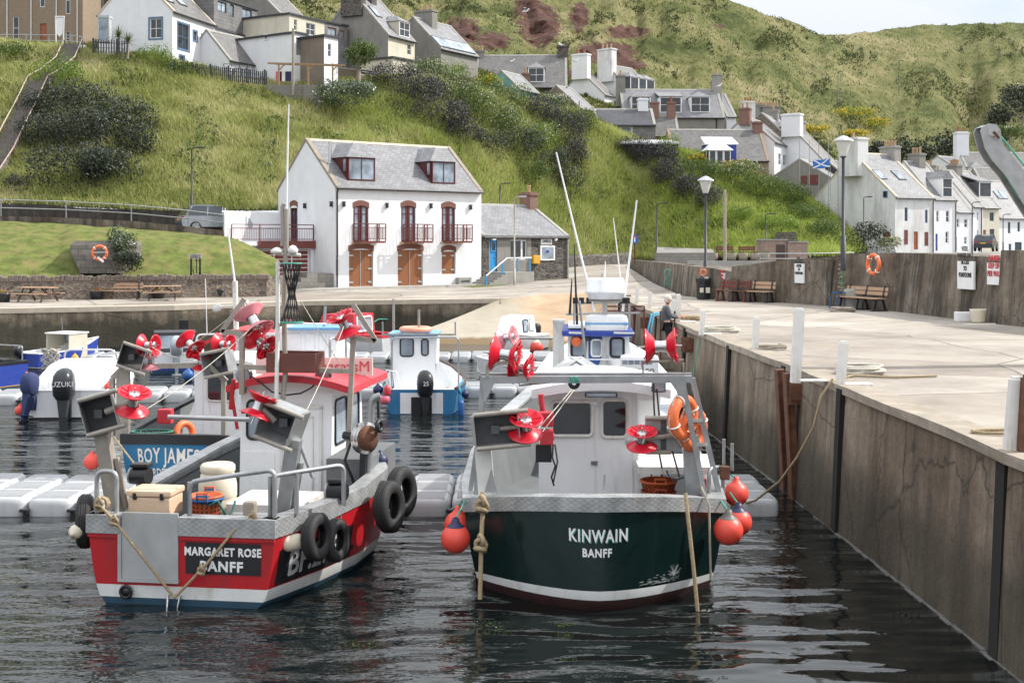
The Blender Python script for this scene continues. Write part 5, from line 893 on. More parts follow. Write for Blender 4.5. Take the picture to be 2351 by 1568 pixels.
def trough(par, c, u, v, n, w_, h, d_, mat=None, dark=None):  # open steel chute: u right, v up, n towards the open mouth
    c, u, v, n = Vector(c), Vector(u).normalized(), Vector(v).normalized(), Vector(n).normalized(); m = MB(); T = .015
    for s in (-1, 1):
        m.loft([[c+u*s*w_/2+v*-h/2, c+u*s*w_/2+v*h/2, c+u*s*w_/2+v*h/2+n*d_, c+u*s*w_/2+v*-h/2+n*d_], [c+u*s*(w_/2+T)+v*-h/2, c+u*s*(w_/2+T)+v*h/2, c+u*s*(w_/2+T)+v*h/2+n*d_, c+u*s*(w_/2+T)+v*-h/2+n*d_]], True)
        m.loft([[c+v*s*h/2-u*w_/2, c+v*s*h/2+u*w_/2, c+v*s*h/2+u*w_/2+n*d_, c+v*s*h/2-u*w_/2+n*d_], [c+v*s*(h/2+T)-u*w_/2, c+v*s*(h/2+T)+u*w_/2, c+v*s*(h/2+T)+u*w_/2+n*d_, c+v*s*(h/2+T)-u*w_/2+n*d_]], True)
    t = obj('jigging_machine', m, mat or GALV, par); m = MB(); m.poly([c-u*w_/2-v*h/2, c+u*w_/2-v*h/2, c+u*w_/2+v*h/2, c-u*w_/2+v*h/2]); m.box(c+n*.12, (.12, .12, .12)); obj('back_plate', m, dark or DARKST, t)
    for s in (-1, 1): m = MB(); m.tube([c+v*s*(h/2+.03)-u*w_*.5+n*(d_+.01), c+v*s*(h/2+.03)+u*w_*.75+n*(d_+.01)], .035, 8); obj('roller', m, TANBAR, t)
    return t
def outboard(par, c, s=1.0, rz=0, mat=None, tilt=0, txt=None):
    M4 = Matrix.Translation(c) @ Matrix.Rotation(rz, 4, 'Z') @ Matrix.Rotation(tilt, 4, 'X') @ Matrix.Scale(s, 4); m = MB(M4); r = []
    for z, w_, d, yo in ((-.02, .30, .36, .0), (.08, .40, .54, .0), (.30, .42, .60, -.02), (.48, .38, .54, -.02), (.58, .26, .40, 0), (.62, .12, .2, .02)):
        r.append([Vector((w_/2*math.copysign(abs(math.cos(a))**.6, math.cos(a)), yo+d/2*math.copysign(abs(math.sin(a))**.6, math.sin(a)), z)) for a in [2*math.pi*k/14 for k in range(14)]])
    m.loft(r, True, True, True); ob = obj('outboard_motor', m, mat or BLACK, par); m = MB(M4)
    m.loft([[Vector((x*a, y*b+o, z)) for x, y in ((-.1, -.2), (.1, -.2), (.1, .2), (-.1, .2))] for z, a, b, o in ((-.02, 1.1, .8, 0), (-.35, .7, .75, -.02), (-.62, .45, .6, -.04), (-.95, .3, .55, -.05))], True); m.box((0, .22, -.25), (.22, .2, .4)); m.box((0, -.05, -.66), (.3, .45, .03)); m.bar((0, .2, -.05), (0, .75, .05), .06)
    obj('leg', m, mat or BLACK, ob); m = MB(M4); m.lathe([(.001, -.3), (.06, -.2), (.06, .05), (.12, .06), (.12, .12), (.001, .12)], (0, 0, -.86), (0, 1, 0), 10); obj('gearcase', m, BLACK, ob)
    if txt: me = textmesh(txt, .15, lambda a, b, d: M4 @ Vector((a, -.34-d, .32+b)), .004); mk('lettering', me, FRAMEW, ob)
    return ob
BUOYN = [0]
def buoy(label, c, r, mat=None, cap=None, group=None, rope=None, cat='buoy', name='buoy'):
    t = thing(name, label, cat, c, 0, group); m = MB(); m.lathe([(r*math.sin(math.pi*i/14), -r*math.cos(math.pi*i/14)) for i in range(13)]+[(r*.36, r*1.0), (r*.22, r*1.16), (r*.2, r*1.35), (.001, r*1.36)], n=20); obj('body', m, mat or BUOY, t)
    if cap: m = MB(); m.lathe([(r*.62, r*.80), (r*.42, r*.95), (r*.27, r*1.14), (r*.24, r*1.37), (.001, r*1.38)], n=16); m.torus((0, 0, r*1.3), (0, 1, 0), r*.13, r*.05, 12, 6); obj('neck', m, cap, t)
    if rope is not None: m = MB(); q = Vector(rope)-Vector(c); m.tube(rope_pts((0, 0, r*1.3), q, -.0, 3), .014, 6); obj('lanyard', m, ROPEG, t)
    return t
def sausage(label, c, r, L, ax, mat, group=None, cat='fender'):
    m = MB(); ax = Vector(ax).normalized(); m.lathe([(.001, -L/2), (r*.25, -L/2), (r*.3, -L/2+r*.25), (r*.8, -L/2+r*.5), (r, -L/2+r), (r, L/2-r), (r*.8, L/2-r*.5), (r*.3, L/2-r*.25), (r*.25, L/2), (.001, L/2)], (0, 0, 0), ax, 16); o = obj('fender', m, mat); o.location = c; return tag(o, label, cat, group)
def tyre(label, c, ax, R_=.31, r=.11, group='tyre fenders hung on the red boat', cat='tyre'):
    t = thing('tyre', label, cat, c, 0, group); m = MB(); pr = []; w_ = r*.95; prof = [(R_-r*1.05, -w_*.55), (R_-r*.75, -w_*.85), (R_-r*.2, -w_), (R_+r*.35, -w_*.92), (R_+r*.62, -w_*.62), (R_+r*.7, 0), (R_+r*.62, w_*.62), (R_+r*.35, w_*.92), (R_-r*.2, w_), (R_-r*.75, w_*.85), (R_-r*1.05, w_*.55), (R_-r*.9, w_*.4), (R_-r*.1, w_*.75), (R_+r*.4, 0), (R_-r*.1, -w_*.75), (R_-r*.9, -w_*.4), (R_-r*1.05, -w_*.55)]
    m.lathe(prof, (0, 0, 0), ax, 36); obj('carcass', m, RUBBER, t); m = MB()
    for z in (-.45, -.15, .15, .45): m.lathe([(R_+r*.70, w_*z-.008), (R_+r*.735, w_*z-.004), (R_+r*.735, w_*z+.10*w_), (R_+r*.70, w_*z+.12*w_)], (0, 0, 0), ax, 36)
    obj('tread', m, RUBBER, t); return t
def rope(label, pts, r, mat, cat='rope', name='rope', knots=(), group=None):
    m = MB(); o = Vector(pts[0]); m.tube([Vector(p)-o for p in pts], r, 7)
    for k in knots: c = Vector(k)-o; m.torus(c, (.3, 1, .2), r*2.2, r*1.1, 10, 6); m.torus(c+Vector((.01, 0, r*2)), (1, .4, .3), r*2, r*1.1, 10, 6); m.torus(c-Vector((.01, 0, r*2)), (.2, .4, 1), r*2, r*1.1, 10, 6)
    b = obj(name, m, mat); b.location = o; return tag(b, label, cat, group)
def pipe(par, pts, r, mat, name='rail', n=8):
    m = MB(); m.tube(pts, r, n); return obj(name, m, mat, par)
def bend(a, b, c, k=.12, n=4):                          # rounded corner at b
    a, b, c = Vector(a), Vector(b), Vector(c); p, q = b+(a-b).normalized()*k, b+(c-b).normalized()*k
    return [p.lerp(b, i/n).lerp(b.lerp(q, i/n), i/n) for i in range(n+1)]
# ----- red fishing boat -----
MR = thing('fishing_boat', 'red hulled fishing boat with white wheelhouse and black name board', 'fishing boat', ((415-CX)/F*17.6, 17.6, 0), R(-8)); lp, lg, MRM = frame_of(MR)
S = [(0, 1.34, .97, 1.04, -.55, 0), (.5, 1.45, .97, 1.18, -.6, .07), (1.2, 1.6, .98, 1.36, -.7, .16), (2.2, 1.74, 1.03, 1.5, -.8, .28), (3.3, 1.74, 1.12, 1.45, -.85, .36), (4.3, 1.5, 1.24, 1.2, -.8, .25), (5.3, 1.02, 1.42, .7, -.7, .12), (6.2, .12, 1.62, .03, -.3, 0, .1)]
h, path, tp = hull(MR, S, .09, .26, [ANTIBLUE, STRIPE, RED], .35, deckz=.42)
npst = len(S); rail_cap(MR, path[npst:], .25, .22, CHECK, 'bulwark_cap'); rail_cap(MR, path[:npst], .25, .22, CHECK, 'bulwark_cap')
TW = lambda px, py: lp(px, py, 17.6)
def tflat(px): return (px-415)/167.0
xg0, xg1 = tflat(272), tflat(412)
m = MB(); 
for x0, x1 in ((-1.36, xg0), (xg1, 1.36)): m = MB(); m.b0(x0, x1, -.05, .20, .97, 1.22); obj('transom_cap', m, CHECK, MR); m = MB(); m.b0(x0+.015*(x0 < -1), x1-.015*(x1 > 1), -.03, .0, .91, .965); obj('rubbing_strake', m, RED, MR)
m = MB(); m.bbox(((xg0+xg1)/2, -.012, .81), (xg1-xg0-.02, .035, .92), .01); gt = obj('stern_gate', m, ALU, MR); m = MB(); m.b0(xg0-.04, xg0+.01, -.045, .0, .33, 1.0); m.b0(xg0-.04, xg1, -.05, 0, .31, .35); obj('gate_frame', m, ALU, gt)
m = MB(); a, b = tflat(427), tflat(606); m.b0(a, b, -.012, -.002, .45, .88); nb = obj('name_board', m, BLACK, MR)
letters('MARGARET ROSE', .155, ((a+b)/2, -.013, .755), (1, 0, 0), (0, 0, 1), FRAMEW, nb, bold=.005, sx=.84, sp=1.1); letters('BANFF', .19, ((a+b)/2-.02, -.013, .555), (1, 0, 0), (0, 0, 1), FRAMEW, nb, bold=.006, sx=1.02, sp=1.12)
m = MB(); m.torus((tflat(285), -.04, .17), (0, 1, 0), .08, .022, 20, 8); m.lathe([(.075, 0), (.075, .05)], (tflat(285), -.05, .17), (0, 1, 0), 16, caps=True); obj('exhaust_outlet', m, BLACK, MR)
m = MB(); m.tube([(tflat(385), -.02, .15), (tflat(387), -.07, -.02), (tflat(413), -.07, -.02), (tflat(415), -.02, .15)], .02, 6); obj('towing_eye', m, STEEL, MR)
def side_fn(y0, z0):                                    # starboard topside as a surface
    def wy(y, z):
        ys = [s[0] for s in S]; v = [wz(z, s[1], s[2], s[3], s[4], .35)+(s[5]) for s in S]; return float(np.interp(y, ys, v))
    return lambda a, b, d: Vector((wy(y0+a, z0+b)+d+.006, y0+a, z0+b))
sf = side_fn(.95, .52); m = MB(); r = [[sf(lerp(-.82, .95, i/14), -.24, .002), sf(lerp(-.82, .95, i/14), .25, .002)] for i in range(15)]; m.loft(r, False, False); rb = obj('registration_board', m, BLACK, MR); mk('lettering', textmesh('BF.275', .5, lambda a, b, d: sf(a-.02, b, .006), .004, .86, .012), SKYB if 0 else FRAMEW, rb)
m = MB()
for y, z in ((.35, .36), (1.9, .42), (3.0, .55), (3.9, .66)): q = side_fn(y, z)(0, 0, .0); m.box(q, (.02, .14, .06), R(-12))
obj('scupper', m, BLACK, MR)
# wheelhouse
cy = 3.35; c0 = lp(545, 1185, 20.9); c1 = lp(764, 1185, 20.9); xl, xr = c0.x, c1.x; zt = 2.56
bq = [Vector((xl, cy, .42)), Vector((xr, cy, .42)), Vector((xr+.05, cy+2.0, .42)), Vector((xl-.05, cy+2.0, .42))]; tq = [Vector((xl+.02, cy+.05, zt)), Vector((xr+.02, cy+.05, zt)), Vector((xr+.04, cy+1.8, zt)), Vector((xl, cy+1.8, zt))]
wh = boxhouse(MR, bq, tq, CLEANW); fa = fplane((xl, cy-.0, .42), (1, 0, 0), (0, .05, 2.1)); W_ = xr-xl
bwin(wh, fa, .13, 1.35, .62, 1.98, .08); 
m = MB(); q = [fa(.72, .05, .02), fa(1.38, .05, .02), fa(1.38, 1.88, .02), fa(.72, 1.88, .02)]; m.loft([[p-Vector((0, -.03, 0)) for p in q], q], True); dr = obj('door', m, CLEANW, wh); m = MB()
for a, c, b, e in ((.70, .05, .74, 1.9), (1.36, .05, 1.40, 1.9), (.70, 1.86, 1.40, 1.92), (.84, .12, .86, 1.74), (1.24, .12, 1.26, 1.74), (.84, 1.72, 1.26, 1.74)): m.loft([[fa(a, c, x), fa(b, c, x), fa(b, e, x), fa(a, e, x)] for x in (.0, .045)], True)
obj('door_frame', m, OLDW, dr)
m = MB(); m.loft([[fa(.05, .1, x), fa(.6, .1, x), fa(.6, 1.15, x), fa(.05, 1.15, x)] for x in (.0, .015)], True); obj('hatch_panel', m, CLEANW, wh)
fs = fplane((xr, cy, .42), (.05, 2.0, 0), (.0, 0, 1)); 
for a, b in ((.18, .82), (.92, 1.55)): bwin(wh, fplane((xr+.01, cy+.02, .42), (.04, 1.9, 0), (-.0, .02, 1)), a, 1.25, b, 1.98, .08)
camber_roof(MR, xl-.12, xr+.42, cy-.28, cy+2.2, zt-.0, .11, .18, ROOFRED)
m = MB(); m.b0(xl-.6+.5, xr+.42, cy+1.1, cy+1.14, zt+.16, zt+.46); sb = obj('roof_sign', m, M('faded_cream_board', (.72, .62, .56), .6), MR); mk('lettering', textmesh('Margaret Rose', .26, plane_fn((xl+1.15, cy+1.095, zt+.31), (1, 0, 0), (0, 0, 1)), .004, -1), M('faded_red_lettering', (.55, .10, .12), .6), sb)
for px, py in ((563, 860), (744, 862)):
    c = lp(px, py, 20.9); m = MB(); m.lathe([(.001, .1), (.08, .09), (.13, .02), (.13, 0)], c, (0, -1, -.1), 16); m.cyl(c, c-Vector((0, 0, .3)), .02); fl = obj('flood_lamp', m, BLACK, MR); m = MB(); m.lathe([(.001, .102), (.12, .095)], c+Vector((0, -.03, 0)), (0, -1, -.1), 16); obj('lens', m, GLASSL, fl)
m = MB(); m.bbox(lp(533, 905, 20.7), (.07, .05, .5), .02, 0, 0, R(6)); m.tube([lp(533, 912, 20.7), lp(545, 985, 20.7)], .03, 6); obj('red_handle', m, RED, MR)
# gantry of tan bar over the wheelhouse with reels
Yg = 20.4; gp_ = lambda px, py: lp(px, py, Yg); m = MB()
for a, b in (((556, 763), (556, 905)), ((811, 774), (800, 1030)), ((555, 842), (811, 853)), ((509, 761), (557, 766)), ((509, 761), (562, 686)), ((811, 776), (863, 783)), ((863, 783), (811, 700))): m.bar(gp_(*a), gp_(*b), .075)
obj('gantry', m, TANBAR, MR)
m = MB(); c = gp_(672, 828); x0, x1 = gp_(618, 828).x, gp_(735, 828).x; y0 = c.y-.2
for a, b, c_, d in ((x0, x1, y0, y0+.02), (x0, x1, y0+.5, y0+.52), (x0, x0+.02, y0+.021, y0+.499), (x1-.02, x1, y0+.021, y0+.499)): m.b0(a, b, c_, d, gp_(0, 850).z, gp_(0, 809).z)
m.b0(x0, x1, y0, y0+.52, gp_(0, 850).z-.02, gp_(0, 850).z-.002); bx = obj('steel_tray', m, M('brown_red_box', (.14, .045, .032), .6, var=.2), None); bx.matrix_world = MRM; tag(bx, 'open brown red box on the gantry beam above the red roof', 'box')
reel(MR, gp_(583, 737), (.55, -.25, -.75), .50, .17, REELP); reel(MR, gp_(789, 745), (-.35, -.3, .85), .46, .16); reel(MR, gp_(600, 787), (.8, -.3, -.55), .43, .15)
# stern jigging machines on posts
for (bx0, by0, bx1, by1, pa, pb, tilt, rc, rax, Y_, sgn) in ((192, 905, 272, 990, (236, 995), (266, 1180), 16, (306, 922), (.25, -.25, .9), 18.1, 1), (618, 922, 712, 1008, (676, 1008), (650, 1188), -20, (594, 932), (.3, .2, .85), 18.2, -1)):
    c = lp((bx0+bx1)/2, (by0+by1)/2, Y_+.15); u = Vector((math.cos(R(tilt)), 0, math.sin(R(tilt)))); v = Vector((-math.sin(R(tilt)), 0, math.cos(R(tilt)))); n = Vector((.35*sgn, -1, .08*sgn))
    tr = trough(MR, c, u, v, n, .48, .44, .34)
    m = MB(); a, b = lp(*pa, Y_), lp(*pb, Y_+.1); m.bar(a, b, .2, .16); m.bar(b+Vector((.14, .02, .1)), lerp(a, b, .3)+Vector((.14, .02, 0)), .06); obj('post', m, TANBAR if sgn > 0 else GALV, MR)
    reel(MR, lp(*rc, Y_-.12), rax, .46, .15)
    m = MB(); m.cyl(lp(*rc, Y_-.1), c+n.normalized()*.2+u*.1*sgn, .05); obj('axle', m, TANBAR, tr)
# rails
def U_rail(par, a, b, h, r=.035, mat=None, mids=()):
    a, b = Vector(a), Vector(b); A, B = a+Vector((0, 0, h)), b+Vector((0, 0, h)); pts = [a]+bend(a, A, B, .12)+bend(A, B, b, .12)+[b]; m = MB(); m.tube(pts, r, 8)
    for k in mids: p = a.lerp(b, k); m.tube([p, p+Vector((0, 0, h))], r, 8)
    return obj('rail', m, mat or GALV, par)
U_rail(MR, (tflat(203), .1, 1.2), (tflat(250), .12, 1.2), .6); U_rail(MR, (tflat(428), .12, 1.0), (tflat(632), .12, 1.2), .68, mids=(.0,)); U_rail(MR, (tflat(620), .15, 1.2), (tflat(700)+.35, .9, 1.25), .58, mids=(.0, .35))
pipe(MR, [lp(385, 957, 18.3), lp(572, 963, 18.5)], .035, GALV, 'boom'); pipe(MR, [lp(718, 1096, 18.3), lp(690, 1022, 18.3)], .03, GALV, 'brace')
# masts
pipe(MR, [lp(646, 950, 20.3), lp(655, 860, 20.3), lp(652, 700, 20.3), lp(657, 560, 20.3), lp(657, 480, 20.3)], .042, TANBAR, 'mast'); pipe(MR, [lp(657, 482, 20.3), lp(663, 240, 20.3)], [.022, .01], FRAMEW, 'aerial'); pipe(MR, [lp(634, 950, 20.2), lp(638, 720, 20.2), lp(638, 600, 20.2)], .036, OLDW, 'pole')
m = MB(); m.tube([lp(632, 582, 20.3), lp(690, 586, 20.3)], .03, 6); m.lathe([(.001, 0), (.07, 0), (.09, .06), (.05, .12), (.001, .14)], lp(672, 583, 20.3), n=12); m.cyl(lp(672, 570, 20.3), lp(672, 583, 20.3), .03); m.lathe([(.001, 0), (.10, 0), (.10, .05), (.04, .09), (.001, .1)], lp(636, 582, 20.3), n=12); obj('aerial_bracket', m, OLDW, MR)
pipe(MR, [lp(648, 565, 20.3), lp(650, 540, 20.3), lp(648, 475, 20.3), lp(652, 468, 20.3)], .035, TANBAR, 'bracket')
nt_ = thing('net', 'black keep net with green hoop hanging from the mast', 'net', P(670, 605, 20.1)); m = MB(); H = (740-605)/F*20.1; 
def nr(k): return lerp(.15, .05, min(k/.5, 1)) if k < .5 else lerp(.05, .17, ((k-.5)/.5)**1.3)
for k in range(15):
    a = 2*math.pi*k/15
    for s in (-1, 1): m.tube([(nr(i/14)*math.cos(a+s*i*.09), nr(i/14)*math.sin(a+s*i*.09), -H*i/14) for i in range(15)], .0065, 4)
obj('mesh', m, BLACK, nt_); m = MB(); m.torus((0, 0, 0), (0, 0, 1), .15, .014, 20, 6); obj('hoop', m, ROPEG, nt_); m = MB(); m.torus((0, 0, -H), (0, 0, 1), .17, .016, 20, 6); obj('hoop', m, ROPEG, nt_)
# starboard hauler, davit, motors
hc = lp(835, 1005, 20.2); m = MB(); m.lathe([(.001, -.05), (.16, -.05), (.25, -.02), (.16, .0), (.16, .04), (.25, .07), (.1, .09), (.001, .09)], hc, (.8, -.6, .05), 24); hl = obj('pot_hauler', m, STEEL, MR); m = MB(); m.lathe([(.001, .09), (.12, .10), (.2, .085), (.2, .12), (.001, .13)], hc, (.8, -.6, .05), 20); obj('rusty_disc', m, RUST, hl); m = MB(); m.bar(hc, hc-Vector((.02, 0, .75)), .09); m.cyl(hc, hc+Vector((-.35, .1, .02)), .06); m.tube([hc+Vector((-.2, 0, -.05)), hc+Vector((-.28, -.1, -.35)), hc+Vector((-.2, 0, -.6)), hc+Vector((-.1, 0, -.9))], .025, 6); obj('motor', m, BLACK, hl)
p0, p1, p2 = lp(846, 1090, 20.3), lp(853, 915, 20.3), lp(873, 908, 20.3); pipe(MR, [p0]+bend(p0, p1, p2, .08)+[p2], .055, GALV, 'davit'); m = MB(); m.torus(lp(871, 978, 20.2), (1, -.3, .1), .075, .035, 18, 8); m.bar(lp(868, 920, 20.2), lp(869, 960, 20.2), .04); obj('hanging_block', m, BLACK, MR)
for px, py, Y_ in ((325, 1092, 18.9), (776, 1128, 18.9)):
    c = lp(px, py, Y_); m = MB(); m.cyl(c-Vector((.13, 0, 0)), c+Vector((.13, -.04, 0)), .125, n=18); m.bbox(c+Vector((0, 0, .16)), (.28, .2, .06), .02); mo = obj('winch', m, BLACK, MR); m = MB(); m.torus(c-Vector((.16, 0, 0)), (1, 0, 0), .1, .025, 16, 6); m.bar(c-Vector((0, 0, .1)), c-Vector((0, 0, .4)), .12); obj('winch_mount', m, GALV, mo)
m = MB(); m.b0(xr+.05, xr+.75, cy-.4, cy+1.4, .42, 1.55); obj('side_locker', m, M_DECKG, MR); m = MB(); m.b0(.2, 1.35, 1.2, 2.3, 1.0, 1.16); obj('shelf', m, OLDW, MR)
# loose gear on the red boat
def basket(label, c, r, h, mat, grp=None):
    t = thing('basket', label, 'basket', c, 0, grp); m = MB(); m.lathe([(r*.8, 0), (r*.98, h), (r*1.08, h), (r*1.08, h+.03), (r*.95, h+.03), (r*.78, .02), (.001, .02)], n=24)
    obj('body', m, mat, t); m = MB()
    for k in range(20):
        a = 2*math.pi*k/20
        for z in (.2, .4, .6, .8): q = lerp(r*.8, r*.98, z); m.box((q*math.cos(a), q*math.sin(a), z*h), (.02, .02, h*.09), a)
    obj('perforations', m, BLACK, t)
    for s in (-1, 1): m = MB(); m.tube([(s*r*.3-.0, -r*1.0*0+r*s, h), (s*r*.3, r*s*1.05, h+.09), (-s*r*.3, r*s*1.05, h+.09), (-s*r*.3, r*s, h)], .018, 6); obj('handle', m, mat, t)
    return t
def world(M4, v): return M4 @ Vector(v)
t = thing('cool_box', 'tan insulated cool box behind the stern gate', 'cool box', P(351, 1183, 18.2), R(-8)); t['kind'] = 'thing'; m = MB(); m.bbox((0, .1, .14), (.62, .5, .30), .04); obj('body', m, TAN, t); m = MB(); m.bbox((0, .1, .335), (.66, .54, .085), .025); lid = obj('lid', m, TAN, t); m = MB(); m.box((-.2, -.16, .3), (.05, .03, .09)); m.box((.2, -.16, .3), (.05, .03, .09)); obj('latch', m, BLACK, lid)
basket('orange perforated fish basket beside the white barrel', P(472, 1188, 18.4), .235, .30, ORANGE); basket('blue basket nested in the orange perforated basket', P(473, 1160, 18.4), .24, .09, BLUEB)
t = thing('barrel', 'off white plastic barrel standing against the wheelhouse', 'barrel', P(500, 1190, 19.3)); m = MB(); m.lathe([(.001, 0), (.24, 0), (.28, .1), (.285, .3), (.275, .32), (.285, .34), (.285, .52), (.25, .68), (.22, .71), (.22, .74)], n=22); obj('body', m, BARREL, t); m = MB(); m.lathe([(.24, .70), (.26, .72), (.26, .80), (.23, .83), (.001, .83)], n=22); obj('lid', m, BARREL, t)
rope('green hose looped over the blue basket', [P(480, 1160, 18.2), P(500, 1150, 18.2), P(515, 1175, 18.2), P(525, 1195, 18.3), P(535, 1170, 18.4), P(540, 1150, 18.5)], .018, M('green_hose', (.02, .12, .09), .5), 'hose', 'hose')
m = MB(); m.bbox((0, 0, 0), (.9, .5, .16), .03); fb = obj('fish_box', m, CLEANW); fb.location = P(610, 1183, 18.9); fb.rotation_euler = (0, 0, R(-8)); tag(fb, 'white plastic fish box on deck below the wheelhouse door', 'fish box')
e = P(400, 1372, 17.5); rope('frayed tan rope from the left stern corner to the towing eye', [P(228, 1158, 17.6), P(262, 1195, 17.45), P(325, 1275, 17.45), e], .021, ROPE, knots=(P(263, 1196, 17.44), P(228, 1155, 17.6))); rope('frayed tan rope from the timber bitt down to the towing eye', [P(580, 1188, 17.5), P(540, 1215, 17.45), P(470, 1300, 17.45), e], .021, ROPE, knots=(P(462, 1310, 17.44), P(580, 1188, 17.5)))
rope('coil of tan rope on the left stern quarter of the red boat', [P(234, 1157, 17.7)+Vector((.09*math.cos(k*.7), .05*math.sin(k*.3), .09*math.sin(k*.7))) for k in range(30)], .02, ROPE, 'rope coil', 'rope_coil')
m = MB(); m.bbox(lp(574, 1175, 17.8), (.17, .15, .3), .03); obj('timber_bitt', m, WOODG, MR)
tyre('front large tyre hanging from the red boat near its stern corner', P(727, 1232, 17.9), (.93, -.36, .05), .26, .10); tyre('tyre half hidden behind the front stern tyre on the red side', P(771, 1240, 18.35), (.93, -.36, .05), .24, .095); tyre('tall tyre at the shoulder of the red boat, nearest of two', P(894, 1163, 19.6), (.94, -.33, .10), .31, .12); tyre('rear tyre at the shoulder of the red boat above the pontoon', P(922, 1128, 20.3), (.92, -.36, .1), .31, .12)
tyre('black tyre on the far left side of the red boat', P(196, 1196, 18.2), (1, .2, 0), .30, .11); sausage('dirty white cylindrical fender beside the stern tyres', P(671, 1245, 17.75), .115, .40, (1, .55, .04), BARREL); sausage('small dirty white fender on the left stern corner', P(178, 1218, 17.9), .10, .3, (.3, 1, .2), BARREL)
buoy('round navy buoy at the bow of the red boat', P(873, 1058, 21.0), .13, NAVY)
# ----- dark green fishing boat -----
KW = thing('fishing_boat', 'dark green fishing boat with white wheelhouse and aluminium gantry', 'fishing boat', (1.17, 17.3, 0), R(-1)); lp, lg, KWM = frame_of(KW)
S2 = [(1.25, 1.88, 1.08, 1.62, -.75), (2.4, 1.96, 1.12, 1.75, -.9), (4.5, 1.92, 1.25, 1.62, -.9), (6.5, 1.55, 1.6, 1.15, -.9), (8.3, .8, 2.05, .42, -.7), (9.3, .1, 2.4, .03, -.3, 0, .1)]
h, path, tp2 = hull(KW, S2, .12, .22, [ANTIRED, STRIPE, GREEN], .55, 1.25, .27, .5)
rail_cap(KW, path, .20, .25, CHECK, 'bulwark_cap', .03)
def kt(a, b, d):                                         # lettering on the bowed transom
    z = b; s = max(min(a/1.8, 1), -1); q = tp2(s, z); return q+Vector((.25*s, -1, 0)).normalized()*(d+.004)
me = textmesh('KINWAIN', .19, lambda a, b, d: kt(a-.0, .84+b-.03*math.cos(a*2.6), d), .008, .86, .004, 1.14); mk('lettering', me, FRAMEW, KW); me = textmesh('KINWAIN', .19, lambda a, b, d: kt(a+.010, .828+b-.03*math.cos(a*2.6), d-.004), .008, .86, .004, 1.14); mk('lettering_shadow', me, ROPEG, KW)
me = textmesh('BANFF', .125, lambda a, b, d: kt(a-.02, .65+b-.02*math.cos(a*2.6), d), .008, 1.0, .004, 1.12); mk('lettering', me, FRAMEW, KW)
m = MB()
for k in range(80):
    a = random.uniform(.2, 2.9); L_ = random.uniform(.02, .17)*random.random(); b0 = kt(1.10, .30+random.uniform(0, .05), .002); e0 = kt(1.10+L_*math.cos(a)*.9, .31+L_*math.sin(a), .003); m.bar(b0, e0, .0035, .002)
for k in range(60): x = random.gauss(.85, .14); z = .25+abs(random.gauss(0, .035)); m.bar(kt(x, z, .002), kt(x+random.uniform(.01, .07), z+random.uniform(-.005, .015), .003), .003, .002)
obj('scraped_paint', m, M('pale_scrape', (.45, .47, .46), .7), KW)
c0, c1 = lp(1238, 1000, 20.0), lp(1462, 1000, 20.0); xl, xr = c0.x, c1.x; cy = c0.y; zt = lp(1300, 903, 20).z; W_ = xr-xl
wh = boxhouse(KW, [Vector((xl, cy, .5)), Vector((xr, cy, .5)), Vector((xr, cy+2.2, .5)), Vector((xl, cy+2.2, .5))], [Vector((xl, cy+.04, zt)), Vector((xr, cy+.04, zt)), Vector((xr, cy+2.0, zt)), Vector((xl, cy+2.0, zt))], WHITE)
fa = fplane((xl, cy, .5), (1, 0, 0), (0, .04, 2.2)); kx = lambda px: lp(px, 960, 20).x-xl; kz = lambda py: lp(1300, py, 20).z-.5
bwin(wh, fa, kx(1266), kz(1001), kx(1360), kz(922), .07, OLDW, GLASS, .03); bwin(wh, fa, kx(1381), kz(1004), kx(1440), kz(918), .08, OLDW, GLASS, .03)
m = MB()
for a in (kx(1366), kx(1452)): m.loft([[fa(a-.012, .02, x), fa(a+.012, .02, x), fa(a+.012, 2.1, x), fa(a-.012, 2.1, x)] for x in (.0, .012)], True)
dr = obj('door', m, OLDW, wh); m = MB()
for py in (927, 1062, 1015): m.box(fa(kx(1364 if py != 1015 else 1443), kz(py), .02), (.1, .03, .06))
obj('hinge', m, STEEL, dr)
m = MB(); m.b0(xr+.02, lp(1520, 960, 20.6).x, cy+.9, cy+.96, .5, zt); m.b0(xr+.0, xr+.03, cy+.0, cy+.9, .5, zt-.01); obj('side_panel', m, WHITE, wh)
camber_roof(KW, xl-.12, lp(1535, 900, 20).x, cy-.3, cy+2.3, zt-.05, .14, .13, CLEANW)
m = MB(); c = lp(1380, 906, 19.65); m.bbox(c, (.50, .07, .075), .015); lb = obj('light_bar', m, BLACK, KW); m = MB(); m.box(c+Vector((0, -.037, 0)), (.45, .01, .045)); obj('lens', m, GLASSL, lb)
m = MB()
for i in range(7): m.bbox(lp(1250+i*8, 888-i*.6, 20.3), (.045, .05, .16), .015)
m.box(lp(1275, 893, 20.3), (.45, .06, .06)); obj('red_fender_rack', m, ROOFRED, KW)
m = MB(); c = lp(1512, 885, 19.5); m.bbox(c, (.2, .12, .2), .02, R(15)); fl = obj('flood_lamp', m, BLACK, KW); m = MB(); m.box(c+Vector((.01, -.064, 0)), (.16, .01, .16), R(15)); obj('lens', m, GLASSL, fl)
Yg = 18.7; gk = lambda px, py, dY=0: lp(px, py, Yg+dY); m = MB()
m.bar(gk(1104, 872), gk(1588, 870), .10, .10); m.bar(gk(1104, 862, .35), gk(1588, 862, .35), .08, .08); m.bar(gk(1108, 868), gk(1093, 1135), .07); m.bar(gk(1118, 866, .35), gk(1080, 1128, .4), .07); m.bar(gk(1566, 868), gk(1618, 1142), .075); m.bar(gk(1590, 868, .3), gk(1652, 1138, .3), .075)
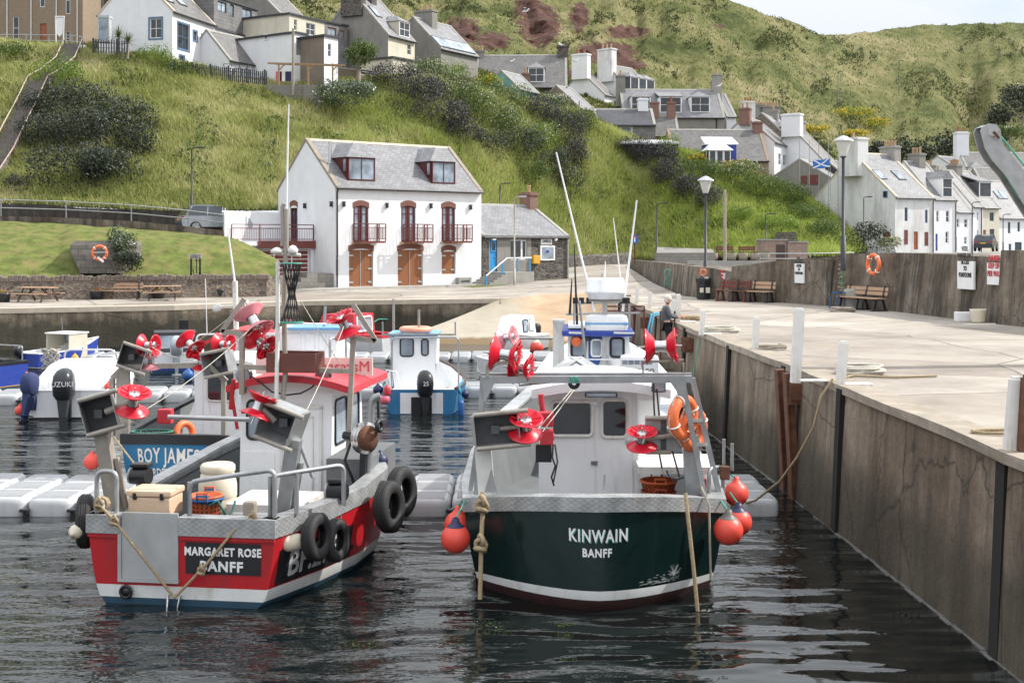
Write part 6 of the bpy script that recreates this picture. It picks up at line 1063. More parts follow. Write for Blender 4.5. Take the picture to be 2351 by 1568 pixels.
m.bar(gk(1586, 965), gk(1613, 965, .3), .05); m.bar(gk(1597, 1020), gk(1624, 1020, .3), .05); m.add([gk(1535, 872, -.06), gk(1575, 872, -.06), gk(1578, 935, -.06), gk(1104, 872, -.06), gk(1140, 872, -.06), gk(1112, 925, -.06)], [(0, 1, 2), (3, 4, 5)]); obj('gantry', m, GALV, KW)
reel(KW, gk(1160, 815), (1, -.2, -.12), .50, .17); reel(KW, gk(1196, 845, .1), (1, -.25, -.05), .42, .16); reel(KW, gk(1517, 795), (1, -.12, .05), .52, .19); reel(KW, gk(1165, 775, 5.5), (.8, -.3, .2), .42, .16, REELP)
m = MB(); m.bar(gk(1120, 838, -.05), gk(1186, 828, -.05), .05); m.bar(gk(1120, 838, -.05), gk(1118, 866, -.05), .05); obj('reel_bracket', m, TANBAR, KW); m = MB(); m.tube([gk(1474, 830), gk(1478, 868), gk(1570, 862), gk(1568, 832)], .02, 6); m.bar(gk(1474, 832), gk(1570, 826), .03); m.tube([gk(1190, 850), gk(1192, 885), gk(1262, 878)], .015, 6); obj('reel_bracket', m, TANBAR, KW)
for (c, u, v, n, w_, h_, d_, post, rc, rax, Y_) in (((1135, 983), (1, 0, .10), (-.10, 0, 1), (.15, -1, .05), .62, .42, .3, ((1108, 1022), (1118, 1138)), (1207, 978), (.05, -.42, .9), 18.5), ((1540, 998), (1, 0, 0), (0, 0, 1), (-1, -.15, 0), .3, .44, .22, ((1585, 1000), (1592, 1135)), (1474, 1008), (-.02, -.30, 1), 18.9)):
    c = lp(*c, Y_); tr = trough(KW, c, u, v, n, w_, h_, d_); m = MB(); a, b = lp(*post[0], Y_+.1), lp(*post[1], Y_+.1); m.bar(a, b, .24, .12); obj('post', m, OLDW if rc[0] < 1300 else GALV, KW); rr = lp(*rc, Y_-.2); reel(KW, rr, rax, .48 if rc[0] < 1300 else .44, .13); m = MB(); m.cyl(rr, c+Vector((.0, -.1, .0)), .035); obj('axle', m, TANBAR, tr)
for py in (962, 1003): m = MB(); m.bbox(lp(1255, py, 19.2), (.2, .18, .22), .02); m.cyl(lp(1238, py, 19.2), lp(1272, py, 19.2), .05); obj('line_hauler', m, MAROONL if 0 else ROOFRED, KW)
m = MB(); m.tube([lp(1270, 1020, 19.3), lp(1268, 1050, 19.2), lp(1275, 1070, 19.2), lp(1266, 1095, 19.2), lp(1272, 1115, 19.2)], .014, 6); m.tube([lp(1274, 1020, 19.3), lp(1280, 1060, 19.2), lp(1270, 1110, 19.2)], .012, 6); m.box(lp(1248, 1040, 19.3), (.24, .1, .26)); obj('cable', m, BLACK, KW)
m = MB(); m.b0(lp(1463, 1070, 19.7).x, lp(1640, 1070, 19.7).x, lp(1463, 1070, 19.4).y, lp(1463, 1070, 20.6).y, lp(1463, 1080, 19.7).z, lp(1463, 1064, 19.7).z); obj('shelf', m, OLDW, KW)
m = MB(); m.add([lp(1112, 1130, 18.4), lp(1142, 1130, 18.4), lp(1128, 1075, 18.4)], [(0, 1, 2)]); m.v += [tuple(Vector(p)+Vector((0, .03, 0))) for p in m.v]; m.f += [[5, 4, 3], [0, 3, 4, 1], [1, 4, 5, 2], [2, 5, 3, 0]]; m.mi += [0]*4; m.sm += [False]*4; obj('fin_plate', m, GALV, KW)
U_rail(KW, lp(1628, 1140, 18.9), lp(1660, 1135, 19.3), .42, .03); pipe(KW, [lp(1388, 1124, 17.6), lp(1389, 1088, 17.6)], .02, GALV, 'bolt_post')
pipe(KW, [lp(1662, 1070, 19.2), lp(1662, 1008, 19.2)], .025, GALV, 'stanchion'); pipe(KW, [lp(1681, 1080, 19.2), lp(1681, 1018, 19.2)], .025, GALV, 'stanchion'); m = MB(); m.bbox(lp(1664, 1085, 19.1), (.14, .12, .2), .02); obj('roller_box', m, RUST, KW)
for i, (px, py, Y_) in enumerate(((1568, 958, 18.75), (1590, 985, 19.0))):
    lb = thing('lifebuoy', ('orange horseshoe lifebuoy tied to the gantry leg, the front one', 'second orange lifebuoy behind the front one on the gantry')[i], 'lifebuoy', P(px, py, Y_)); m = MB(); m.torus((0, 0, 0), (.75, -.66, 0), .26, .085, 28, 10); obj('ring', m, LIFE, lb); m = MB(); ax = Vector((.75, -.66, 0)).normalized(); a = Vector((0, 0, 1)); b = ax.cross(a)
    for k in range(4):
        q = a*math.cos(k*1.57+.4)+b*math.sin(k*1.57+.4); m.torus(q*.26, q.cross(ax), .09, .012, 14, 6)
    obj('tape', m, FRAMEW, lb); m = MB(); m.tube([(a*math.cos(k*.4)+b*math.sin(k*.4))*(.355+.03*math.sin(k*1.6)) for k in range(16)], .01, 5); obj('grab_line', m, ROPEW, lb)
basket('orange fish basket with lid under the dark green boat shelf', P(1512, 1135, 19.8), .27, .2, ORANGE); basket('lower dark red basket under the orange lidded basket', P(1512, 1148, 19.75), .26, .12, M('dark_red_plastic', (.3, .05, .03), .5))
m = MB(); m.bbox((0, 0, 0), (.2, .16, .28), .03); c = obj('fuel_can', m, ROOFRED); c.location = P(1606, 1118, 19.2); tag(c, 'red plastic fuel can by the gantry leg', 'fuel can')
buoy('orange red buoy low on the left quarter of the green boat', P(1046, 1236, 18.2), .21, None, NAVY, 'buoys hung on the green boat', P(1068, 1150, 18.5)); buoy('orange red buoy behind the lower left buoy of the green boat', P(1052, 1205, 18.9), .21, None, None, 'buoys hung on the green boat', P(1066, 1140, 18.9))
buoy('nearest orange red buoy with grey neck on the right quarter', P(1672, 1217, 18.1), .21, None, M('grey_vinyl', (.12, .11, .10), .5), 'buoys hung on the green boat', P(1655, 1150, 18.4)); buoy('orange red buoy with navy neck second on the right side', P(1695, 1198, 18.8), .20, None, NAVY, 'buoys hung on the green boat', P(1675, 1130, 18.9)); buoy('uppermost orange red buoy on the right side of the green boat', P(1690, 1133, 19.6), .19, None, None, 'buoys hung on the green boat', P(1678, 1090, 19.5))
rope('thick tan rope with a large knot hanging at the left quarter', [P(1108, 1130, 18.0), P(1108, 1180, 17.9), P(1105, 1240, 17.75), P(1104, 1300, 17.7), P(1102, 1375, 17.65)], .033, ROPE, knots=(P(1104, 1250, 17.7), P(1107, 1160, 17.85))); rope('thin tan rope hanging down the right of the dark green transom', [P(1574, 1132, 17.6), P(1580, 1190, 17.45), P(1592, 1300, 17.4), P(1604, 1425, 17.35)], .028, ROPEW if 0 else ROPE)
rope('thin dark rope trailing into the water at the right quarter', [P(1610, 1118, 18.2), P(1628, 1160, 18.0), P(1630, 1250, 18.0), P(1632, 1330, 18.0)], .018, WOODG); rope('grey twin line from the roof block to the left reel', [P(1318, 888, 19.3), P(1235, 985, 18.4)], .008, ROPEW, 'line', 'line')
m = MB(); m.torus((0, 0, 0), (0, 1, 0), .06, .03, 14, 8); c = obj('pulley_block', m, BLACK); c.location = P(1318, 880, 18.7); tag(c, 'black pulley block tied to the gantry beam with green twine', 'pulley')
rope('green twine wound on the gantry beam', [P(1318, 872, 18.6)+Vector((.07*math.sin(k*1.3), -.02, .05*math.cos(k*1.7))) for k in range(14)], .012, ROPEG, 'twine', 'twine'); rope('red block hanging from the left end of the white roof', [P(1242, 905, 19.5), P(1243, 925, 19.5), P(1246, 945, 19.5)], .045, ROOFRED, 'pulley', 'pulley_block')
# ----- blue hulled boat behind the red one -----
BJ = thing('fishing_boat', 'blue hulled fishing boat with curved cream lettering across its transom', 'fishing boat', ((395-CX)/F*25.6, 25.6, 0), R(-6)); lp, lg, _ = frame_of(BJ)
S3 = [(0.35, 1.2, .98, .95, -.5), (1.2, 1.35, .98, 1.15, -.6), (3, 1.45, 1.05, 1.2, -.7), (5, 1.15, 1.3, .8, -.6), (6.6, .12, 1.7, .03, -.3, 0, .1)]
h, path, tp3 = hull(BJ, S3, .10, .11, [ANTIBLUE, STRIPE, BLUEH], .4, .3, .06, .4); rail_cap(BJ, path, .10, .12, BLACK, 'gunwale', .03, -.10)
def bt(a, b, d): s = max(min(a/1.2, 1), -1); return tp3(s, b)+Vector((0, -d-.006, 0))
CRT = M('cream_lettering', (.75, .70, .62), .5)
mk('lettering', textmesh('BOY JAMES', .40, lambda a, b, d: bt(a-.14, .66+b-.10*a*a*.55, d), .008, .64, .006, 1.1), CRT, BJ); mk('lettering', textmesh('GARDENSTOWN', .23, lambda a, b, d: bt(a-.08, .34+b-.06*a*a, d), .008, .68, .004, 1.05), CRT, BJ)
c0, c1 = lp(445, 900, 28.0), lp(548, 900, 28.0); zt = lp(450, 838, 28).z; cy = c0.y; wh = boxhouse(BJ, [Vector((c0.x+.05, cy, .4)), Vector((c1.x+.3, cy, .4)), Vector((c1.x+.3, cy+1.8, .4)), Vector((c0.x+.05, cy+1.8, .4))], [Vector((c0.x, cy, zt)), Vector((c1.x+.3, cy, zt)), Vector((c1.x+.3, cy+1.6, zt)), Vector((c0.x, cy+1.6, zt))], CLEANW)
fa = fplane((c0.x, cy, .4), (1, 0, 0), (0, 0, 1)); bwin(wh, fa, .30, zt-.4-.78, .92, zt-.4-.12, .1, OLDW, GLASS); m = MB(); m.loft([[fa(.2, .1, x), fa(.215, .1, x), fa(.215, zt-.45, x), fa(.2, zt-.45, x)] for x in (0, .01)], True); obj('door', m, OLDW, wh)
m = MB(); q = [lp(415, 1000, 27.6), lp(446, 1000, 27.6), lp(446, 925, 27.6)]; m.prism(q, (0, .05, 0)); obj('wing_panel', m, CLEANW, BJ)
camber_roof(BJ, c0.x-.1, c1.x+.4, cy-.15, cy+1.9, zt, .08, .08, CLEANW)
m = MB(); gb = lambda px, py: lp(px, py, 26.2)
for a, b in (((283, 850), (283, 1010)), ((258, 868), (258, 1000)), ((283, 842), (480, 838)), ((258, 868), (284, 842)), ((480, 838), (520, 876)), ((514, 872), (514, 1005))): m.bar(gb(*a), gb(*b), .09 if a[0] != 283 or b[0] != 283 else .26, .1)
obj('gantry', m, TANBAR, BJ)
for c, tl, s, rc, rax in (((305, 818), -18, -1, (341, 792), (1, -.15, .0)), ((512, 832), 12, 1, (513, 790), (1, -.25, -.05))): trough(BJ, gb(*c), (math.cos(R(tl)), 0, math.sin(R(tl))), (-math.sin(R(tl)), 0, math.cos(R(tl))), (.3*-s, -1, 0), .5, .42, .3); reel(BJ, gb(*rc), rax, .43, .17)
reel(BJ, gb(347, 828), (.05, -.2, 1), .42, .16, REELP); reel(BJ, gb(437, 790), (.75, -.3, -.6), .46, .17); reel(BJ, gb(462, 830), (.1, -.3, 1), .38, .15)
m = MB(); m.bbox(lp(380, 955, 26.5), (.3, .2, .3), .03); obj('line_hauler', m, ROOFRED, BJ); lb = thing('lifebuoy', 'orange lifebuoy hanging inside the blue boat by its white panel', 'lifebuoy', P(424, 994, 26.6)); m = MB(); m.torus((0, 0, 0), (.8, -.6, .2), .2, .07, 20, 8); obj('ring', m, LIFE, lb)
t = thing('creel', 'round black netted creel on the blue boat deck', 'creel', P(350, 1008, 26.3)); m = MB()
for k in range(20):
    a = k*math.pi/10
    for s in (-1, 1): m.tube([(.42*math.cos(a), .25*math.sin(a), 0), (.42*math.cos(a+s*.3), .25*math.sin(a+s*.3), .16)], .012, 4)
obj('netting', m, BLACK, t); m = MB(); m.tube([(.42*math.cos(k*.32), .25*math.sin(k*.32), .16) for k in range(21)], .016, 5); obj('rim', m, ROPEG, t)
buoy('orange red buoy at the left of the blue lettered transom', P(211, 1060, 25.8), .16); m = MB(); m.torus(bt(-.05+.42, .2, .02), (0, 1, 0), .07, .02, 16, 6); obj('exhaust_outlet', m, BLACK, BJ)
rope('tan mooring rope slanting across the blue lettered transom', [P(262, 1005, 25.4), P(305, 1060, 25.2), P(340, 1098, 25.0)], .02, ROPE)
# ---------- smaller boats, pontoons ----------
def stat(L, B, zs, zb, k=.45, st=.85): return [(0, B/2*st, zs, B/2*st*.85, -k), (L*.25, B/2, zs, B/2*.9, -k), (L*.55, B/2*.95, zs*1.08, B/2*.78, -k), (L*.8, B/2*.6, lerp(zs, zb, .6), B/2*.4, -k*.9), (L, .06, zb, .02, -.2, 0, .15)]
# blue clinker boat with white cuddy
t = thing('motor_boat', 'small blue clinker boat with tall white cabin and black outboard', 'motor boat', G(968, 951, 0)+Vector((0, .0, 0)), R(0)); lp, lg, _ = frame_of(t); Y0 = t.location.y
h, path, _ = hull(t, stat(5.2, 2.45, .72, 1.15), .0, .02, [ANTIBLUE, BLUEC, BLUEC], .5, 0, 0, .3, CLEANW, (.25, .5, .75, 1), 1); rail_cap(t, path[:5], .05, .1, WOODD, 'gunwale'); rail_cap(t, path[5:], .05, .1, WOODD, 'gunwale')
m = MB(); m.b0(-.62, .62, -.02, .55, .02, .62); m.b0(-.9, .9, .35, .8, .3, .66); obj('motor_well', m, CLEANW, t); m = MB(); m.b0(-.3, .3, -.06, -.02, -.3, .5); obj('transom_pad', m, BLACK, t)
kx = lambda px: (px-968)/(F/(Y0+1.6))+(968-CX)*1.6/F; kz = lambda py: zat(py, Y0+1.6); cy = 1.6
wh = boxhouse(t, [Vector((kx(907), cy, .3)), Vector((kx(1000), cy, .3)), Vector((kx(1000), cy+1.6, .3)), Vector((kx(907), cy+1.6, .3))], [Vector((kx(894), cy, kz(772))), Vector((kx(1003), cy, kz(772))), Vector((kx(1003), cy+1.5, kz(772))), Vector((kx(894), cy+1.5, kz(772)))], CLEANW)
fa = fplane((0, cy, 0), (1, 0, 0), (0, 0, 1)); bwin(wh, fa, kx(919), kz(818), kx(949), kz(777), .09); bwin(wh, fa, kx(968), kz(816), kx(983), kz(779), .08)
m = MB(); m.prism([(kx(1003), cy, .3), (kx(1035), cy, .75), (kx(1010), cy, kz(830)), (kx(1000), cy, kz(835))], (0, .05, 0)); obj('wing_panel', m, CLEANW, wh); m = MB(); m.prism([(kx(900), cy, .3), (kx(872), cy, .75), (kx(896), cy, kz(850))], (0, .05, 0)); obj('wing_panel', m, CLEANW, wh)
m = MB(); m.b0(kx(890), kx(1006), cy-.15, cy+1.7, kz(771), kz(767)); obj('roof', m, SKYB, t); m = MB(); m.b0(kx(878), kx(1048), cy-.25, cy-.19, kz(769), kz(765)); m.bar((kx(880), cy-.2, kz(768)), (kx(880), cy-.2, kz(738)), .045); m.bar((kx(1046), cy-.2, kz(768)), (kx(1046), cy-.2, kz(738)), .045); obj('roof_rack', m, GALV, t)
p = [(kx(905), .9, .7), (kx(905), .9, kz(772)), (kx(1055), .9, kz(770)), (kx(1055), .9, .7)]; pipe(t, [p[0]]+bend(p[0], p[1], p[2], .15)+bend(p[1], p[2], p[3], .15)+[p[3]], .028, GALV, 'frame'); pipe(t, [(kx(960), 1.9, kz(766)), (kx(960), 1.9, kz(712))], .04, TANBAR, 'mast')
lb = thing('lifebuoy', 'pale orange lifebuoy lying flat on the white cabin roof', 'lifebuoy', Vector(t.location)+Vector((kx(952), 2.0, kz(763)+.06))); m = MB(); m.torus((0, 0, 0), (0, 0, 1), .42, .09, 24, 8); obj('ring', m, M('faded_orange', (.75, .33, .22), .5), lb)
outboard(t, (.12, -.28, .58), 1.15, R(8), None, 0, '25'); p = [(-1.05, .35, .7), (-1.05, .35, 1.25), (-.75, .2, 1.2), (-.62, .05, .7)]; pipe(t, p, .028, FRAMEW, 'rail')
mk('lettering', textmesh('WAVE BF\n60', .16, lambda a, b, d: Vector((-1.0+.45*0+a*.6, -.012-d, .58+b)), .004), FRAMEW, t) if 0 else None
buoy('pink buoy beside the red bag on the blue clinker boat', P(884, 917, 36.6), .15, PINK, NAVY); sausage('crumpled red net bag on the blue clinker boat', P(889, 897, 36.6), .10, .36, (0, 0, 1), ROOFRED, None, 'bag'); buoy('navy round buoy on the left side of the blue clinker boat', P(868, 895, 37.5), .15, NAVY); sausage('blue cylindrical fender on the right of the blue clinker boat', P(1059, 940, 37.0), .085, .55, (0, 0, 1), BLUEB); buoy('navy buoy on the right side of the blue clinker boat', P(1068, 905, 37.5), .11, NAVY)
for s, lab in ((-1, 'blue ropes looped along the left gunwale of the clinker boat'), (1, 'blue ropes looped along the right gunwale of the clinker boat')): rope(lab, [Vector(t.location)+Vector((s*(1.08+.07*k/30), .1+k*.06, .68+.16*math.sin(k*1.9))) for k in range(34)], .022, ROPEB)
# white boat under a tarpaulin
t = thing('motor_boat', 'white motor boat under a white cover with two outboards', 'motor boat', G(150, 962, 0), R(3)); lp, lg, _ = frame_of(t); Y0 = t.location.y
h, path, _ = hull(t, stat(5.6, 2.45, .78, 1.2, .4, .95), .05, .06, [BLACK, CLEANW, CLEANW], .4, 0, 0, .35, CLEANW); rail_cap(t, path, .04, .1, CLEANW, 'gunwale')
m = MB(); r = []
for y, w_, z in ((.25, 1.12, .82), (.35, 1.1, 1.0), (1.2, .85, 1.78), (2.2, .92, 1.86), (3.0, .9, 1.7), (4.2, .6, 1.25)): r.append([Vector((x*w_+.015*math.sin(y*9+x*7), y, .8+(z-.8)*k*.68)) for x, k in ((-1.08, 0), (-1.0, .6), (-.92, .93), (-.7, 1), (-.3, 1.0), (.3, 1.0), (.7, 1), (.92, .93), (1.0, .6), (1.08, 0))])
m.loft(r, False, False, True); m.poly(r[0]); obj('cover', m, M('white_tarpaulin', (.60, .60, .61), .7, var=.08, sc=2, bmp=.7, bs=3, bd=.06), t)
p = [(-.8, 2.6, .8), (-.75, 2.5, 1.75), (.75, 2.5, 1.75), (.85, 2.7, .8)]; pipe(t, [p[0]]+bend(p[0], p[1], p[2], .2)+bend(p[1], p[2], p[3], .2)+[p[3]], .03, STEEL, 'frame')
outboard(t, (.05, -.3, .62), 1.35, R(4), M('dark_grey_cowl', (.022, .024, .028), .3), 0, 'SUZUKI'); outboard(t, (-.95, -.2, .75), .95, R(-15), M('blue_canvas_cover', (.03, .045, .12), .9, bmp=.4), R(-14)); mk('lettering', textmesh('BRAE', .13, lambda a, b, d: Vector((.62+a, -.01-d, .55+b)), .004), BLACK, t)
m = MB()
for z in (.1, .22, .34): m.box((.82, -.06, z), (.34, .06, .025))
m.bar((.66, -.05, .5), (.66, -.05, .05), .025); m.bar((.98, -.05, .5), (.98, -.05, .05), .025); obj('ladder', m, STEEL, t)
buoy('orange red buoy floating at the left of the covered white boat', P(46, 943, 36.2), .15); buoy('orange red buoy between the covered boat and the steel post', P(250, 888, 36.5), .13)
# far left blue boat
t = thing('fishing_boat', 'blue fishing boat cut by the left edge of the photo', 'fishing boat', G(20, 890, 0), R(62)); t.scale = (.78,)*3; lp, lg, _ = frame_of(t)
h, path, _ = hull(t, stat(6.2, 2.5, 1.0, 1.4), .05, .08, [ANTIBLUE, YELLOW, ROYAL], .4, 0, 0, .4); rail_cap(t, path, .12, .12, BLACK, 'gunwale', .03); m = MB(); m.b0(-.75, .75, 2.4, 4.0, .4, 2.7); wh = obj('wheelhouse', m, CLEANW, t); m = MB(); m.b0(-.9, .9, 2.2, 4.2, 2.701, 2.78); obj('roof', m, SKYB, t)
bwin(wh, fplane((-.75, 2.4, .4), (1, 0, 0), (0, 0, 1)), .2, 1.3, .7, 2.0); m = MB(); m.bbox((.2, .6, 1.0), (.5, .5, .5), .06); obj('motor_box', m, BLACK, t); U_rail(t, (1.0, .3, 1.05), (1.0, 2.2, 1.05), .7, .03)
me = textmesh('BF102', .42, lambda a, b, d: Vector((1.22+d, .95+a, .58+b)), .006, .9, .01); mk('lettering', me, FRAMEW, t); pipe(t, [(.9, 2.3, 2.7), (.9, 2.2, 4.4)], .02, BLACK, 'aerial')
for i, (px, py, r, mt, cp, lb) in enumerate(((61, 869, .17, None, None, 'orange red buoy on the stern of the far left blue boat'), (128, 865, .17, YELLOW, BLUEB, 'yellow buoy with blue neck by the cluttered rail'), (160, 850, .19, BARREL, BLUEB, 'white buoy with blue neck by the cluttered rail'), (172, 822, .12, YELLOW, None, 'small orange yellow float on the blue boat rail'))): buoy(lb, P(px, py, 42.5), r, mt, cp)
rope('tangle of pale ropes hung on the blue boat rail', [P(118, 810, 42.8)+Vector((.35*math.sin(k*2.1), .1*math.sin(k), .35*math.cos(k*1.3)-.2)) for k in range(50)], .022, ROPEW, 'rope coil', 'rope_coil')
# blue and white cuddy boat
t = thing('motor_boat', 'blue hulled open boat with white cuddy shelter near the quay wall', 'motor boat', G(62, 846, 0), R(-24)); t.scale = (.64,)*3; h, path, _ = hull(t, stat(6.0, 2.3, .9, 1.5), .05, .08, [ANTIRED, STRIPE, ROYAL], .4, 0, 0, .4, CLEANW); rail_cap(t, path, .06, .12, FRAMEW, 'gunwale')
m = MB(); m.b0(-.95, -.88, 2.6, 4.2, .4, 1.95); m.b0(.88, .95, 2.6, 4.2, .4, 1.95); m.b0(-.88, .88, 4.1, 4.17, .4, 1.95); wh = obj('shelter', m, CREAM, t); m = MB(); m.b0(-1.0, 1.0, 2.5, 4.3, 1.951, 2.03); obj('shelter_roof', m, CLEANW, wh); bwin(wh, fplane((-.88, 4.095, .4), (1, 0, 0), (0, 0, 1)), .1, .9, .6, 1.4, .06); m = MB(); m.box((.2, 4.06, 1.35), (.55, .03, .14)); obj('red_sign', m, ROOFRED, t); outboard(t, (-.5, -.2, .8), 1.0); pipe(t, [(.4, 2.6, 2.0), (.4, 2.5, 3.0)], .02, GALV, 'aerial')
# white boat with red wheelhouse roof
t = thing('fishing_boat', 'white boat with red domed wheelhouse roof and orange trim', 'fishing boat', G(560, 913, 0), R(0)); lp, lg, _ = frame_of(t); Y0 = t.location.y
h, path, _ = hull(t, stat(6.5, 2.7, 1.0, 1.6), .08, .22, [ANTIBLUE, ROYAL, CLEANW], .4, 0, 0, .5); rail_cap(t, path, .08, .12, ORANGE, 'gunwale', .03); kx = lambda px: (px-560)/(F/(Y0+2))+(560-CX)*2/F; kz = lambda py: zat(py, Y0+2)
wh = boxhouse(t, [Vector((kx(478), 2, .5)), Vector((kx(622), 2, .5)), Vector((kx(622), 4.2, .5)), Vector((kx(478), 4.2, .5))], [Vector((kx(485), 2.1, kz(786))), Vector((kx(615), 2.1, kz(786))), Vector((kx(615), 4.0, kz(786))), Vector((kx(485), 4.0, kz(786)))], CLEANW); camber_roof(t, kx(476), kx(624), 1.8, 4.3, kz(790), .12, .38, ROOFRED)
fa = fplane((0, 2.02, 0), (1, 0, 0), (0, .05, 1)); bwin(wh, fa, kx(486), kz(814), kx(506), kz(792), .05); bwin(wh, fa, kx(590), kz(816), kx(612), kz(790), .05); m = MB(); m.b0(kx(500), kx(625), 1.5, 1.55, kz(838), kz(812)); obj('orange_board', m, M('orange_board', (.50, .13, .03), .6), t); m = MB(); m.b0(kx(568), kx(640), 1.9, 1.95, kz(786), kz(764)); sg = obj('roof_sign', m, FRAMEW, t); letters('STARLIGHT', .2, ((kx(568)+kx(640))/2, 1.897, (kz(786)+kz(764))/2), (1, 0, 0), (0, 0, 1), BLACK, sg, sx=.8)
pipe(t, [(kx(545), 1.9, kz(800)), (kx(541), 1.9, kz(645))], .09, OLDW, 'mast'); pipe(t, [(kx(541), 1.9, kz(652)), (kx(518), 1.9, kz(478))], [.04, .015], FRAMEW, 'aerial'); m = MB(); m.tube([(kx(505), 1.9, kz(704)), (kx(572), 1.9, kz(700))], .04, 6); m.lathe([(.001, 0), (.14, 0), (.14, .2), (.001, .2)], (kx(501), 1.9, kz(706)), (0, -1, 0), 12); m.lathe([(.001, 0), (.1, 0), (.1, .15), (.001, .2)], (kx(565), 1.9, kz(700)), n=10); obj('cross_spreader', m, OLDW, t); pipe(t, [(kx(477), 1.9, kz(768)), (kx(473), 1.9, kz(640))], .014, FRAMEW, 'aerial')
p = [(kx(455), 1.7, kz(790)), (kx(458), 1.7, kz(767)), (kx(560), 1.7, kz(764))]; pipe(t, [p[0]]+bend(p[0], p[1], p[2], .15)+[p[2]], .035, FRAMEW, 'rail')
# white boat with silver outboard
t = thing('motor_boat', 'small white boat with silver outboard left of the red roof', 'motor boat', G(405, 858, 0), R(16)); h, path, _ = hull(t, stat(5.0, 2.1, .75, 1.1, .4, .95), .12, .22, [ANTIBLUE, ROYAL, CLEANW], .4, 0, 0, .3, CLEANW); rail_cap(t, path, .04, .1, CLEANW, 'gunwale'); m = MB(); m.b0(-.8, .8, 1.7, 3.2, .3, 1.45); wh = obj('cabin', m, CHARC, t); bwin(wh, fplane((-.85, 1.7, .3), (1, 0, 0), (0, 0, 1)), .1, .5, 1.5, 1.05, .08); outboard(t, (0, -.3, .75), 1.15, 0, M('silver_cowl', (.42, .45, .48), .3, metal=.4)); buoy('blue buoy hanging right of the silver outboard boat', P(432, 862, 46), .21, BLUEB)
# white boat with pale blue roof
t = thing('motor_boat', 'white wheelhouse boat with a pale blue roof edge', 'motor boat', G(705, 905, 0), R(0)); lp, lg, _ = frame_of(t); Y0 = t.location.y
h, path, _ = hull(t, stat(6.2, 2.5, .9, 1.4), .1, .3, [ANTIBLUE, ROYAL, CLEANW], .4, 0, 0, .4, CLEANW); rail_cap(t, path, .06, .1, CLEANW, 'gunwale'); kx = lambda px: (px-705)/(F/(Y0+1.5))+(705-CX)*1.5/F; kz = lambda py: zat(py, Y0+1.5)
wh = boxhouse(t, [Vector((kx(625), 1.5, .4)), Vector((kx(760), 1.5, .4)), Vector((kx(768), 4.0, .4)), Vector((kx(633), 4.0, .4))], [Vector((kx(630), 1.6, kz(754))), Vector((kx(780), 1.6, kz(757))), Vector((kx(782), 3.6, kz(757))), Vector((kx(636), 3.6, kz(754)))], CLEANW); m = MB(); m.b0(kx(660), kx(790), 1.35, 3.8, kz(757), kz(752)); obj('roof', m, SKYB, t)
fa = fplane((0, 1.52, 0), (1, 0, 0), (0, .05, 1))
for a, b in ((636, 690), (700, 722), (731, 748), (754, 771)): bwin(wh, fa, kx(a), kz(805), kx(b), kz(766), .08, OLDW)
m = MB(); q = [(kx(655), 1.4, kz(752)), (kx(660), 1.4, kz(742)), (kx(788), 1.4, kz(744)), (kx(788), 1.4, kz(752))]; m.tube(q, .03, 6); obj('roof_rail', m, FRAMEW, t); pipe(t, [(kx(739), 2, kz(752)), (kx(742), 2, kz(705))], .05, GALV, 'mast'); m = MB(); m.b0(kx(635), kx(690), .5, .9, .4, 1.3); obj('engine_box', m, FRAMEW, t); U_rail(t, (kx(770), .2, .9), (kx(795), 1.4, .9), .9, .04)
buoy('orange red buoy on the quarter of the pale blue roofed boat', P(806, 862, 40), .22)
# red boat beyond
t = thing('motor_boat', 'red and white cabin boat anchored off the slipway', 'motor boat', G(905, 812, 0), R(60)); h, path, _ = hull(t, stat(6.0, 2.2, .75, 1.2), .05, .08, [ANTIRED, STRIPE, M('pale_grey_hull', (.5, .51, .52), .4)], .4, 0, 0, .3, ROOFRED); rail_cap(t, path, .12, .25, ROOFRED, 'gunwale'); wh = boxhouse(t, [Vector((-.8, 1.6, .5)), Vector((.8, 1.6, .5)), Vector((.75, 4.0, .6)), Vector((-.75, 4.0, .6))], [Vector((-.75, 1.7, 1.75)), Vector((.75, 1.7, 1.75)), Vector((.65, 3.5, 1.7)), Vector((-.65, 3.5, 1.7))], ROOFRED)
for a, b in ((.2, .9), (1.05, 1.8)): bwin(wh, fplane((.8, 1.6, .5), (-.02, 1, 0), (-.05, 0, 1)), a, .45, b, 1.1, .08, FRAMEW, GLASSL, .05)
bwin(wh, fplane((-.75, 1.6, .5), (1, 0, 0), (0, .08, 1)), .2, .45, 1.3, 1.1, .08, FRAMEW, GLASSL, .05); pipe(t, [(.8, .6, .9), (.8, .6, 2.4)], .06, GALV, 'post'); buoy('small red mooring buoy near the far pontoon', P(837, 872, 46), .14, ROOFRED)
# small white cuddy at the slip
t = thing('motor_boat', 'small white cabin boat nosed onto the sandy slipway', 'motor boat', G(1228, 797, 0), R(155)); t.scale = (.85,)*3; h, path, _ = hull(t, stat(4.8, 2.1, .75, 1.1), .05, .08, [ANTIBLUE, STRIPE, M('grey_gelcoat', (.42, .44, .46), .4)], .4, 0, 0, .35, CLEANW); rail_cap(t, path, .06, .15, CLEANW, 'gunwale')
wh = boxhouse(t, [Vector((-.8, 1.5, .4)), Vector((.8, 1.5, .4)), Vector((.6, 4.0, .8)), Vector((-.6, 4.0, .8))], [Vector((-.7, 1.7, 1.9)), Vector((.7, 1.7, 1.9)), Vector((.55, 3.2, 1.85)), Vector((-.55, 3.2, 1.85))], CLEANW)
for a, b in ((.25, .8), (.95, 1.5)): bwin(wh, fplane((-.8, 1.5, .4), (.04, 1, 0), (.08, 0, 1)), a, .65, b, 1.3, .1, BLACK, GLASSL, .03)
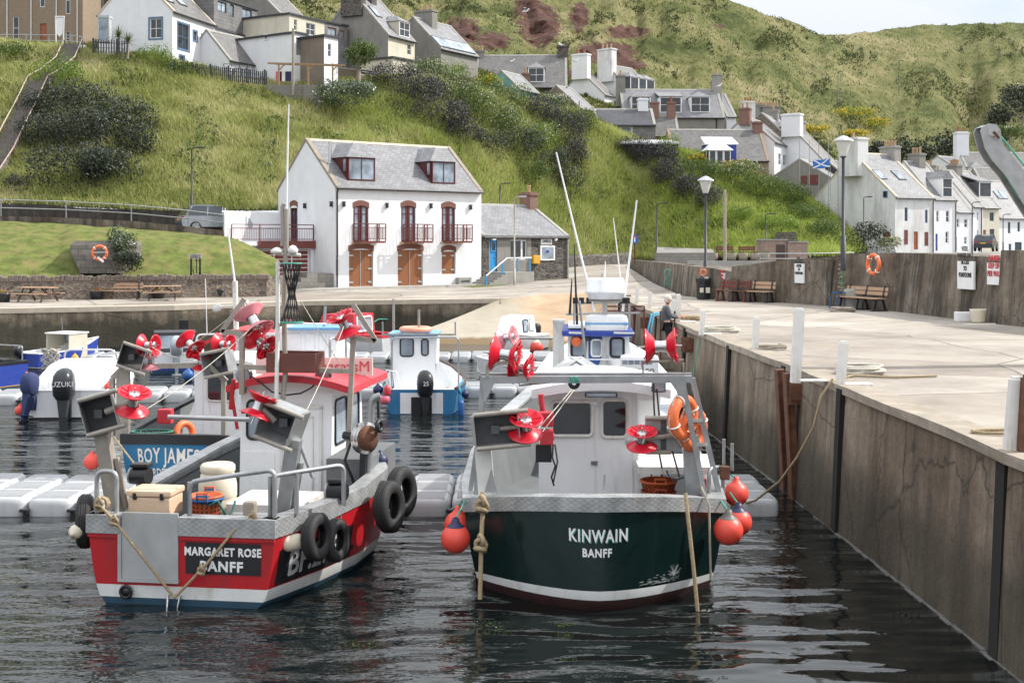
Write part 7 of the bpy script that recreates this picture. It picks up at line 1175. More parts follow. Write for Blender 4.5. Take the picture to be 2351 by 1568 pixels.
bwin(wh, fplane((-.8, 1.52, .4), (1, 0, 0), (0, .13, 1)), .2, .6, 1.4, 1.3, .1, BLACK, GLASSL, .03); outboard(t, (0, -.3, .75), .9); mk('lettering', textmesh('Gemini', .3, lambda a, b, d: Vector((1.0+d, 2.6-a, .6+b)), .004), BLACK, t)
buoy('white and orange round buoy right of the slipway boat', P(1232, 798, 58), .3, BUOY, BARREL); buoy('navy buoy at the bow of the slipway boat', P(1135, 795, 59), .2, NAVY); m = MB(); m.tube([P(1190, 776, 52), P(1290, 778, 52)], .05, 6); c = obj('boom', m, GALV); tag(c, 'horizontal grey steel boom beside the square white posts', 'boom')
# grey dinghy behind the gantry
t = thing('motor_boat', 'grey hulled open boat with two outboards behind the reels', 'motor boat', G(1290, 874, 0), R(68)); t.scale = (.62,)*3; h, path, _ = hull(t, stat(5.2, 2.2, .85, 1.2), .05, .06, [BLACK, STRIPE, M('pale_grey_topsides', (.50, .51, .52), .4)], .4, 0, 0, .35, OLDW); rail_cap(t, path, .06, .12, CLEANW, 'gunwale'); m = MB(); m.b0(-.5, .5, 2.2, 3.0, .35, 1.7); obj('console', m, CLEANW, t); outboard(t, (-.4, -.25, .85), .9); outboard(t, (.4, -.25, .85), .9); mk('lettering', textmesh('UNITY K29', .24, lambda a, b, d: Vector((1.09+d, 1.6+a, .5+b)), .004), BLACK, t)
sp = thing('mooring_post', 'pair of square white and grey mooring posts behind the gantry', 'post', P(1284, 830, 36)); m = MB(); a = Vector(sp.location); m.bar(P(1276, 880, 33)-a, P(1277, 735, 33)-a, .16); m.bar(P(1290, 890, 33)-a, P(1289, 735, 33)-a, .13); m.box(P(1283, 737, 33)-a, (.32, .2, .08)); obj('post', m, OLDW, sp)
# white trawler with blue roof trim
t = thing('fishing_boat', 'white fishing boat with blue roof edge, blue door and radar mast', 'fishing boat', ((1388-CX)/F*29, 29, 0), R(-3)); lp, lg, _ = frame_of(t)
h, path, _ = hull(t, [(0, 1.5, 1.25, 1.3, -.6), (1.5, 1.75, 1.25, 1.5, -.8), (4, 1.8, 1.4, 1.5, -.9), (6.5, 1.4, 1.8, .9, -.8), (8.5, .1, 2.4, .03, -.3, 0, .1)], .1, .2, [ANTIRED, STRIPE, CLEANW], .4, 0, 0, .6, CLEANW); rail_cap(t, path, .08, .15, CLEANW, 'gunwale')
Yc = 31.2; q = lambda px, py: lp(px, py, Yc); zt = q(0, 768).z; x0, x1 = q(1295, 800).x, q(1449, 800).x; cy = q(1388, 800).y
wh = boxhouse(t, [Vector((x0, cy, .6)), Vector((x1+.1, cy, .6)), Vector((x1+.1, cy+2.4, .6)), Vector((x0, cy+2.4, .6))], [Vector((x0+.1, cy+.1, zt)), Vector((x1-.05, cy+.1, zt)), Vector((x1-.05, cy+2.2, zt)), Vector((x0+.1, cy+2.2, zt))], CLEANW); fa = fplane((0, cy, .6), (1, 0, 0), (0, .1, zt-.6)); kz = lambda py: q(0, py).z-.6
for a, b in ((1312, 1344), (1402, 1432)): bwin(wh, fa, q(a, 0).x, kz(820), q(b, 0).x, kz(777), .08, BLACK, GLASSL, .03)
m = MB(); m.loft([[fa(q(1351, 0).x, .1, d), fa(q(1385, 0).x, .1, d), fa(q(1385, 0).x, kz(774), d), fa(q(1351, 0).x, kz(774), d)] for d in (0, .03)], True); dr = obj('door', m, M('blue_door_paint', (.025, .075, .24), .4), wh); bwin(dr, lambda a, b, d=0: fa(a, b, d+.03), q(1358, 0).x, kz(818), q(1382, 0).x, kz(780), .06, FRAMEW, GLASSL, .025)
m = MB(); m.bbox(((x0+x1)/2, cy+1.0, zt+.04), (x1-x0+.1, 2.5, .15), .05); obj('roof', m, ROYAL, t); m = MB(); m.b0(x0+.1, x1-.1, cy-.05, cy+2.1, zt+.151, zt+.2); obj('roof_top', m, CLEANW, t)
for a, b in ((1306, 1340), (1408, 1455)): pipe(t, [q(a, 762)+Vector((0, -.3, 0)), q(b, 763)+Vector((0, -.3, 0))], .025, STEEL, 'grab_rail')
m = MB(); c = q(1392, 742); m.bbox(c, (1.05, .5, .42), .14); lr = tag(obj('liferaft', m, CLEANW), 'white liferaft canister with blue band on the trawler roof', 'liferaft'); lr.location, lr.rotation_euler = t.location, t.rotation_euler; m = MB(); m.bbox(c, (1.056, .506, .07), .02); obj('band', m, SKYB, lr)
m = MB(); m.bar(q(1386, 870), q(1390, 640), .11); m.bar(q(1366, 872), q(1386, 815), .06); m.bar(q(1412, 872), q(1392, 815), .06); obj('mast', m, ALU, t); m = MB(); r0 = .49; m.lathe([(.001, 0), (r0*.85, 0), (r0*.9, .12), (r0, .14), (r0, .20), (r0*.94, .22), (r0*.94, .46), (r0*.86, .5), (.001, .51)], q(1390, 686), n=28); obj('radar', m, CLEANW, t); m = MB(); m.box(q(1390, 690), (.8, .25, .05)); m.tube([q(1383, 650), q(1383, 628)], .03, 8); obj('radar_shelf', m, TANBAR, t)
m = MB(); G2 = lambda px, py: lp(px, py, 31.9)
for a, b in (((1318, 695), (1318, 775)), ((1445, 692), (1445, 775)), ((1316, 697), (1446, 693)), ((1300, 722), (1470, 718))): m.bar(G2(*a), G2(*b), .05)
obj('lamp_frame', m, GALV, t); m = MB()
for px in (1321, 1335, 1352, 1428, 1440): m.bbox(G2(px, 690), (.13, .12, .15), .02)
obj('deck_lamp', m, BLACK, t)
for a, b, r_ in (((1364, 715), (1277, 350), .036), ((1430, 715), (1462, 460), .036), ((1432, 700), (1408, 500), .02), ((1388, 640), (1390, 600), .02)): pipe(t, [G2(*a), G2(*b)], [r_, r_*.5], FRAMEW, 'aerial')
for a, b in (((1308, 722), (1313, 640)), ((1325, 745), (1318, 560))): pipe(t, [G2(*a), G2(*b)], [.035, .012], BLACK, 'fishing_rod')
m = MB(); m.bbox(lp(1468, 838, 27.6), (.82, .5, .42), .08); lr = tag(obj('liferaft', m, CLEANW), 'white valise liferaft with printed panel beside the right reel', 'liferaft'); lr.location, lr.rotation_euler = t.location, t.rotation_euler; c = lp(1468, 838, 27.6); letters('SEAGO', .13, c+Vector((.1, -.252, -.10)), (1, 0, 0), (0, 0, 1), BLACK, lr)
m = MB(); 
for i in range(5): x = c.x-.32+i*.13; m.box((x, c.y-.252, c.z+.08), (.115, .004, .09))
obj('printed_panel', m, GLASSL, lr); m = MB(); m.lathe([(.12, 0), (.13, .04), (.10, .12), (.001, .14)], q(1323, 783)+Vector((0, -.1, 0)), (0, -1, 0), 12); obj('orange_lamp', m, ORANGE, t); m = MB(); m.lathe([(.001, 0), (.09, 0), (.11, .1), (.001, .11)], q(1346, 772)+Vector((0, -.05, 0)), (0, -1, 0), 12); obj('horn', m, BLACK, t)
pipe(t, [lp(1296, 825, 30.5), lp(1470, 825, 30.5)], .02, STEEL, 'rail'); pipe(t, [lp(1330, 690, 29.5), lp(1350, 870, 29.5)], .03, GALV, 'derrick')
buoy('orange round float below the white valise liferaft', P(1418, 868, 27.4), .16, ORANGE); m = MB(); m.add([P(1440, 815, 28.5), P(1478, 800, 28.5), P(1470, 820, 28.5)], [(0, 1, 2)]);
# blue decked dinghy beyond the green boat
t = thing('dinghy', 'white and blue decked dinghy showing beyond the green boat', 'dinghy', G(1205, 1120, 0), R(-50)); h, path, _ = hull(t, stat(4.4, 1.9, .6, .9), .05, .06, [BLACK, CLEANW, CLEANW], .4, 0, 0, .45, M('bright_blue_deck', (.05, .30, .55), .5)); rail_cap(t, path, .06, .14, CLEANW, 'gunwale'); m = MB(); m.bbox((0, 1.6, .62), (1.3, .3, .08), .02); obj('thwart', m, CLEANW, t)
# pontoons: rows of moulded floats
def podmesh():
    m = MB(); r = []
    for z, a in ((-.25, .94), (.0, .97), (.05, .985), (.2, .985), (.27, .95), (.31, .86), (.32, .8)):
        r.append([Vector((.42*a*math.copysign(abs(math.cos(k))**.35, math.cos(k)), .42*a*math.copysign(abs(math.sin(k))**.35, math.sin(k)), z)) for k in [2*math.pi*j/24+.13 for j in range(24)]])
    m.loft(r, True, True, True)
    for i in range(9): m.b0(-.32, .32, -.3+i*.075-.012, -.3+i*.075+.012, .318, .332)
    me = bpy.data.meshes.new('float'); me.from_pydata(m.v, [], m.f); me.polygons.foreach_set('use_smooth', m.sm); me.update(); me.materials.append(GREYP); return me
POD = podmesh()
def pontoon(label, p0, p1, rows, y_scale=1):
    d = Vector(p1)-Vector(p0); n = int(d.length/.86); t = thing('pontoon', label, 'pontoon', p0, math.atan2(d.y, d.x), 'floating pontoons of grey plastic floats'); c = MB()
    for i in range(n):
        for j in range(rows):
            if n*rows > 100 and j == rows-1 and i % 1 == 0 and n*rows-100 > i: continue
            o = bpy.data.objects.new('float', POD); COL.objects.link(o); o.parent = t; o.location = (i*.86+.43, j*.86+.43, .02*math.sin(i*1.7+j)); o.rotation_euler = (0, 0, (hashn(i, j) > .5)*R(90)*0+R(1.2*math.sin(i*3+j)))
        c.bbox((i*.86, -.02, .12), (.16, .12, .05), .01); c.cyl((i*.86, -.02, -.02), (i*.86, -.02, .1), .03)
    obj('connector', c, BLACK, t); m = MB(); m.b0(-.05, n*.86+.05, -.02, rows*.86+.0, -.2, -.02); obj('weedy_skirt', m, M('green_weed', (.035, .045, .018), .9, var=.5, sc=9), t)
pontoon('nearest grey float pontoon crossing behind the red boat', G(-160, 1186, 0), G(-160, 1186, 0)+Vector((15.6, 0, 0)), 3); pontoon('middle grey float pontoon in front of the blue clinker boat', G(-160, 932, 0), G(-160, 932, 0)+Vector((20.5, 2.6, 0)), 2); pontoon('farthest grey float pontoon near the quay wall', G(170, 834, 0), G(170, 834, 0)+Vector((20.5, .4, 0)), 2)
# ---------- vegetation ----------
m = MB(); m.poly([(-60, 62, 1.6), (-4, 72, 1.85), (6, 92, 2.2), (12, 112, 2.8), (16, 134, 2.9), (-10, 134, 2.9), (-60, 100, 1.6)]); struct('ground', m, LAWN)
def leafcloud(c, rx, ry, rz, s, k=1.0, lump=.28, seed=0, flat=0):
    n = int(k*4*math.pi*((rx*ry*rz)**(2/3))/(s*s)); n = min(max(n, 60), 13000)
    d = RNG.normal(size=(n, 3)); d /= np.linalg.norm(d, axis=1)[:, None]
    l = np.sin(d[:, 0]*5.1+seed)*np.sin(d[:, 1]*4.3+seed*2)*.5+np.sin(d[:, 2]*6.7+seed*3)*np.cos(d[:, 0]*7.9+seed)*.5
    r = (1+lump*l)*np.where(RNG.random(n) < .72, RNG.normal(.97, .09, n), RNG.uniform(.55, .95, n))
    p = np.array(c)+d*r[:, None]*np.array([rx, ry, rz]); nn = d+RNG.normal(0, .55, (n, 3)); nn /= np.linalg.norm(nn, axis=1)[:, None]
    u = np.cross(nn, RNG.normal(size=(n, 3))); u /= np.linalg.norm(u, axis=1)[:, None]; v = np.cross(nn, u); sz = (s*RNG.uniform(.5, 1.0, n))[:, None]
    return np.stack([p-u*sz*.5, p+v*sz*.32, p+u*sz*.6, p-v*sz*.32], 1).reshape(-1, 3)
def bush(label, px, py, rx, rz, mat, s=.18, flower=None, cat='shrub', group=None, Y=None, name='shrub', k=1.0, fk=.10, depth=.85, parts=1):
    c = hillpt(px, py) if Y is None else P(px, py, Y); a = 1.22*rx/F*c.y; b = 1.22*rz/F*c.y; c = c+Vector((0, -.45*a, .1*b)) if Y is None else c; V_ = [leafcloud((0, 0, 0), a, a*depth, b, s, k, .28, px)]
    for i in range(5): t_ = 6.28*hashn(px, i); V_.append(leafcloud((a*.62*math.cos(t_), a*.5*math.sin(t_), b*(.1+.45*hashn(py, i))), a*.5, a*.45, b*.55, s, k, .3, i))
    o = npmesh(name, np.concatenate(V_), 4, mat); o.location = c; tag(o, label, cat, group)
    if flower: f = npmesh('flowers', np.concatenate([leafcloud((0, 0, b*.08), a*1.04, a*depth*1.04, b*1.04, s*1.1, fk, .28, px)]+[leafcloud((a*.62*math.cos(6.28*hashn(px, i)), a*.5*math.sin(6.28*hashn(px, i)), b*(.1+.45*hashn(py, i))), a*.53, a*.48, b*.58, s*1.1, fk, .3, i) for i in range(5)]), 4, flower, o)
    return o
def tree(label, px, py, rx, rz, mat, Y, py_b, s=.3, cat='tree', name='tree'):
    Y = min(Y, hillpt(px, py).y-4) if Y > 150 else Y; t = thing(name, label, cat, P(px, py_b, Y)); t['kind'] = 'thing'; h = (py_b-py)/F*Y; a, b = rx/F*Y, rz/F*Y; m = MB(); m.tube([(0, 0, -.5), (.1, 0, h*.5), (-.05, .1, h)], [.22, .16, .06], 8)
    for i in range(5): q = 6.28*i/5; m.tube([(0, 0, h*(.4+.1*i)), (a*.6*math.cos(q), a*.5*math.sin(q), h+b*(.1*i-.1))], [.09, .02], 6)
    obj('trunk', m, WOODG, t); V_ = []
    for i in range(11): q = 6.28*hashn(px, i); k = .35+.5*hashn(i, py); V_.append(leafcloud((a*k*.8*math.cos(q), a*k*.7*math.sin(q), h+b*(hashn(i, px, 2)*1.3-.55)), a*.5, a*.45, b*.44, s, 1.5, .35, i))
    npmesh('crown', np.concatenate(V_), 4, mat, t); return t
B_ = bush
B_('bright lime green shrub beside the top of the hillside steps', 146, 196, 50, 42, L_LIME)
for i, (a, b, c, d, l) in enumerate(((118, 262, 45, 40, 'dark shrub just right of the long hillside steps'), (205, 248, 72, 42, 'highest dark glossy shrub below the lime green one'), (292, 286, 58, 46, 'dark shrub at the upper right of the left shrub mass'), (140, 325, 70, 52, 'dark shrub low beside the steps and lamp post'), (232, 335, 75, 55, 'broad dark shrub in the middle of the left shrub mass'), (318, 355, 45, 46, 'rightmost rounded dark shrub on the left bank'), (190, 405, 85, 48, 'lowest dark shrub on the left bank above the road'), (268, 415, 60, 44, 'dark shrub with a few red berries above the railing'))): B_(l, a, b, c, d, L_DARK, .2, None, 'shrub', 'dark shrubs on the left bank', k=1.2)
B_('small rounded purple flowered bush above the road railing', 48, 436, 30, 20, L_PURP, .16); B_('leafy green bush against the white gable corner', 356, 142, 36, 24, L_LIME, .2); B_('mixed green bush at the left of the picket fence', 410, 168, 30, 20, L_MID, .2)
B_('low green bush at the left edge below the brown house', 25, 128, 48, 20, L_MID, .22); B_('grassy bush below the small palms', 275, 122, 40, 18, L_MID, .2)
tree('rounded dark green tree between the garage and the grey gable', 822, 122, 44, 40, L_MID, 110, 180, .26)
B_('ivy mass draped over the grey block wall', 790, 214, 58, 24, L_IVY, .18, None, 'ivy', None, 103.4, 'ivy_mass', 2); B_('shrubs hiding the foot of the block wall', 745, 245, 40, 14, L_MID, .2)
for a, b, c, d, mt, fl, l in ((905, 202, 48, 38, L_PURP, None, 'purple tinged shrub at the top left of the bank planting'), (960, 232, 58, 46, L_PURP, None, 'large purple tinged shrub below the elder blossoms'), (1012, 282, 52, 44, L_PURP, None, 'purple tinged shrub running down towards the white house roof'), (1062, 316, 42, 28, L_PURP, None, 'lowest purple tinged shrub above the white house ridge'), (985, 176, 42, 28, L_MID, FLW, 'elder bush with cream blossoms beside the kitchen extension'), (1042, 180, 32, 22, L_LIME, None, 'clipped round green bush under the mansard windows'), (1063, 206, 22, 18, L_RED, None, 'wine red bush among the green ones'), (1112, 200, 30, 16, L_LIME, FLY, 'golden low conifer beside the teal summerhouse'), (1045, 232, 48, 36, L_MID, FLW, 'elder bush left of the wine red bush with cream flowers'), (1095, 258, 50, 42, L_MID, FLW, 'broad green elder below the golden conifer'), (1140, 300, 48, 42, L_MID, FLW, 'green elder in the middle of the bank planting'), (1165, 232, 42, 26, L_MID, FLW, 'flowering bush below the teal summerhouse wall'), (1120, 345, 45, 34, L_DARK, None, 'dark leafy shrub just above the white house right gable'), (1190, 345, 48, 42, L_DARK, None, 'dark ivy like shrub above the harbour office'), (1240, 270, 45, 36, L_PURP, None, 'purple shrub under the brown gable house'), (1262, 248, 40, 18, L_MID, FLW, 'elder with cream flowers under the small blue window'), (1290, 315, 46, 42, L_PURP, None, 'purple shrub at the right shoulder of the bank'), (1235, 335, 40, 38, L_LIME, FLW, 'light green bush between purple shrubs'), (1315, 375, 34, 46, L_PURP, None, 'purple shrub hanging down the right edge of the planting'), (1255, 395, 42, 38, L_DARK, None, 'dark shrub behind the leaning white aerial'), (1300, 432, 36, 36, L_DARK, None, 'lowest dark shrub above the office chimney'), (1215, 410, 36, 26, L_MID, None, 'green bush close behind the office roof'), (1330, 290, 38, 24, L_MID, None, 'green bush beside the white ranch fence'), (1455, 345, 36, 24, L_PURP, None, 'purple shrub left under the pale roofed shelter'), (1500, 372, 44, 34, L_PURP, None, 'dark purple shrub below the shelter'), (1535, 355, 24, 34, L_LIME, None, 'bright green bush in front of the shelter'), (1548, 412, 44, 36, L_PURP, None, 'purple shrub in the middle of the right bank'), (1592, 445, 40, 32, L_PURP, None, 'purple shrub behind the shorter heritage lamp'), (1625, 475, 28, 34, L_PURP, None, 'lowest purple shrub beside the timber pole'), (1600, 400, 40, 24, L_MID, None, 'green bush below the yellow broom'), (1700, 408, 48, 26, L_MID, FLW, 'green hedge bush below the brown gable'), (1752, 436, 46, 26, L_MID, None, 'green hedge bush at the crest of the right bank'), (1800, 462, 44, 28, L_MID, None, 'hedge bush at the end of the crest'), (1850, 500, 44, 26, L_MID, None, 'bushy green clump on the falling right bank'), (1780, 520, 40, 22, L_LIME, None, 'light green clump low on the right bank'), (1680, 500, 38, 22, L_LIME, None, 'light green clump above the promenade benches'), (1900, 540, 40, 22, L_MID, None, 'last green clump by the shore house')): B_(l, a, b, c, d, mt, .17, fl)
for a, b, c, d, Y, l in ((1597, 367, 20, 11, 130, 'yellow broom left of the glazed conservatory'), (1662, 384, 22, 11, 129, 'yellow broom right of the glazed conservatory'), (1695, 384, 28, 14, 129.5, 'largest yellow broom beside the brown gable'), (1722, 402, 18, 9, 130, 'small yellow broom at the end of the row')): B_(l, a, b, c, d, L_MID, .2, FLY, 'broom', None, Y, 'broom_bush', 1, .55)
B_('dark shrub against the foot of the large white shore house', 1992, 548, 42, 30, L_DARK, .25, None, 'shrub', None, 118); B_('smaller bush right of the dark shore shrub', 2040, 562, 22, 16, L_MID, .2, FLW, 'shrub', None, 117)
for a, b, c, d, mt, Y, yb, l in ((2072, 352, 36, 40, L_PINE, 185, 410, 'brownish pine standing above the shore house chimney'), (2128, 352, 36, 34, L_PINE, 190, 405, 'dark pine right of the brownish one'), (2182, 338, 40, 36, L_DARK, 195, 400, 'dark tree behind the white cabin'), (2012, 352, 28, 26, L_DARK, 180, 400, 'dark round tree right of the tall lamp'), (1968, 350, 24, 20, L_MID, 178, 390, 'lighter tree behind the tall lamp'), (2300, 265, 40, 36, L_DARK, 215, 330, 'dark tree left of the crane head in the valley'), (2348, 235, 52, 44, L_DARK, 225, 320, 'large dark tree at the right edge of the valley'), (2318, 308, 36, 20, L_MID, 205, 345, 'light green tree behind the crane jib')): tree(l, a, b, c, d, mt, Y, yb, .5)
for a, b, c, d, l in ((1950, 268, 46, 13, 'yellow green broom patch high on the hill'), (1992, 292, 34, 12, 'second yellow green broom patch to the right'), (1958, 318, 30, 9, 'lower yellow green broom patch'), (1870, 305, 26, 10, 'bright green yellow patch behind the row of houses')): B_(l, a, b, c, d, L_LIME, .35, FLY, 'broom', None, None, 'broom_bush', .7, .22)
for a, b, l in ((272, 84, 'small palm beside the telephone box'), (293, 97, 'second small palm with brown trunk')):
    p = P(a, b, 103.5); t = thing('palm', l, 'palm'); t.location = p; m = MB(); m.tube([(0, 0, -1.4), (0, 0, 0)], [.12, .09], 8); obj('trunk', m, WOODG, t); V_ = []
    for k in range(90): az = 6.28*hashn(k, a); el = -.3+1.7*hashn(k, b, 3); L_ = .9+.3*hashn(k, 5); d = np.array([math.cos(az)*math.cos(el), math.sin(az)*math.cos(el), math.sin(el)]); s = np.array([-math.sin(az), math.cos(az), 0])*.035; V_.append([-s, s, d*L_-np.array([0, 0, .12])])
    npmesh('fronds', np.array(V_).reshape(-1, 3), 3, L_MID, t)
# buttress of old blocks with creeper
m = MB(); A = Vector(P(190, 628, 67.6)); r = []
for z, w0, w1, d0 in ((0, -.1, 1.75, 0), (.5, -.35, 1.9, .0), (1.0, -.6, 1.95, .05), (1.5, -.65, 1.9, .15), (1.72, -.45, 1.8, .3)): r.append([A+Vector((w0, d0, z)), A+Vector((w1, d0+.3, z)), A+Vector((w1+.3, d0+3.0, z)), A+Vector((w0-.9, d0+2.4, z))])
m.loft(r, True); tag(obj('stone_block', m, ASHLAR), 'old block masonry stump set in the lawn with a lifebuoy', 'masonry'); B_('dark creeper bush spilling over the block masonry on the lawn', 278, 566, 26, 34, L_IVY, .14, None, 'bush', None, 68.2, 'creeper_bush', 2.6); B_('lower lobe of creeper beside the block masonry', 292, 602, 26, 20, L_DARK, .14, None, 'bush', None, 67.0, 'creeper_bush', 2.6)
def ringbuoy(label, c, ax, R_=.36, r=.075):
    t = thing('lifebuoy', label, 'lifebuoy', c); m = MB(); m.torus((0, 0, 0), ax, R_, r, 26, 8); obj('ring', m, LIFE, t); m = MB(); ax = Vector(ax).normalized(); a = Vector((0, 0, 1)); b = ax.cross(a).normalized()
    for k in range(4): q = a*math.cos(k*1.57+.8)+b*math.sin(k*1.57+.8); m.torus(q*R_, q.cross(ax), r*1.07, .022, 14, 6)
    obj('tape', m, FRAMEW, t); return t
ringbuoy('orange and white lifebuoy hung on the block masonry in the lawn', P(229, 581, 67.3), (.15, -1, 0)); m = MB(); m.bar((-.4, 0, 0), (.4, 0, .02), .03); m.bar((-.1, -.02, -.25), (.2, -.02, -.5), .09); c = obj('bracket', m, FRAMEW); c.location = P(229, 580, 67.2); tag(c, 'white throw line bracket across the lawn lifebuoy', 'bracket')
# ---------- street furniture ----------
def railing(label, pts, h, step, mat, cat='railing', n=2):
    t = thing('railing', label, cat, pts[0]); o = Vector(pts[0]); m = MB(); L = [Vector(p)-o for p in pts]
    for k in range(n): m.tube([p+Vector((0, 0, h*(k+1)/n)) for p in L], .035, 6)
    obj('rail', m, GALV, t)
    for a, b in zip(L[:-1], L[1:]):
        c = max(1, int((b-a).length/step))
        for i in range(c+1 if b is L[-1] else c): p = a.lerp(b, i/c); m = MB(); m.bar(p, p+Vector((0, 0, h)), .06); obj('post', m, GALV, t)
railing('long grey tube railing along the upper road', [P(*q)+Vector((0, .15, 0)) for q in RT], .95, 3.2, GALV); railing('grey tube railing in front of the brown terrace house', [P(-40, 106, 109.5), P(60, 106, 109), P(165, 108, 108.5), P(190, 112, 108)], .95, 2, GALV)
def lamp(label, px, pyt, pyb, Y, kind=0, grp=None, flip=1):
    b = P(px, pyb, Y); h = (pyb-pyt)/F*Y; t = thing('street_lamp', label, 'street lamp', b, 0, grp); m = MB()
    if kind == 1:
        m.tube([(0, 0, -.3), (0, 0, 1.0), (0, 0, 1.001), (0, 0, h-.75)], [.11, .10, .065, .055], 10); obj('post', m, CHARC, t); m = MB(); m.lathe([(.10, h-.78), (.14, h-.7), (.30, h-.2), (.001, h-.2)], n=10, sm=False); g = obj('lantern', m, M_LANT, t); m = MB(); m.lathe([(.39, h-.2), (.37, h-.17), (.14, h-.03), (.05, h), (.001, h+.02)], n=10, sm=False); m.lathe([(.39, h-.2), (.001, h-.21)], n=10); obj('cap', m, ALU, g); m = MB(); m.lathe([(.09, h-.82), (.13, h-.78), (.08, h-.74)], n=10); obj('collar', m, CHARC, t)
    else:
        m.tube([(0, 0, -.3), (0, 0, 1.0), (0, 0, 1.001), (0, 0, h-.1), (flip*.1, 0, h), (flip*.35, 0, h+.02)], [.085, .08, .055, .045, .04, .035], 8); obj('post', m, CHARC if kind == 0 else TANBAR, t); m = MB(); m.bbox((flip*.55, 0, h+.03), (.5, .2, .09), .03); obj('head', m, CHARC if kind == 0 else GREYP, t)
M_LANT = M('frosted_lantern', (.62, .62, .58), .3)
lamp('tall heritage lamp post rising above the pier parapet', 1936, 312, 604, 47.5, 1, 'heritage lamps on the pier'); lamp('shorter heritage lamp post beside the black litter bin', 1620, 405, 650, 57.5, 1, 'heritage lamps on the pier')
for a, b, c, Y, k, fl, l in ((55, 180, 335, 100, 0, -1, 'black lamp post beside the hillside steps'), (440, 340, 484, 81, 0, 1, 'black lamp post behind the silver car'), (1148, 422, 500, 99, 0, 1, 'black lamp behind the harbour office roof'), (1181, 453, 652, 84, 2, 1, 'rusty concrete lamp post outside the harbour office'), (1508, 468, 602, 96, 0, 1, 'black lamp post at the left end of the promenade'), (1758, 492, 590, 100, 0, 1, 'black lamp post by the pink stone shelter'), (1983, 453, 560, 118, 0, 1, 'black lamp in front of the streaked shore gable'), (1924, 165, 238, 205, 0, 1, 'lamp post on the hill path above the houses'), (2064, 140, 205, 230, 0, 1, 'highest lamp post on the hill path'), (2232, 465, 577, 128, 0, 1, 'lamp post in front of the shore cottages'), (2303, 493, 577, 133, 0, 1, 'lamp post near the last shore cottage')): lamp(l, a, b, c, Y, k, None, fl)
m = MB(); m.tube([(0, 0, -.5), (0, 0, 4.9)], [.14, .11], 8); o = obj('utility_pole', m, WOODG); o.location = P(1664, 592, 92); tag(o, 'plain grey timber pole on the right bank', 'pole'); m = MB(); m.tube([(0, 0, -.5), (0, 0, 4.9)], [.12, .1], 8); o = obj('utility_pole', m, WOODG); o.location = P(673, 205, 104); tag(o, 'grey timber pole in front of the white box house', 'pole'); m = MB(); m.tube([(0, 0, -.5), (0, 0, 3.6)], [.1, .08], 8); o = obj('utility_pole', m, WOODG); o.location = P(1330, 310, 137); tag(o, 'timber pole in front of the brown gable house', 'pole')
m = MB(); a, b = P(1296, 606, 111), P(1452, 601, 117); r = []
for i in range(15): p = a.lerp(b, i/14); q = .3*hashn(i, 9); r.append([p+Vector((0, 0, -.5)), p+Vector((.1*q, .1+q, .5+q*.5)), p+Vector((0, .8, .62+q)), p+Vector((0, 2, .6))])
m.loft(r, False, False); tag(obj('rock_revetment', m, STONED), 'low bank of grey rocks at the foot of the hill where the road ends', 'rock bank')
t = thing('road_sign', 'blue dead end road sign on a brown post', 'road sign', P(1457, 598, 100)); m = MB(); m.bar((0, 0, -.3), (0, 0, 2.0), .09); obj('post', m, RUST, t); m = MB(); m.b0(-.28, .28, -.07, -.05, 1.35, 2.0); pb = obj('panel', m, M('road_sign_blue', (.02, .12, .42), .4), t); m = MB(); m.b0(-.05, .05, -.08, -.071, 1.42, 1.78); obj('symbol', m, FRAMEW, pb); m = MB(); m.b0(-.16, .16, -.08, -.071, 1.79, 1.9); obj('red_bar', m, ROOFRED, pb)
t = thing('litter_bin', 'black octagonal litter bin at the corner of the parapet', 'litter bin', G(1615, 687, 2.5)); m = MB(); m.lathe([(.001, 0), (.27, 0), (.30, .05), (.30, .72), (.33, .74), (.33, .90), (.26, .98), (.001, 1.02)], n=8, sm=False); obj('body', m, BLACK, t); m = MB(); m.b0(-.2, -.04, -.305, -.285, .3, .5); m.b0(.06, .24, -.29, -.27, .28, .52); obj('sticker', m, BARREL, t); m = MB(); m.torus((-.0, .05, 1.15), (0, 1, .1), .13, .035, 16, 6); obj('lifebuoy_case', m, LIFE, t)
WB = [Vector(G(*q, 2.5)) for q in ((1563, 677), (1672, 690), (1801, 695), (1934, 705), (2043, 714), (2166, 729), (2285, 742), (2351, 751))]
def onwall(px):
    k = (px-CX)/F
    for a, b in zip(WB[:-1], WB[1:]):
        s = (k*a.y-a.x)/((b.x-a.x)-k*(b.y-a.y))
        if -.001 <= s <= 1.001: return a.lerp(b, s), (b-a).normalized()
    return WB[-1], (WB[-1]-WB[-2]).normalized()
def wsign(label, px, pyt, pyb, w_, text, size, mat):
    p, u = onwall(px); n = u.cross(Vector((0, 0, 1))).normalized(); n = -n if n.x > 0 else n; z1, z0 = zat(pyt, p.y), zat(pyb, p.y); zc = (z0+z1)/2; bt = .3*(zc-2.5)/2
    t = thing('sign', label, 'sign', p+Vector((0, 0, zc-2.5))-n*bt*.55+n*.05); t['kind'] = 'thing'; m = MB(); h = (z1-z0)/2; m.loft([[u*a*w_/2+Vector((0, 0, b*h))+n*d for a, b in ((-1, -1), (1, -1), (1, 1), (-1, 1))] for d in (-.05, .02)], True); obj('board', m, FRAMEW, t); letters(text, size, n*.022+Vector((0, 0, (text.count('\n'))*size*.5)), u, (0, 0, 1), mat, t, sx=.62, bold=.004)
SIGNT = 'VESSEL\nOWNERS ONLY\nACCESS\nTO\nPONTOONS'
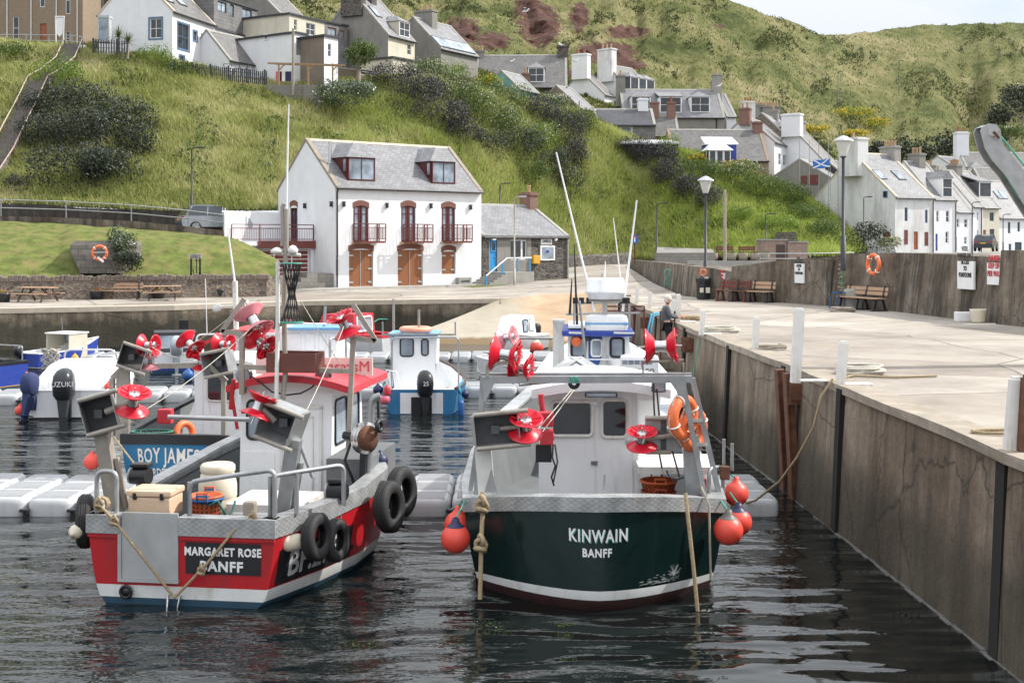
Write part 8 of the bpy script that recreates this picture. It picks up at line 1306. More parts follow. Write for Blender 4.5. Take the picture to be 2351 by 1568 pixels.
wsign('large white sign about vessel owners and pontoons near the buckets', 2213, 600, 664, .95, SIGNT, .21, BLACK); wsign('smaller white sign about pontoon access left of the tall lamp', 1833, 605, 650, .62, SIGNT, .15, BLACK); wsign('white sign in red letters DANGER at the right end of the parapet', 2279, 604, 654, .8, 'DANGER\nKEEP OFF\nPIER WALL', .24, ROOFRED); wsign('small red lettered danger sign behind the litter bin', 1657, 627, 654, .5, 'DANGER\nKEEP OFF\nPIER WALL', .15, ROOFRED)
p, u = onwall(2027); ringbuoy('worn red and white lifebuoy hanging high on the parapet', Vector((p.x-.35, p.y, zat(607, p.y))), (.93, .35, 0), .34, .07)
def bench(label, px, py, rz, Lb, slat, leg, grp, legs=3):
    t = thing('bench', label, 'bench', G(px, py, 2.5) if not hasattr(px, 'x') else px, rz, grp)
    for k in range(4): m = MB(); m.bbox((0, -.05-.11*k, .45), (Lb, .09, .035), .008); obj('seat_slat', m, slat, t)
    for k in range(2): m = MB(); m.bbox((0, .06+.035*k, .62+.16*k), (Lb, .035, .13), .01, 0, R(-12)); obj('back_slat', m, slat, t)
    for k in range(legs): x = lerp(-Lb*.42, Lb*.42, k/(legs-1)); m = MB(); m.bar((x, -.40, 0), (x, -.30, .43), .07); m.bar((x, .12, 0), (x, -.02, .45), .07); m.bar((x, -.02, .42), (x, .12, .9), .06); m.bar((x, -.42, .42), (x, .02, .42), .06); m.bar((x, -.5, .02), (x, .2, .02), .09, .04); obj('leg', m, leg, t)
    return t
def wbench(label, px, slat, leg, Lb, off=.35):
    p, u = onwall(px); n = u.cross(Vector((0, 0, 1))).normalized(); n = -n if n.x > 0 else n; a = math.atan2(-n.x*-1, 1); q = p+n*off; q.z = 2.5
    return bench(label, q, 0, math.atan2(u.y, u.x), Lb, slat, leg, 'benches against the pier parapet')
wbench('nearer tan slatted bench by the blue creel on the pier', 2005, WOODT, BLACK, 2.5); wbench('farther tan slatted bench beside the red wooden one', 1742, WOODT, BLACK, 2.0); wbench('dark red wooden bench behind the farther tan bench', 1700, WOODR, WOODR, 1.6)
bench('tan slatted bench against the low rubble wall on the quay', G(270, 687, 1.98), 0, R(4), 2.6, WOODT, BLACK, None, 2)
for px, l in ((1664, 'small red bench on the promenade behind the wooden tubs'), (1715, 'second small red bench on the promenade')): bench(l, P(px, 592, 96), 0, 0, 1.3, WOODR, WOODR, 'red promenade benches', 2)
def picnic(label, c, rz):
    t = thing('picnic_table', label, 'picnic table', c, rz, 'picnic tables on the quay')
    for k in range(5): m = MB(); m.bbox((0, -.3+.15*k, .74), (1.9, .135, .04), .008); obj('tabletop_slat', m, WOODT, t)
    for s in (-1, 1):
        for k in range(2): m = MB(); m.bbox((0, s*(.68+.14*k), .44), (1.9, .13, .04), .008); obj('bench_slat', m, WOODT, t)
    for x in (-.65, .65): m = MB(); m.bar((x, -.75, 0), (x, -.25, .72), .09, .05, (1, 0, 0)); m.bar((x, .75, 0), (x, .25, .72), .09, .05, (1, 0, 0)); m.bar((x, -.85, .40), (x, .85, .40), .1, .05, (1, 0, 0)); m.bar((x*.9, 0, .4), (x*.3, 0, .7), .07); obj('leg', m, WOODD, t)
picnic('left picnic table on the quay below the rubble wall', G(87, 694, 1.95), R(-14)); picnic('right picnic table on the quay behind a flower tub', G(372, 690, 1.95), R(14))
def tub(label, c, fl=FLM, r=.33, grp='flower tubs along the quay', mat=None):
    t = thing('flower_tub', label, 'flower tub', c, 0, grp); m = MB(); m.lathe([(.001, 0), (r*.86, 0), (r*.93, .2), (r*.95, .21), (r*.95, .26), (r, .42), (r*1.02, .5), (r*.92, .5), (r*.9, .44), (.001, .43)], n=18); obj('barrel', m, mat or BLACK, t); npmesh('plants', leafcloud((0, 0, .5), r*.85, r*.85, .14, .08, .8), 4, L_MID, t); npmesh('flowers', leafcloud((0, 0, .54), r*.85, r*.85, .16, .07, .7, .3, 3), 4, fl, t)
for px, py, l, f in ((8, 696, 'flower tub cut by the left edge of the photo', FLM), (222, 690, 'flower tub with pink flowers left of the quay bench', FLM), (363, 688, 'flower tub in front of the right picnic table', FLM), (504, 685, 'flower tub with yellow flowers alone on the quay', FLY), (630, 676, 'flower tub at the foot of the stone stair', FLY)): tub(l, G(px, py, 1.93), f)
for i, px in enumerate((1637, 1680, 1706, 1733, 1756)): tub(('first', 'second', 'third', 'fourth', 'fifth')[i]+' weathered wooden tub from the left on the promenade', P(px, 597, 94), L_MID, .36, 'wooden tubs on the promenade', WOODG)
t = thing('anchor_sign', 'black timber frame with an anchor and FOO SEA board on the lawn', 'sign', P(449, 632, 69.2)); m = MB(); m.bar((-.24, 0, -.1), (-.24, 0, 1.1), .09); m.bar((.24, 0, -.1), (.24, 0, 1.1), .09); obj('frame', m, BLACK, t); m = MB(); m.b0(-.29, .29, -.07, -.045, .93, 1.11); b_ = obj('board', m, BLACK, t); m = MB(); m.b0(-.31, .31, -.062, -.046, .91, 1.13); obj('rim', m, FRAMEW, b_); letters('FOO SEA', .14, (0, -.071, 1.02), (1, 0, 0), (0, 0, 1), FRAMEW, b_); m = MB(); m.bar((.08, -.1, .1), (.08, -.1, .9), .05); m.tube([(-.12, -.1, .3), (-.06, -.1, .1), (.08, -.1, .02), (.22, -.1, .1), (.28, -.1, .3)], .035, 6); m.bar((-.05, -.1, .8), (.2, -.1, .8), .04); obj('anchor', m, BLACK, t)
# ---------- pier gear ----------
def wpost(label, px, pyb, pyt, wpx, dx=0, mat=None, top=1):
    b = G(px, pyb, 2.5); b.y = min(b.y, 60); h = (pyb-pyt)/F*b.y; w_ = wpx/F*b.y; t = thing('edge_post', label, 'post', b, 0, 'white posts along the pier edge'); m = MB(); e = Vector((dx/F*b.y, 0, h)); m.bar((0, 0, -.02), e, w_, w_*.8); m.bar(e, e+Vector((0, 0, .04)), w_*.7, w_*.5); obj('post', m, mat or OLDW, t); m = MB(); m.b0(w_*.4, .55, -.12, .16, .012, .03); obj('base_plate', m, OLDW, t)
for a in (('tallest white post on the near pier edge', 1826, 876, 712, 22, 9), ('white post with rusty edge beside the rope coil', 1929, 884, 788, 20, 8), ('white post between the tall post and the pier corner', 1733, 804, 732, 14, 4), ('white post right of the standing man', 1610, 768, 715, 11, 4), ('white post just in front of the man', 1556, 740, 678, 11, 2), ('white post at the man s hands', 1545, 738, 690, 9, 2), ('white post left of the man', 1491, 708, 673, 8, 2), ('farthest white post near the slipway', 1461, 698, 661, 8, 3), ('white post of the pair at the right edge of the photo', 2318, 1036, 872, 26, 14), ('rusty post of the pair at the right edge of the photo', 2350, 1040, 868, 26, 10, RUST)): wpost(*a)
def coil(label, c, r, n, mat, th=.022):
    rope(label, [Vector(c)+Vector(((r+.06*math.sin(k*1.1))*math.cos(k*.5), (r*.7+.05*math.cos(k*.8))*math.sin(k*.5), .03+k*.0022)) for k in range(n)], th, mat, 'rope coil', 'rope_coil')
coil('pale rope coil beside the rusty edged white post', G(1975, 860, 2.5), .42, 70, ROPEW, .024); coil('pale rope coil near the pier corner', G(1652, 764, 2.5), .5, 60, ROPEW); coil('dark rope coil beside the man', G(1582, 736, 2.5), .45, 50, ROPE, .03); coil('green twine coil by the second white post', G(1768, 803, 2.5), .35, 40, WOODG, .018); coil('brown rope end at the far right of the pier', G(2290, 997, 2.5), .3, 14, ROPE)
rope('long tan rope lying across the pier deck', [G(1905, 878, 2.53), G(1960, 862, 2.53), G(2050, 866, 2.53), G(2150, 863, 2.53)], .022, ROPE); rope('mooring rope sagging down the pier wall to the pontoon', [P(1912, 870, 22.1), P(1885, 910, 22.0), P(1868, 980, 22.1), P(1830, 1050, 22.4), P(1790, 1105, 22.8), P(1735, 1148, 23.2), P(1700, 1158, 23.4)], .022, ROPE)
rope('pale blue rope hanging over the pier edge by the white trawler', [P(1510, 718, 43), P(1496, 722, 42), P(1487, 760, 41.8), P(1482, 820, 41.5), P(1474, 880, 40)], .03, ROPEB); rope('second pale blue rope hanging over the pier edge', [P(1516, 719, 43), P(1500, 726, 42), P(1493, 770, 41.8), P(1486, 830, 41.5), P(1478, 885, 40)], .025, ROPEB); rope('thin green rope down the pier wall from the corner post', [P(1612, 768, 35.5), P(1604, 790, 35.3), P(1594, 850, 35), P(1588, 900, 34.8)], .016, ROPEG); rope('green rope swagged along the old quay wall', sum([[P(a, b-2, Y), P((a+c)/2, (b+d_)/2+6, Y2)] for a, b, c, d_, Y, Y2 in ((815, 752, 870, 735, 66, 66.3), (870, 735, 930, 720, 66.6, 67), (930, 720, 985, 700, 67.2, 67.6))], [])+[P(992, 697, 67.7)], .04, ROPEG)
rope('coil of green rope hanging on the far parapet', [Vector(G(1548, 662, 2.6))+Vector((-.35+.16*math.sin(k*.9), .1*math.cos(k*1.1), .55+.42*math.cos(k*.45))) for k in range(46)], .028, ROPEG, 'rope coil', 'rope_coil')
m = MB()
for x in (0, .35, .7): m.bar((x, 0, -2.6), (x, 0, .45), .05)
for z in (.45, .3): m.bar((-.6, 0, z), (.7, 0, z), .05)
o = obj('access_frame', m, MAROONL); o.location = P(1430, 735, 42); tag(o, 'dark red tube access frame at the pier wall', 'access frame')
t = thing('creel', 'blue netted creel leaning on the parapet', 'creel', G(1926, 708, 2.5), R(20)); m = MB()
for x in (-.3, .3):
    for y in (-.2, .2): m.bar((x, y, 0), (x+.15, y, .62), .035)
for z in (0, .6): m.bar((-.3+.15*z/.6, -.2, z), (.3+.15*z/.6, -.2, z), .035); m.bar((-.3+.15*z/.6, .2, z), (.3+.15*z/.6, .2, z), .035); m.bar((-.3+.15*z/.6, -.2, z), (-.3+.15*z/.6, .2, z), .035); m.bar((.3+.15*z/.6, -.2, z), (.3+.15*z/.6, .2, z), .035)
obj('frame', m, M('blue_rope_wrapped_bar', (.02, .10, .24), .8), t); m = MB()
for k in range(9): m.bar((-.3+k*.075, -.2, 0), (-.15+k*.075, -.2, .6), .012); m.bar((-.3+k*.017, -.21, k*.07), (.3+k*.017, -.21, k*.07), .012)
obj('netting', m, NAVY, t); m = MB(); m.lathe([(.36, 0), (.36, .62), (.3, .72), (.001, .75)], n=16); o = obj('bollard', m, CONC); o.location = G(1958, 708, 2.5); tag(o, 'round topped concrete bollard left of the nearer bench', 'bollard'); coil('heap of dark rope at the foot of the concrete bollard', G(1935, 716, 2.5), .4, 60, WOODG, .03)
rope('ropes and floats tied round the tall lamp post', [Vector(G(1936, 705, 2.5))+Vector((-.1+.14*math.sin(k*1.7), -.2+.1*math.cos(k*1.3), 1.9-k*.045)) for k in range(40)], .025, ROPE, 'rope bundle', 'rope_bundle'); buoy('small white float tied at the tall lamp post', G(1941, 703, 2.5)+Vector((0, -.3, .75)), .12, BARREL); rope('green twine hanging at the tall lamp post', [Vector(G(1930, 705, 2.5))+Vector((.06*math.sin(k*2), -.25, 1.6-k*.05)) for k in range(18)], .03, ROPEG, 'twine', 'twine')
t = thing('bucket', 'pale green plastic bucket at the foot of the parapet', 'bucket', G(2246, 741, 2.5)); m = MB(); m.lathe([(.001, .01), (.19, 0), (.24, .42), (.26, .42), (.25, .36), (.2, .03)], n=18); obj('body', m, BARREL, t); m = MB(); m.bbox((0, 0, .15), (.5, .34, .3), .03); o = obj('plastic_crate', m, FRAMEW); o.location = G(2212, 738, 2.5); tag(o, 'white lidded plastic box beside the pale bucket', 'box')
# ---------- crane jib at the right ----------
cr_ = thing('crane', 'grey galvanised crane jib reaching in from the right edge', 'crane', P(2600, 900, 26)); o = Vector(cr_.location); q = [(2252, 302), (2257, 291), (2271, 284), (2288, 286), (2297, 298), (2302, 330), (2352, 393), (2620, 760), (2560, 790), (2351, 468), (2311, 404), (2277, 366), (2262, 340)]; m = MB(); a = [P(x, y, 26)-o for x, y in q]; m.loft([a, [p+Vector((0, .05, 0)) for p in a]], True); m.loft([[p+Vector((0, .40, 0)) for p in a], [p+Vector((0, .45, 0)) for p in a]], True); obj('jib', m, GALV, cr_)
m = MB(); r = [(p+Vector((0, .05, 0)), p+Vector((0, .40, 0))) for p in [P(x, y, 26)-o for x, y in ((2257, 292), (2272, 285), (2289, 287), (2297, 299), (2303, 330), (2353, 393), (2620, 760))]]; m.loft([list(x) for x in r], False, False); obj('top_plate', m, GALV, cr_); m = MB(); m.cyl(P(2280, 302, 25.96)-o, P(2280, 302, 26.5)-o, .10, n=16); m.cyl(P(2290, 315, 25.95)-o, P(2290, 315, 26.5)-o, .05, n=12); obj('sheave', m, ALU, cr_); m = MB(); m.bar(P(2281, 303, 25.93)-o, P(2293, 318, 25.93)-o, .1, .03); obj('link_plate', m, RUST, cr_)
m = MB(); m.tube([P(2296, 312, 26.2)-o, P(2400, 440, 26.2)-o], .02, 6); m.tube([P(2279, 350, 26.2)-o, P(2330, 440, 26.2)-o, P(2420, 560, 26.2)-o], .02, 6); obj('hoist_rope', m, ROPEG, cr_); m = MB(); b0 = P(2600, 775, 26.2)-o; m.tube([(b0.x, b0.y, 2.5-o.z), (b0.x, b0.y, b0.z+.3)], [.3, .25], 14); obj('mast', m, GALV, cr_)
# ---------- stone shelter, promenade, steps, fences ----------
t = thing('shelter', 'pink stone block shelter with a dark door on the promenade', 'shelter', P(1748, 600, 96)); m = MB(); m.b0(0, 1.9, 0, 2, -.5, 1.55); m.b0(1.93, 3.4, -.3, 2, -.5, 1.4); obj('wall', m, PINKBLK, t); m = MB(); m.b0(-.08, 1.97, -.08, 2.05, 1.551, 1.66); m.b0(1.98, 3.5, -.38, 2.05, 1.401, 1.5); obj('roof', m, CONC, t); m = MB(); m.b0(1.1, 1.75, -.03, .02, 0, 1.25); obj('door', m, WOODD, t)
m = MB()
for i in range(5): m.b0(-.9+.06*i, .9-.06*i, 0, 1.2, i*.2, i*.2+.18)
o = obj('gabion_stack', m, STONED); o.location = P(1808, 562, 101); tag(o, 'dark stone filled gabion stack behind the pink shelter', 'gabion'); m = MB(); m.b0(0, 4.1, 0, 1.2, -.5, .75); m.add([(0, 0, .751), (4.1, 0, .751), (4.1, 1.2, 1.0), (.2, 1.2, 1.15)], [(0, 1, 2, 3)]); o = obj('block_wall', m, BLOCK); o.location = P(1507, 605, 90); tag(o, 'low grey block structure left of the heritage lamp', 'wall'); o['kind'] = 'thing'
m = MB(); m.b0(0, 6.5, 0, .4, -.5, .35); o = obj('low_wall', m, CONC); o.location = P(1580, 612, 80); tag(o, 'pale low concrete wall under the wooden tubs', 'wall'); o['kind'] = 'thing'
railing('grey handrail in front of the pink stone shelter', [P(1745, 606, 93), P(1860, 606, 93), P(1960, 603, 95)], .75, 2.2, GALV)
st = thing('steps', 'long dark steps climbing the left bank with rusty handrails', 'steps', (0, 0, 0)); path = [hillpt(*q) for q in ((168, 126), (152, 165), (112, 200), (88, 214), (62, 268), (34, 325), (4, 378), (-30, 440))]; m = MB(); k = 0
for a, b in zip(path[:-1], path[1:]):
    n = max(2, int((a.z-b.z)/.36)); d = (b-a); hd = math.atan2(d.y, d.x)-R(90)
    for i in range(n): p = a.lerp(b, i/n); m.box(p+Vector((0, -.25, .34)), (1.15, .6, .7), 0 if abs(d.x) < abs(d.y)*2 else R(20))
obj('tread', m, M('dark_step_concrete', (.17, .15, .135), .95, var=.3, sc=4, bmp=.4), st)
for s in (-.75, .75): m = MB(); m.tube([p+Vector((s, 0, 1.15)) for p in path], .045, 6); obj('handrail', m, M('pinkish_handrail', (.42, .33, .29), .5), st)
for p in path: 
    for s in (-.75, .75): m = MB(); m.bar(p+Vector((s, 0, 0)), p+Vector((s, 0, 1.15)), .06); obj('post', m, RUST, st)
m = MB(); r = [P(105, 122, 107), P(195, 122, 107), P(195, 104, 107), P(105, 101, 107)]; m.prism(r, (0, .4, 0)); t = obj('low_wall', m, HARL); tag(t, 'short white painted wall at the top of the steps', 'wall'); t['kind'] = 'thing'
t = thing('banner', 'white framed banner with red lettering by the brown house', 'banner', P(137, 102, 107.4)); m = MB(); m.bar((-.3, 0, 0), (-.36, 0, 2.3), .07); m.bar((.3, 0, 0), (.36, 0, 2.3), .07); m.bar((-.4, 0, 2.3), (.4, 0, 2.3), .12); obj('frame', m, FRAMEW, t); m = MB(); m.add([(-.3, -.02, 2.2), (.3, -.02, 2.2), (.25, -.02, .9), (0, -.02, .6), (-.25, -.02, .9)], [(0, 4, 3, 2, 1)]); bn = obj('cloth', m, FRAMEW, t); letters('BAKERY\nOPEN', .17, (0, -.03, 1.85), (1, 0, 0), (0, 0, 1), ROOFRED, bn) if 0 else None
t = thing('telephone_box', 'grey glazed telephone box beside the white gable', 'telephone box', P(238, 97, 103.6)); m = MB()
for x in (-.42, .42):
    for y in (0, .84): m.bar((x, y, 0), (x, y, 1.95), .08)
m.b0(-.46, .46, -.04, .88, 1.95, 2.15); m.b0(-.46, .46, -.04, .88, 0, .12); obj('frame', m, GREYP, t); m = MB(); m.b0(-.4, .4, .0, .01, .14, 1.93); m.b0(-.4, .4, .82, .83, .14, 1.93); obj('pane', m, GLASSL, t); m = MB(); m.b0(.40, .42, .05, .8, .14, 1.93); obj('panel', m, GREYP, t)
def pickets(label, a, b, h, mat, step=.16, cat='fence'):
    t = thing('picket_fence', label, cat, a); t['kind'] = 'thing'; a, b = Vector(a), Vector(b); d = b-a; n = int(d.length/step); m = MB()
    for i in range(n+1): p = d*(i/n); m.bar(p+Vector((0, 0, -.2)), p+Vector((0, 0, h*(1+.06*math.sin(i)))), .09, .03)
    for z in (.25, .7): m.bar(Vector((0, .03, z*h)), d+Vector((0, .03, z*h)), .06, .03)
    obj('pickets', m, mat, t); m = MB()
    for i in range(0, n+1, 9): p = d*(i/n); m.bar(p+Vector((0, .06, -.2)), p+Vector((0, .06, h*1.15)), .14)
    obj('post', m, mat, t)
pickets('dark picket fence along the crest below the white house', P(398, 168, 103.2), P(612, 190, 104.6), .9, CHARC); pickets('dark picket fence in front of the telephone box', P(214, 116, 103), P(292, 118, 103), .85, CHARC, .2)
t = thing('ranch_fence', 'white three board fence on the right bank crest', 'fence', P(1325, 322, 137)); t['kind'] = 'thing'; m = MB()
for z in (.2, .5, .8): m.bar((0, 0, z), (3.6, 0, z-.25), .04, .16)
obj('board', m, FRAMEW, t); m = MB(); m.bar((3.6, .05, -.4), (3.6, .05, .7), .12); m.bar((0, .05, -.4), (0, .05, .95), .12); obj('post', m, FRAMEW, t)
t = thing('pergola', 'rough timber pergola on the terrace with a washing line', 'pergola', P(640, 196, 104.5)); m = MB()
for x in (0, 2.4, 4.4): m.bar((x, 0, 0), (x, 0, 1.75), .13); m.bar((x, 0, 1.2), (x+.5, 0, 1.7), .1)
m.bar((-.9, 0, 1.78), (5.4, 0, 1.62), .14); m.bar((-.4, .9, 1.85), (5, .9, 1.7), .13); obj('frame', m, M('fresh_timber', (.32, .21, .12), .8, var=.2), t)
t = thing('garden_wall', 'grey block retaining wall under the timber pergola', 'wall', P(616, 233, 104.4)); t['kind'] = 'thing'; m = MB(); m.b0(-.2, 2.9, 0, .4, -1, 1.35); m.b0(2.9, 4.3, -.3, .4, -1, 1.3); obj('wall_face', m, BLOCK, t)
t = thing('greenhouse_frame', 'bare black greenhouse frame behind the picket fence', 'greenhouse', P(545, 176, 105.5), R(20)); m = MB()
for x in (-1, -.33, .33, 1): m.bar((x, 0, 0), (x, 0, .6), .04); m.bar((x, 0, .6), (x, .9, 1.1), .04); m.bar((x, .9, 1.1), (x, 1.8, .6), .04)
for y, z in ((0, .6), (.9, 1.1), (1.8, .6)): m.bar((-1, y, z), (1, y, z), .04)
obj('frame', m, BLACK, t)
for px, cl, l in ((650, FRAMEW, 'white cloth on the washing line'), (662, NAVY, 'dark trousers on the washing line'), (640, PINK, 'pink cloth on the washing line')): m = MB(); m.box((0, 0, 0), (.5, .02, .8)); o = obj('laundry', m, cl); o.location = P(px, 176, 105.2); tag(o, l, 'laundry')
for i in range(5): m = MB(); m.tube([(0, 0, -2), (0, 0, 5.2)], .03, 6); o = obj('scaffold_pole', m, GALV); o.location = P(1836+i*22, 440, 127.5); tag(o, 'upright grey scaffold pole in front of the bare grey gable', 'scaffold pole', 'scaffold poles at the grey gable')
fl = thing('flag', 'blue and white saltire flag flying beside the grey gable', 'flag', P(1905, 372, 127)); m = MB(); 
def fw_(u, v): return Vector((-u*1.7, .12*math.sin(u*5), -.85*u*.35+v*(1-.1*u)-.1*math.sin(u*4)))
m.loft([[fw_(i/10, -.45), fw_(i/10, .45)] for i in range(11)], False, False, True); obj('cloth', m, M('flag_blue', (.03, .15, .50), .7), fl); m = MB()
for s in (-1, 1): m.loft([[fw_(i/10, s*(i/10-.5)*.9-.07)-Vector((0, .01, 0)), fw_(i/10, s*(i/10-.5)*.9+.07)-Vector((0, .01, 0))] for i in range(11)], False, False, True)
obj('saltire', m, FRAMEW, fl); m = MB(); m.tube([(0.05, 0, -3.5), (.05, 0, .6)], .03, 6); obj('pole', m, GALV, fl)
# ---------- cars ----------
def car(label, c, rz, col, hatch=1):
    t = thing('car', label, 'car', c, rz); m = MB(); m.s = True; prof = [(-2.15, .35), (-2.2, .75), (-2.12, 1.0), (-1.95, 1.05), (1.1, 1.02), (2.0, .9), (2.2, .6), (2.2, .35)]; W_ = .88
    def sec(pr, w0, w1): return [[Vector((x, s*(lerp(w0, w1, (z-.35)/.7)), z)) for x, z in pr] for s in (-1, 1)]
    a, b = sec(prof, W_, W_*.94); m.loft([a, b], True, False); m.poly(list(reversed(a)), False); m.poly(b, False); bd = obj('body', m, col, t)
    m = MB(); pr = [(-2.0, 1.04), (-1.72, 1.5), (-1.3, 1.62), (.2, 1.6), (.7, 1.4), (1.25, 1.03)]; a = [Vector((x, -lerp(.84, .66, (z-1.04)/.58), z)) for x, z in pr]; b = [Vector((p.x, -p.y, p.z)) for p in a]; m.loft([a, b], True, False); m.poly(list(reversed(a))); m.poly(b); obj('cabin', m, GLASS, t)
    m = MB(); m.loft([[(-1.74, s*.70, 1.47), (-1.3, s*.67, 1.63), (.2, s*.67, 1.61), (.62, s*.69, 1.43)] for s in (-1, 1)], False, False); 
    for s in (-1, 1):
        for x0, x1 in ((-1.95, -1.55), (-.62, -.55), (.3, .37)): m.bar((x0, s*.83, 1.06), (x1, s*.70, 1.56), .12 if x0 < -1 else .06, .03)
        m.bar((-1.4, s*.62, 1.68), (.1, s*.62, 1.67), .04)
    obj('roof', m, col, t); m = MB()
    for s in (-1, 1): m.bbox((-2.1, s*.68, .92), (.14, .36, .14), .03)
    for x in (-1.35, 1.35):
        for s in (-1, 1):
            w_ = MB(); w_.lathe([(.2, -.1), (.3, -.11), (.345, -.07), (.345, .07), (.3, .11), (.2, .1)], (x, s*.82, .345), (0, 1, 0), 22); o = obj('wheel', w_, RUBBER, t); w_ = MB()
            for k in range(5): q = 6.28*k/5; w_.bar((x, s*.92, .345), (x+.22*math.cos(q), s*.925, .345+.22*math.sin(q)), .06, .03, (0, 1, 0))
            w_.torus((x, s*.92, .345), (0, 1, 0), .215, .02, 20, 6); obj('rim', w_, STEEL, o)
    obj('tail_lamp', m, M('tail_lamp_red', (.35, .01, .01), .25), t); m = MB(); m.box((-2.2, 0, .8), (.03, .52, .12)); obj('number_plate', m, YELLOW, t); m = MB(); m.bbox((-2.16, 0, .48), (.16, 1.72, .28), .04); m.bbox((2.14, 0, .48), (.16, 1.7, .28), .04); obj('bumper', m, CHARC, t); return t
SILV = M('silver_car_paint', (.30, .32, .34), .25, metal=.6, var=.03, coat=.5); rp = P(478, 540, 79.2); car('silver estate car parked on the upper road behind the railing', Vector((P(480, 530, 79.3).x+.3, 79.3, zat(530, 79.3)-.12)), R(28), SILV); car('dark hatchback parked in front of the shore cottages', Vector((P(2264, 577, 124).x, 124, zat(577.5, 124))), R(62), M('dark_grey_car_paint', (.02, .022, .026), .25, coat=.5))
# ---------- gulls ----------
def gull(label, px, py, Y, fly=0, s=1.5):
    t = thing('gull', label, 'gull', P(px, py, Y), R(180*(hashn(px) > .5)), 'gulls about the village'); t.scale = (s, s, s); m = MB(); m.tube([(-.26, 0, -.02), (-.16, 0, 0), (0, 0, 0), (.13, 0, .03), (.17, 0, .12), (.2, 0, .17), (.25, 0, .165), (.30, 0, .15)], [.012, .05, .075, .055, .035, .042, .03, .006], 10); obj('body', m, FRAMEW, t); m = MB()
    if fly:
        for q in (-1, 1): m.add([(.08, 0, .03), (-.1, 0, .03), (-.12, q*.4, .22), (.06, q*.35, .22), (-.2, q*.75, .12)], [(0, 3, 2, 1), (3, 4, 2)])
    else:
        for q in (-1, 1): m.add([(.08, q*.06, .03), (-.1, q*.075, .05), (-.36, q*.02, .0), (-.05, q*.06, -.03)], [(0, 1, 2, 3)])
    obj('wing', m, M_GW, t); m = MB(); m.bar((0, .03, -.06), (0, .03, -.18), .012); m.bar((0, -.03, -.06), (0, -.03, -.18), .012); obj('leg', m, YELLOW, t)
M_GW = M('gull_grey', (.38, .40, .43), .7)
for a in (('gull on the chimney behind the large grey gable', 896, 44, 125), ('gull on the ridge of the mansard gable', 931, 56, 127), ('gull on the ridge of the long slate house', 1174, 142, 149), ('gull on the tall stone chimney of the long house', 1289, 104, 149), ('gull on the broad white chimney', 1322, 141, 158), ('gull on the low chimney behind the white gables', 1380, 176, 166), ('gull on the end chimney of the three dormer house', 1650, 198, 152), ('gull flying in front of the red rock', 1207, 27, 140, 1)): gull(*a)
# ---------- the man on the pier ----------
def skin(name, V_, E_, Rr, mat, parent, lv=2):
    me = bpy.data.meshes.new(name); me.from_pydata([tuple(v) for v in V_], E_, []); o = bpy.data.objects.new(name, me); COL.objects.link(o); o.modifiers.new('s', 'SKIN')
    for i, r in enumerate(Rr): d = me.skin_vertices[0].data[i]; d.radius = (r, r) if not isinstance(r, tuple) else r; d.use_root = i == 0
    s = o.modifiers.new('u', 'SUBSURF'); s.levels = lv; s.render_levels = lv; bpy.context.view_layer.update()
    n = bpy.data.meshes.new_from_object(o.evaluated_get(bpy.context.evaluated_depsgraph_get())); bpy.data.objects.remove(o); n.polygons.foreach_set('use_smooth', [True]*len(n.polygons)); n.name = name; return mk(name, n, mat, parent)
pm = thing('person', 'white haired man in a grey hooded top and black trousers at the pier edge', 'person', P(1530, 812, 39.2)); pm['kind'] = 'thing'   # faces +X, hands on the post
V_ = [(0, 0, .92), (-.02, 0, 1.15), (0, 0, 1.40), (.02, 0, 1.50), (.05, 0, 1.58), (.07, 0, 1.66), (.07, 0, 1.74), (0, -.2, 1.40), (.10, -.24, 1.16), (.36, -.16, 1.12), (.44, -.14, 1.13), (0, .2, 1.40), (.12, .24, 1.16), (.38, .14, 1.14), (.46, .12, 1.15), (.02, -.1, .9), (.06, -.1, .5), (.0, -.1, .08), (.14, -.1, .03), (.02, .1, .9), (.08, .1, .5), (.02, .1, .08), (.16, .1, .03)]
E_ = [(0, 1), (1, 2), (2, 3), (3, 4), (4, 5), (5, 6), (2, 7), (7, 8), (8, 9), (9, 10), (2, 11), (11, 12), (12, 13), (13, 14), (0, 15), (15, 16), (16, 17), (17, 18), (0, 19), (19, 20), (20, 21), (21, 22)]; R_ = [(.13, .15), (.12, .14), (.12, .15), .055, .075, .095, .08, .06, .045, .036, .04, .06, .045, .036, .04, .08, .06, .045, .035, .08, .06, .045, .035]
for s, b in ((-1, 10), (1, 14)):
    for f in range(5):
        i = len(V_); bx, by, bz = V_[b]; y = by+(f-2)*.02; L_ = (.05, .085, .095, .088, .07)[f]; V_ += [(bx+.03, y, bz+.01*(f == 0)), (bx+.03+L_*.6, y+(.02*s if f == 0 else 0), bz-.01), (bx+.03+L_, y, bz-.035)]; E_ += [(b, i), (i, i+1), (i+1, i+2)]; R_ += [.010, .009, .007]
bd = skin('body', V_, E_, R_, SKIN, pm, 1)
skin('hooded_top', [(0, 0, .90), (-.02, 0, 1.15), (-.01, 0, 1.40), (-.03, 0, 1.49), (0, -.2, 1.40), (.10, -.25, 1.16), (.34, -.165, 1.12), (0, .2, 1.40), (.12, .25, 1.16), (.36, .15, 1.14)], [(0, 1), (1, 2), (2, 3), (2, 4), (4, 5), (5, 6), (2, 7), (7, 8), (8, 9)], [(.165, .19), (.16, .18), (.15, .18), .095, .09, .072, .052, .09, .072, .052], HOOD, pm); skin('trousers', [(0, 0, .93), (.02, -.1, .86), (.06, -.1, .5), (.0, -.1, .1), (.02, .1, .86), (.08, .1, .5), (.02, .1, .1)], [(0, 1), (1, 2), (2, 3), (0, 4), (4, 5), (5, 6)], [(.15, .16), .11, .085, .07, .11, .085, .07], TROUS, pm)
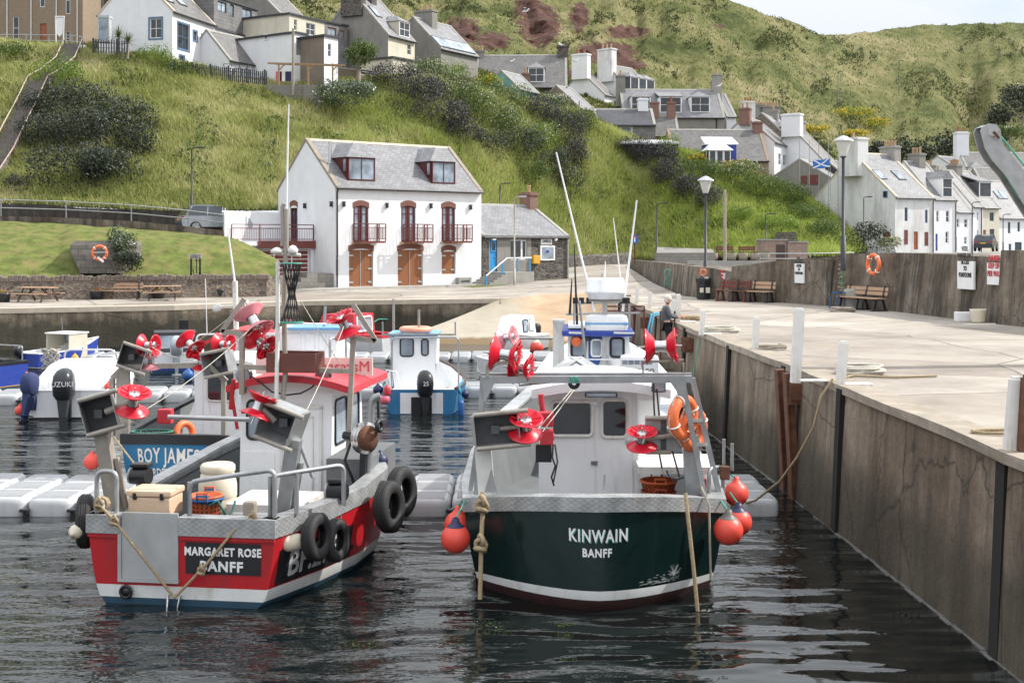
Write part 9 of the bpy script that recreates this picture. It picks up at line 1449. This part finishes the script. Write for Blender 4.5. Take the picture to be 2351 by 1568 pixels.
m = MB(); m.ball((.045, 0, 1.70), .115, (1.0, .95, .95)); m.ball((.0, 0, 1.64), .09, (.8, 1.0, 1.1)); obj('hair', m, HAIR, pm); m = MB(); m.ball((.155, 0, 1.635), .022, (1.2, .8, 1)); m.ball((.125, -.065, 1.64), .02); m.b0(.12, .15, -.03, .03, 1.585, 1.595); obj('face', m, SKIN, pm); m = MB(); m.bbox((.12, -.1, .03), (.28, .1, .08), .03); m.bbox((.14, .1, .03), (.28, .1, .08), .03); obj('shoes', m, BLACK, pm)
ld_ = thing('ladder', 'steel ladder under the man at the pier wall', 'ladder', P(1534, 812, 39.3)); m = MB()
for x in (-.22, .22): m.bar((x, .15, -2), (x, .15, 1.3), .05)
for k in range(10): m.bar((-.22, .15, -1.7+k*.3), (.22, .15, -1.7+k*.3), .04)
obj('frame', m, RUST, ld_)
for o in bpy.data.objects:
    if o.get('category') in ('harbour wall', 'pier wall', 'wall', 'fence', 'railing', 'sign', 'steps', 'house', 'stair', 'shelter') and not o.get('kind'): o['kind'] = 'thing'

# ---------- lines, cables, weed ----------
for a, b, s, l in (((585, 745, 20.2), (300, 960, 18.2), .1, 'long white jigging line from the pink reel to the left stern reel'), ((789, 750, 20.2), (700, 950, 18.4), .05, 'white jigging line from the right gantry reel to the stern box'), ((345, 795, 26), (455, 830, 26), .06, 'white jigging line between the two reels of the blue boat'), ((690, 690, 20.2), (790, 850, 20.3), .02, 'stay wire from the mast to the right gantry post'), ((437, 792, 26), (560, 700, 25.5), .05, 'white jigging line rising right from the blue boat reel')):
    rope(l, rope_pts(P(*a), P(*b), s, 8), .007, ROPEW, 'line', 'line')
for q, l in (([(575, 862, 20.7), (600, 880, 20.6), (625, 900, 20.5), (655, 905, 20.4)], 'black lamp cable across the left of the red roof'), ([(738, 866, 20.7), (715, 890, 20.6), (690, 903, 20.5), (657, 907, 20.4)], 'black lamp cable across the right of the red roof'), ([(1500, 893, 19.4), (1502, 940, 19.3), (1506, 1000, 19.2), (1520, 1075, 19.2)], 'dark rope from the right roof corner of the green boat'), ([(1508, 893, 19.4), (1514, 960, 19.3), (1545, 1040, 19.1), (1560, 1095, 19.0)], 'second dark rope from the right roof corner to the rail'), ([(1530, 1080, 19.4), (1545, 1105, 19.3), (1570, 1095, 19.3), (1585, 1110, 19.2)], 'black hydraulic hose under the shelf of the green boat')): rope(l, [P(*k) for k in q], .014, BLACK, 'cable', 'cable')
rope('second grey line from the roof block to the left reel', [P(1322, 890, 19.3), P(1245, 992, 18.4)], .008, ROPEW, 'line', 'line')
for px, py, w_, l in ((1128, 1436, .34, 'floating seaweed below the left of the green boat'), (2090, 1412, .22, 'small floating seaweed clump out in the water right of the buoys'), (1295, 1395+40, .15, 'tiny weed scrap under the dark green bow reflection'), (835, 1478, .3, 'pale floating weed between the two near boats')):
    o = npmesh('seaweed', leafcloud((0, 0, .01), w_, w_*.5, .012, .035, .6), 4, L_PURP if px > 1300 else L_MID); o.location = G(px, py, 0); tag(o, l, 'seaweed')
m = MB()
for y in np.arange(9, 60, .35): x = pex(y)-.19-.03*(y < 15.3)-.02*math.sin(y*5); m.b0(x-.01, x+.06, y, y+.34, -.01, .012+.006*math.sin(y*9))
obj('scum_line', m, M('pale_scum', (.13, .13, .12), .6, var=.4, sc=6), pw)
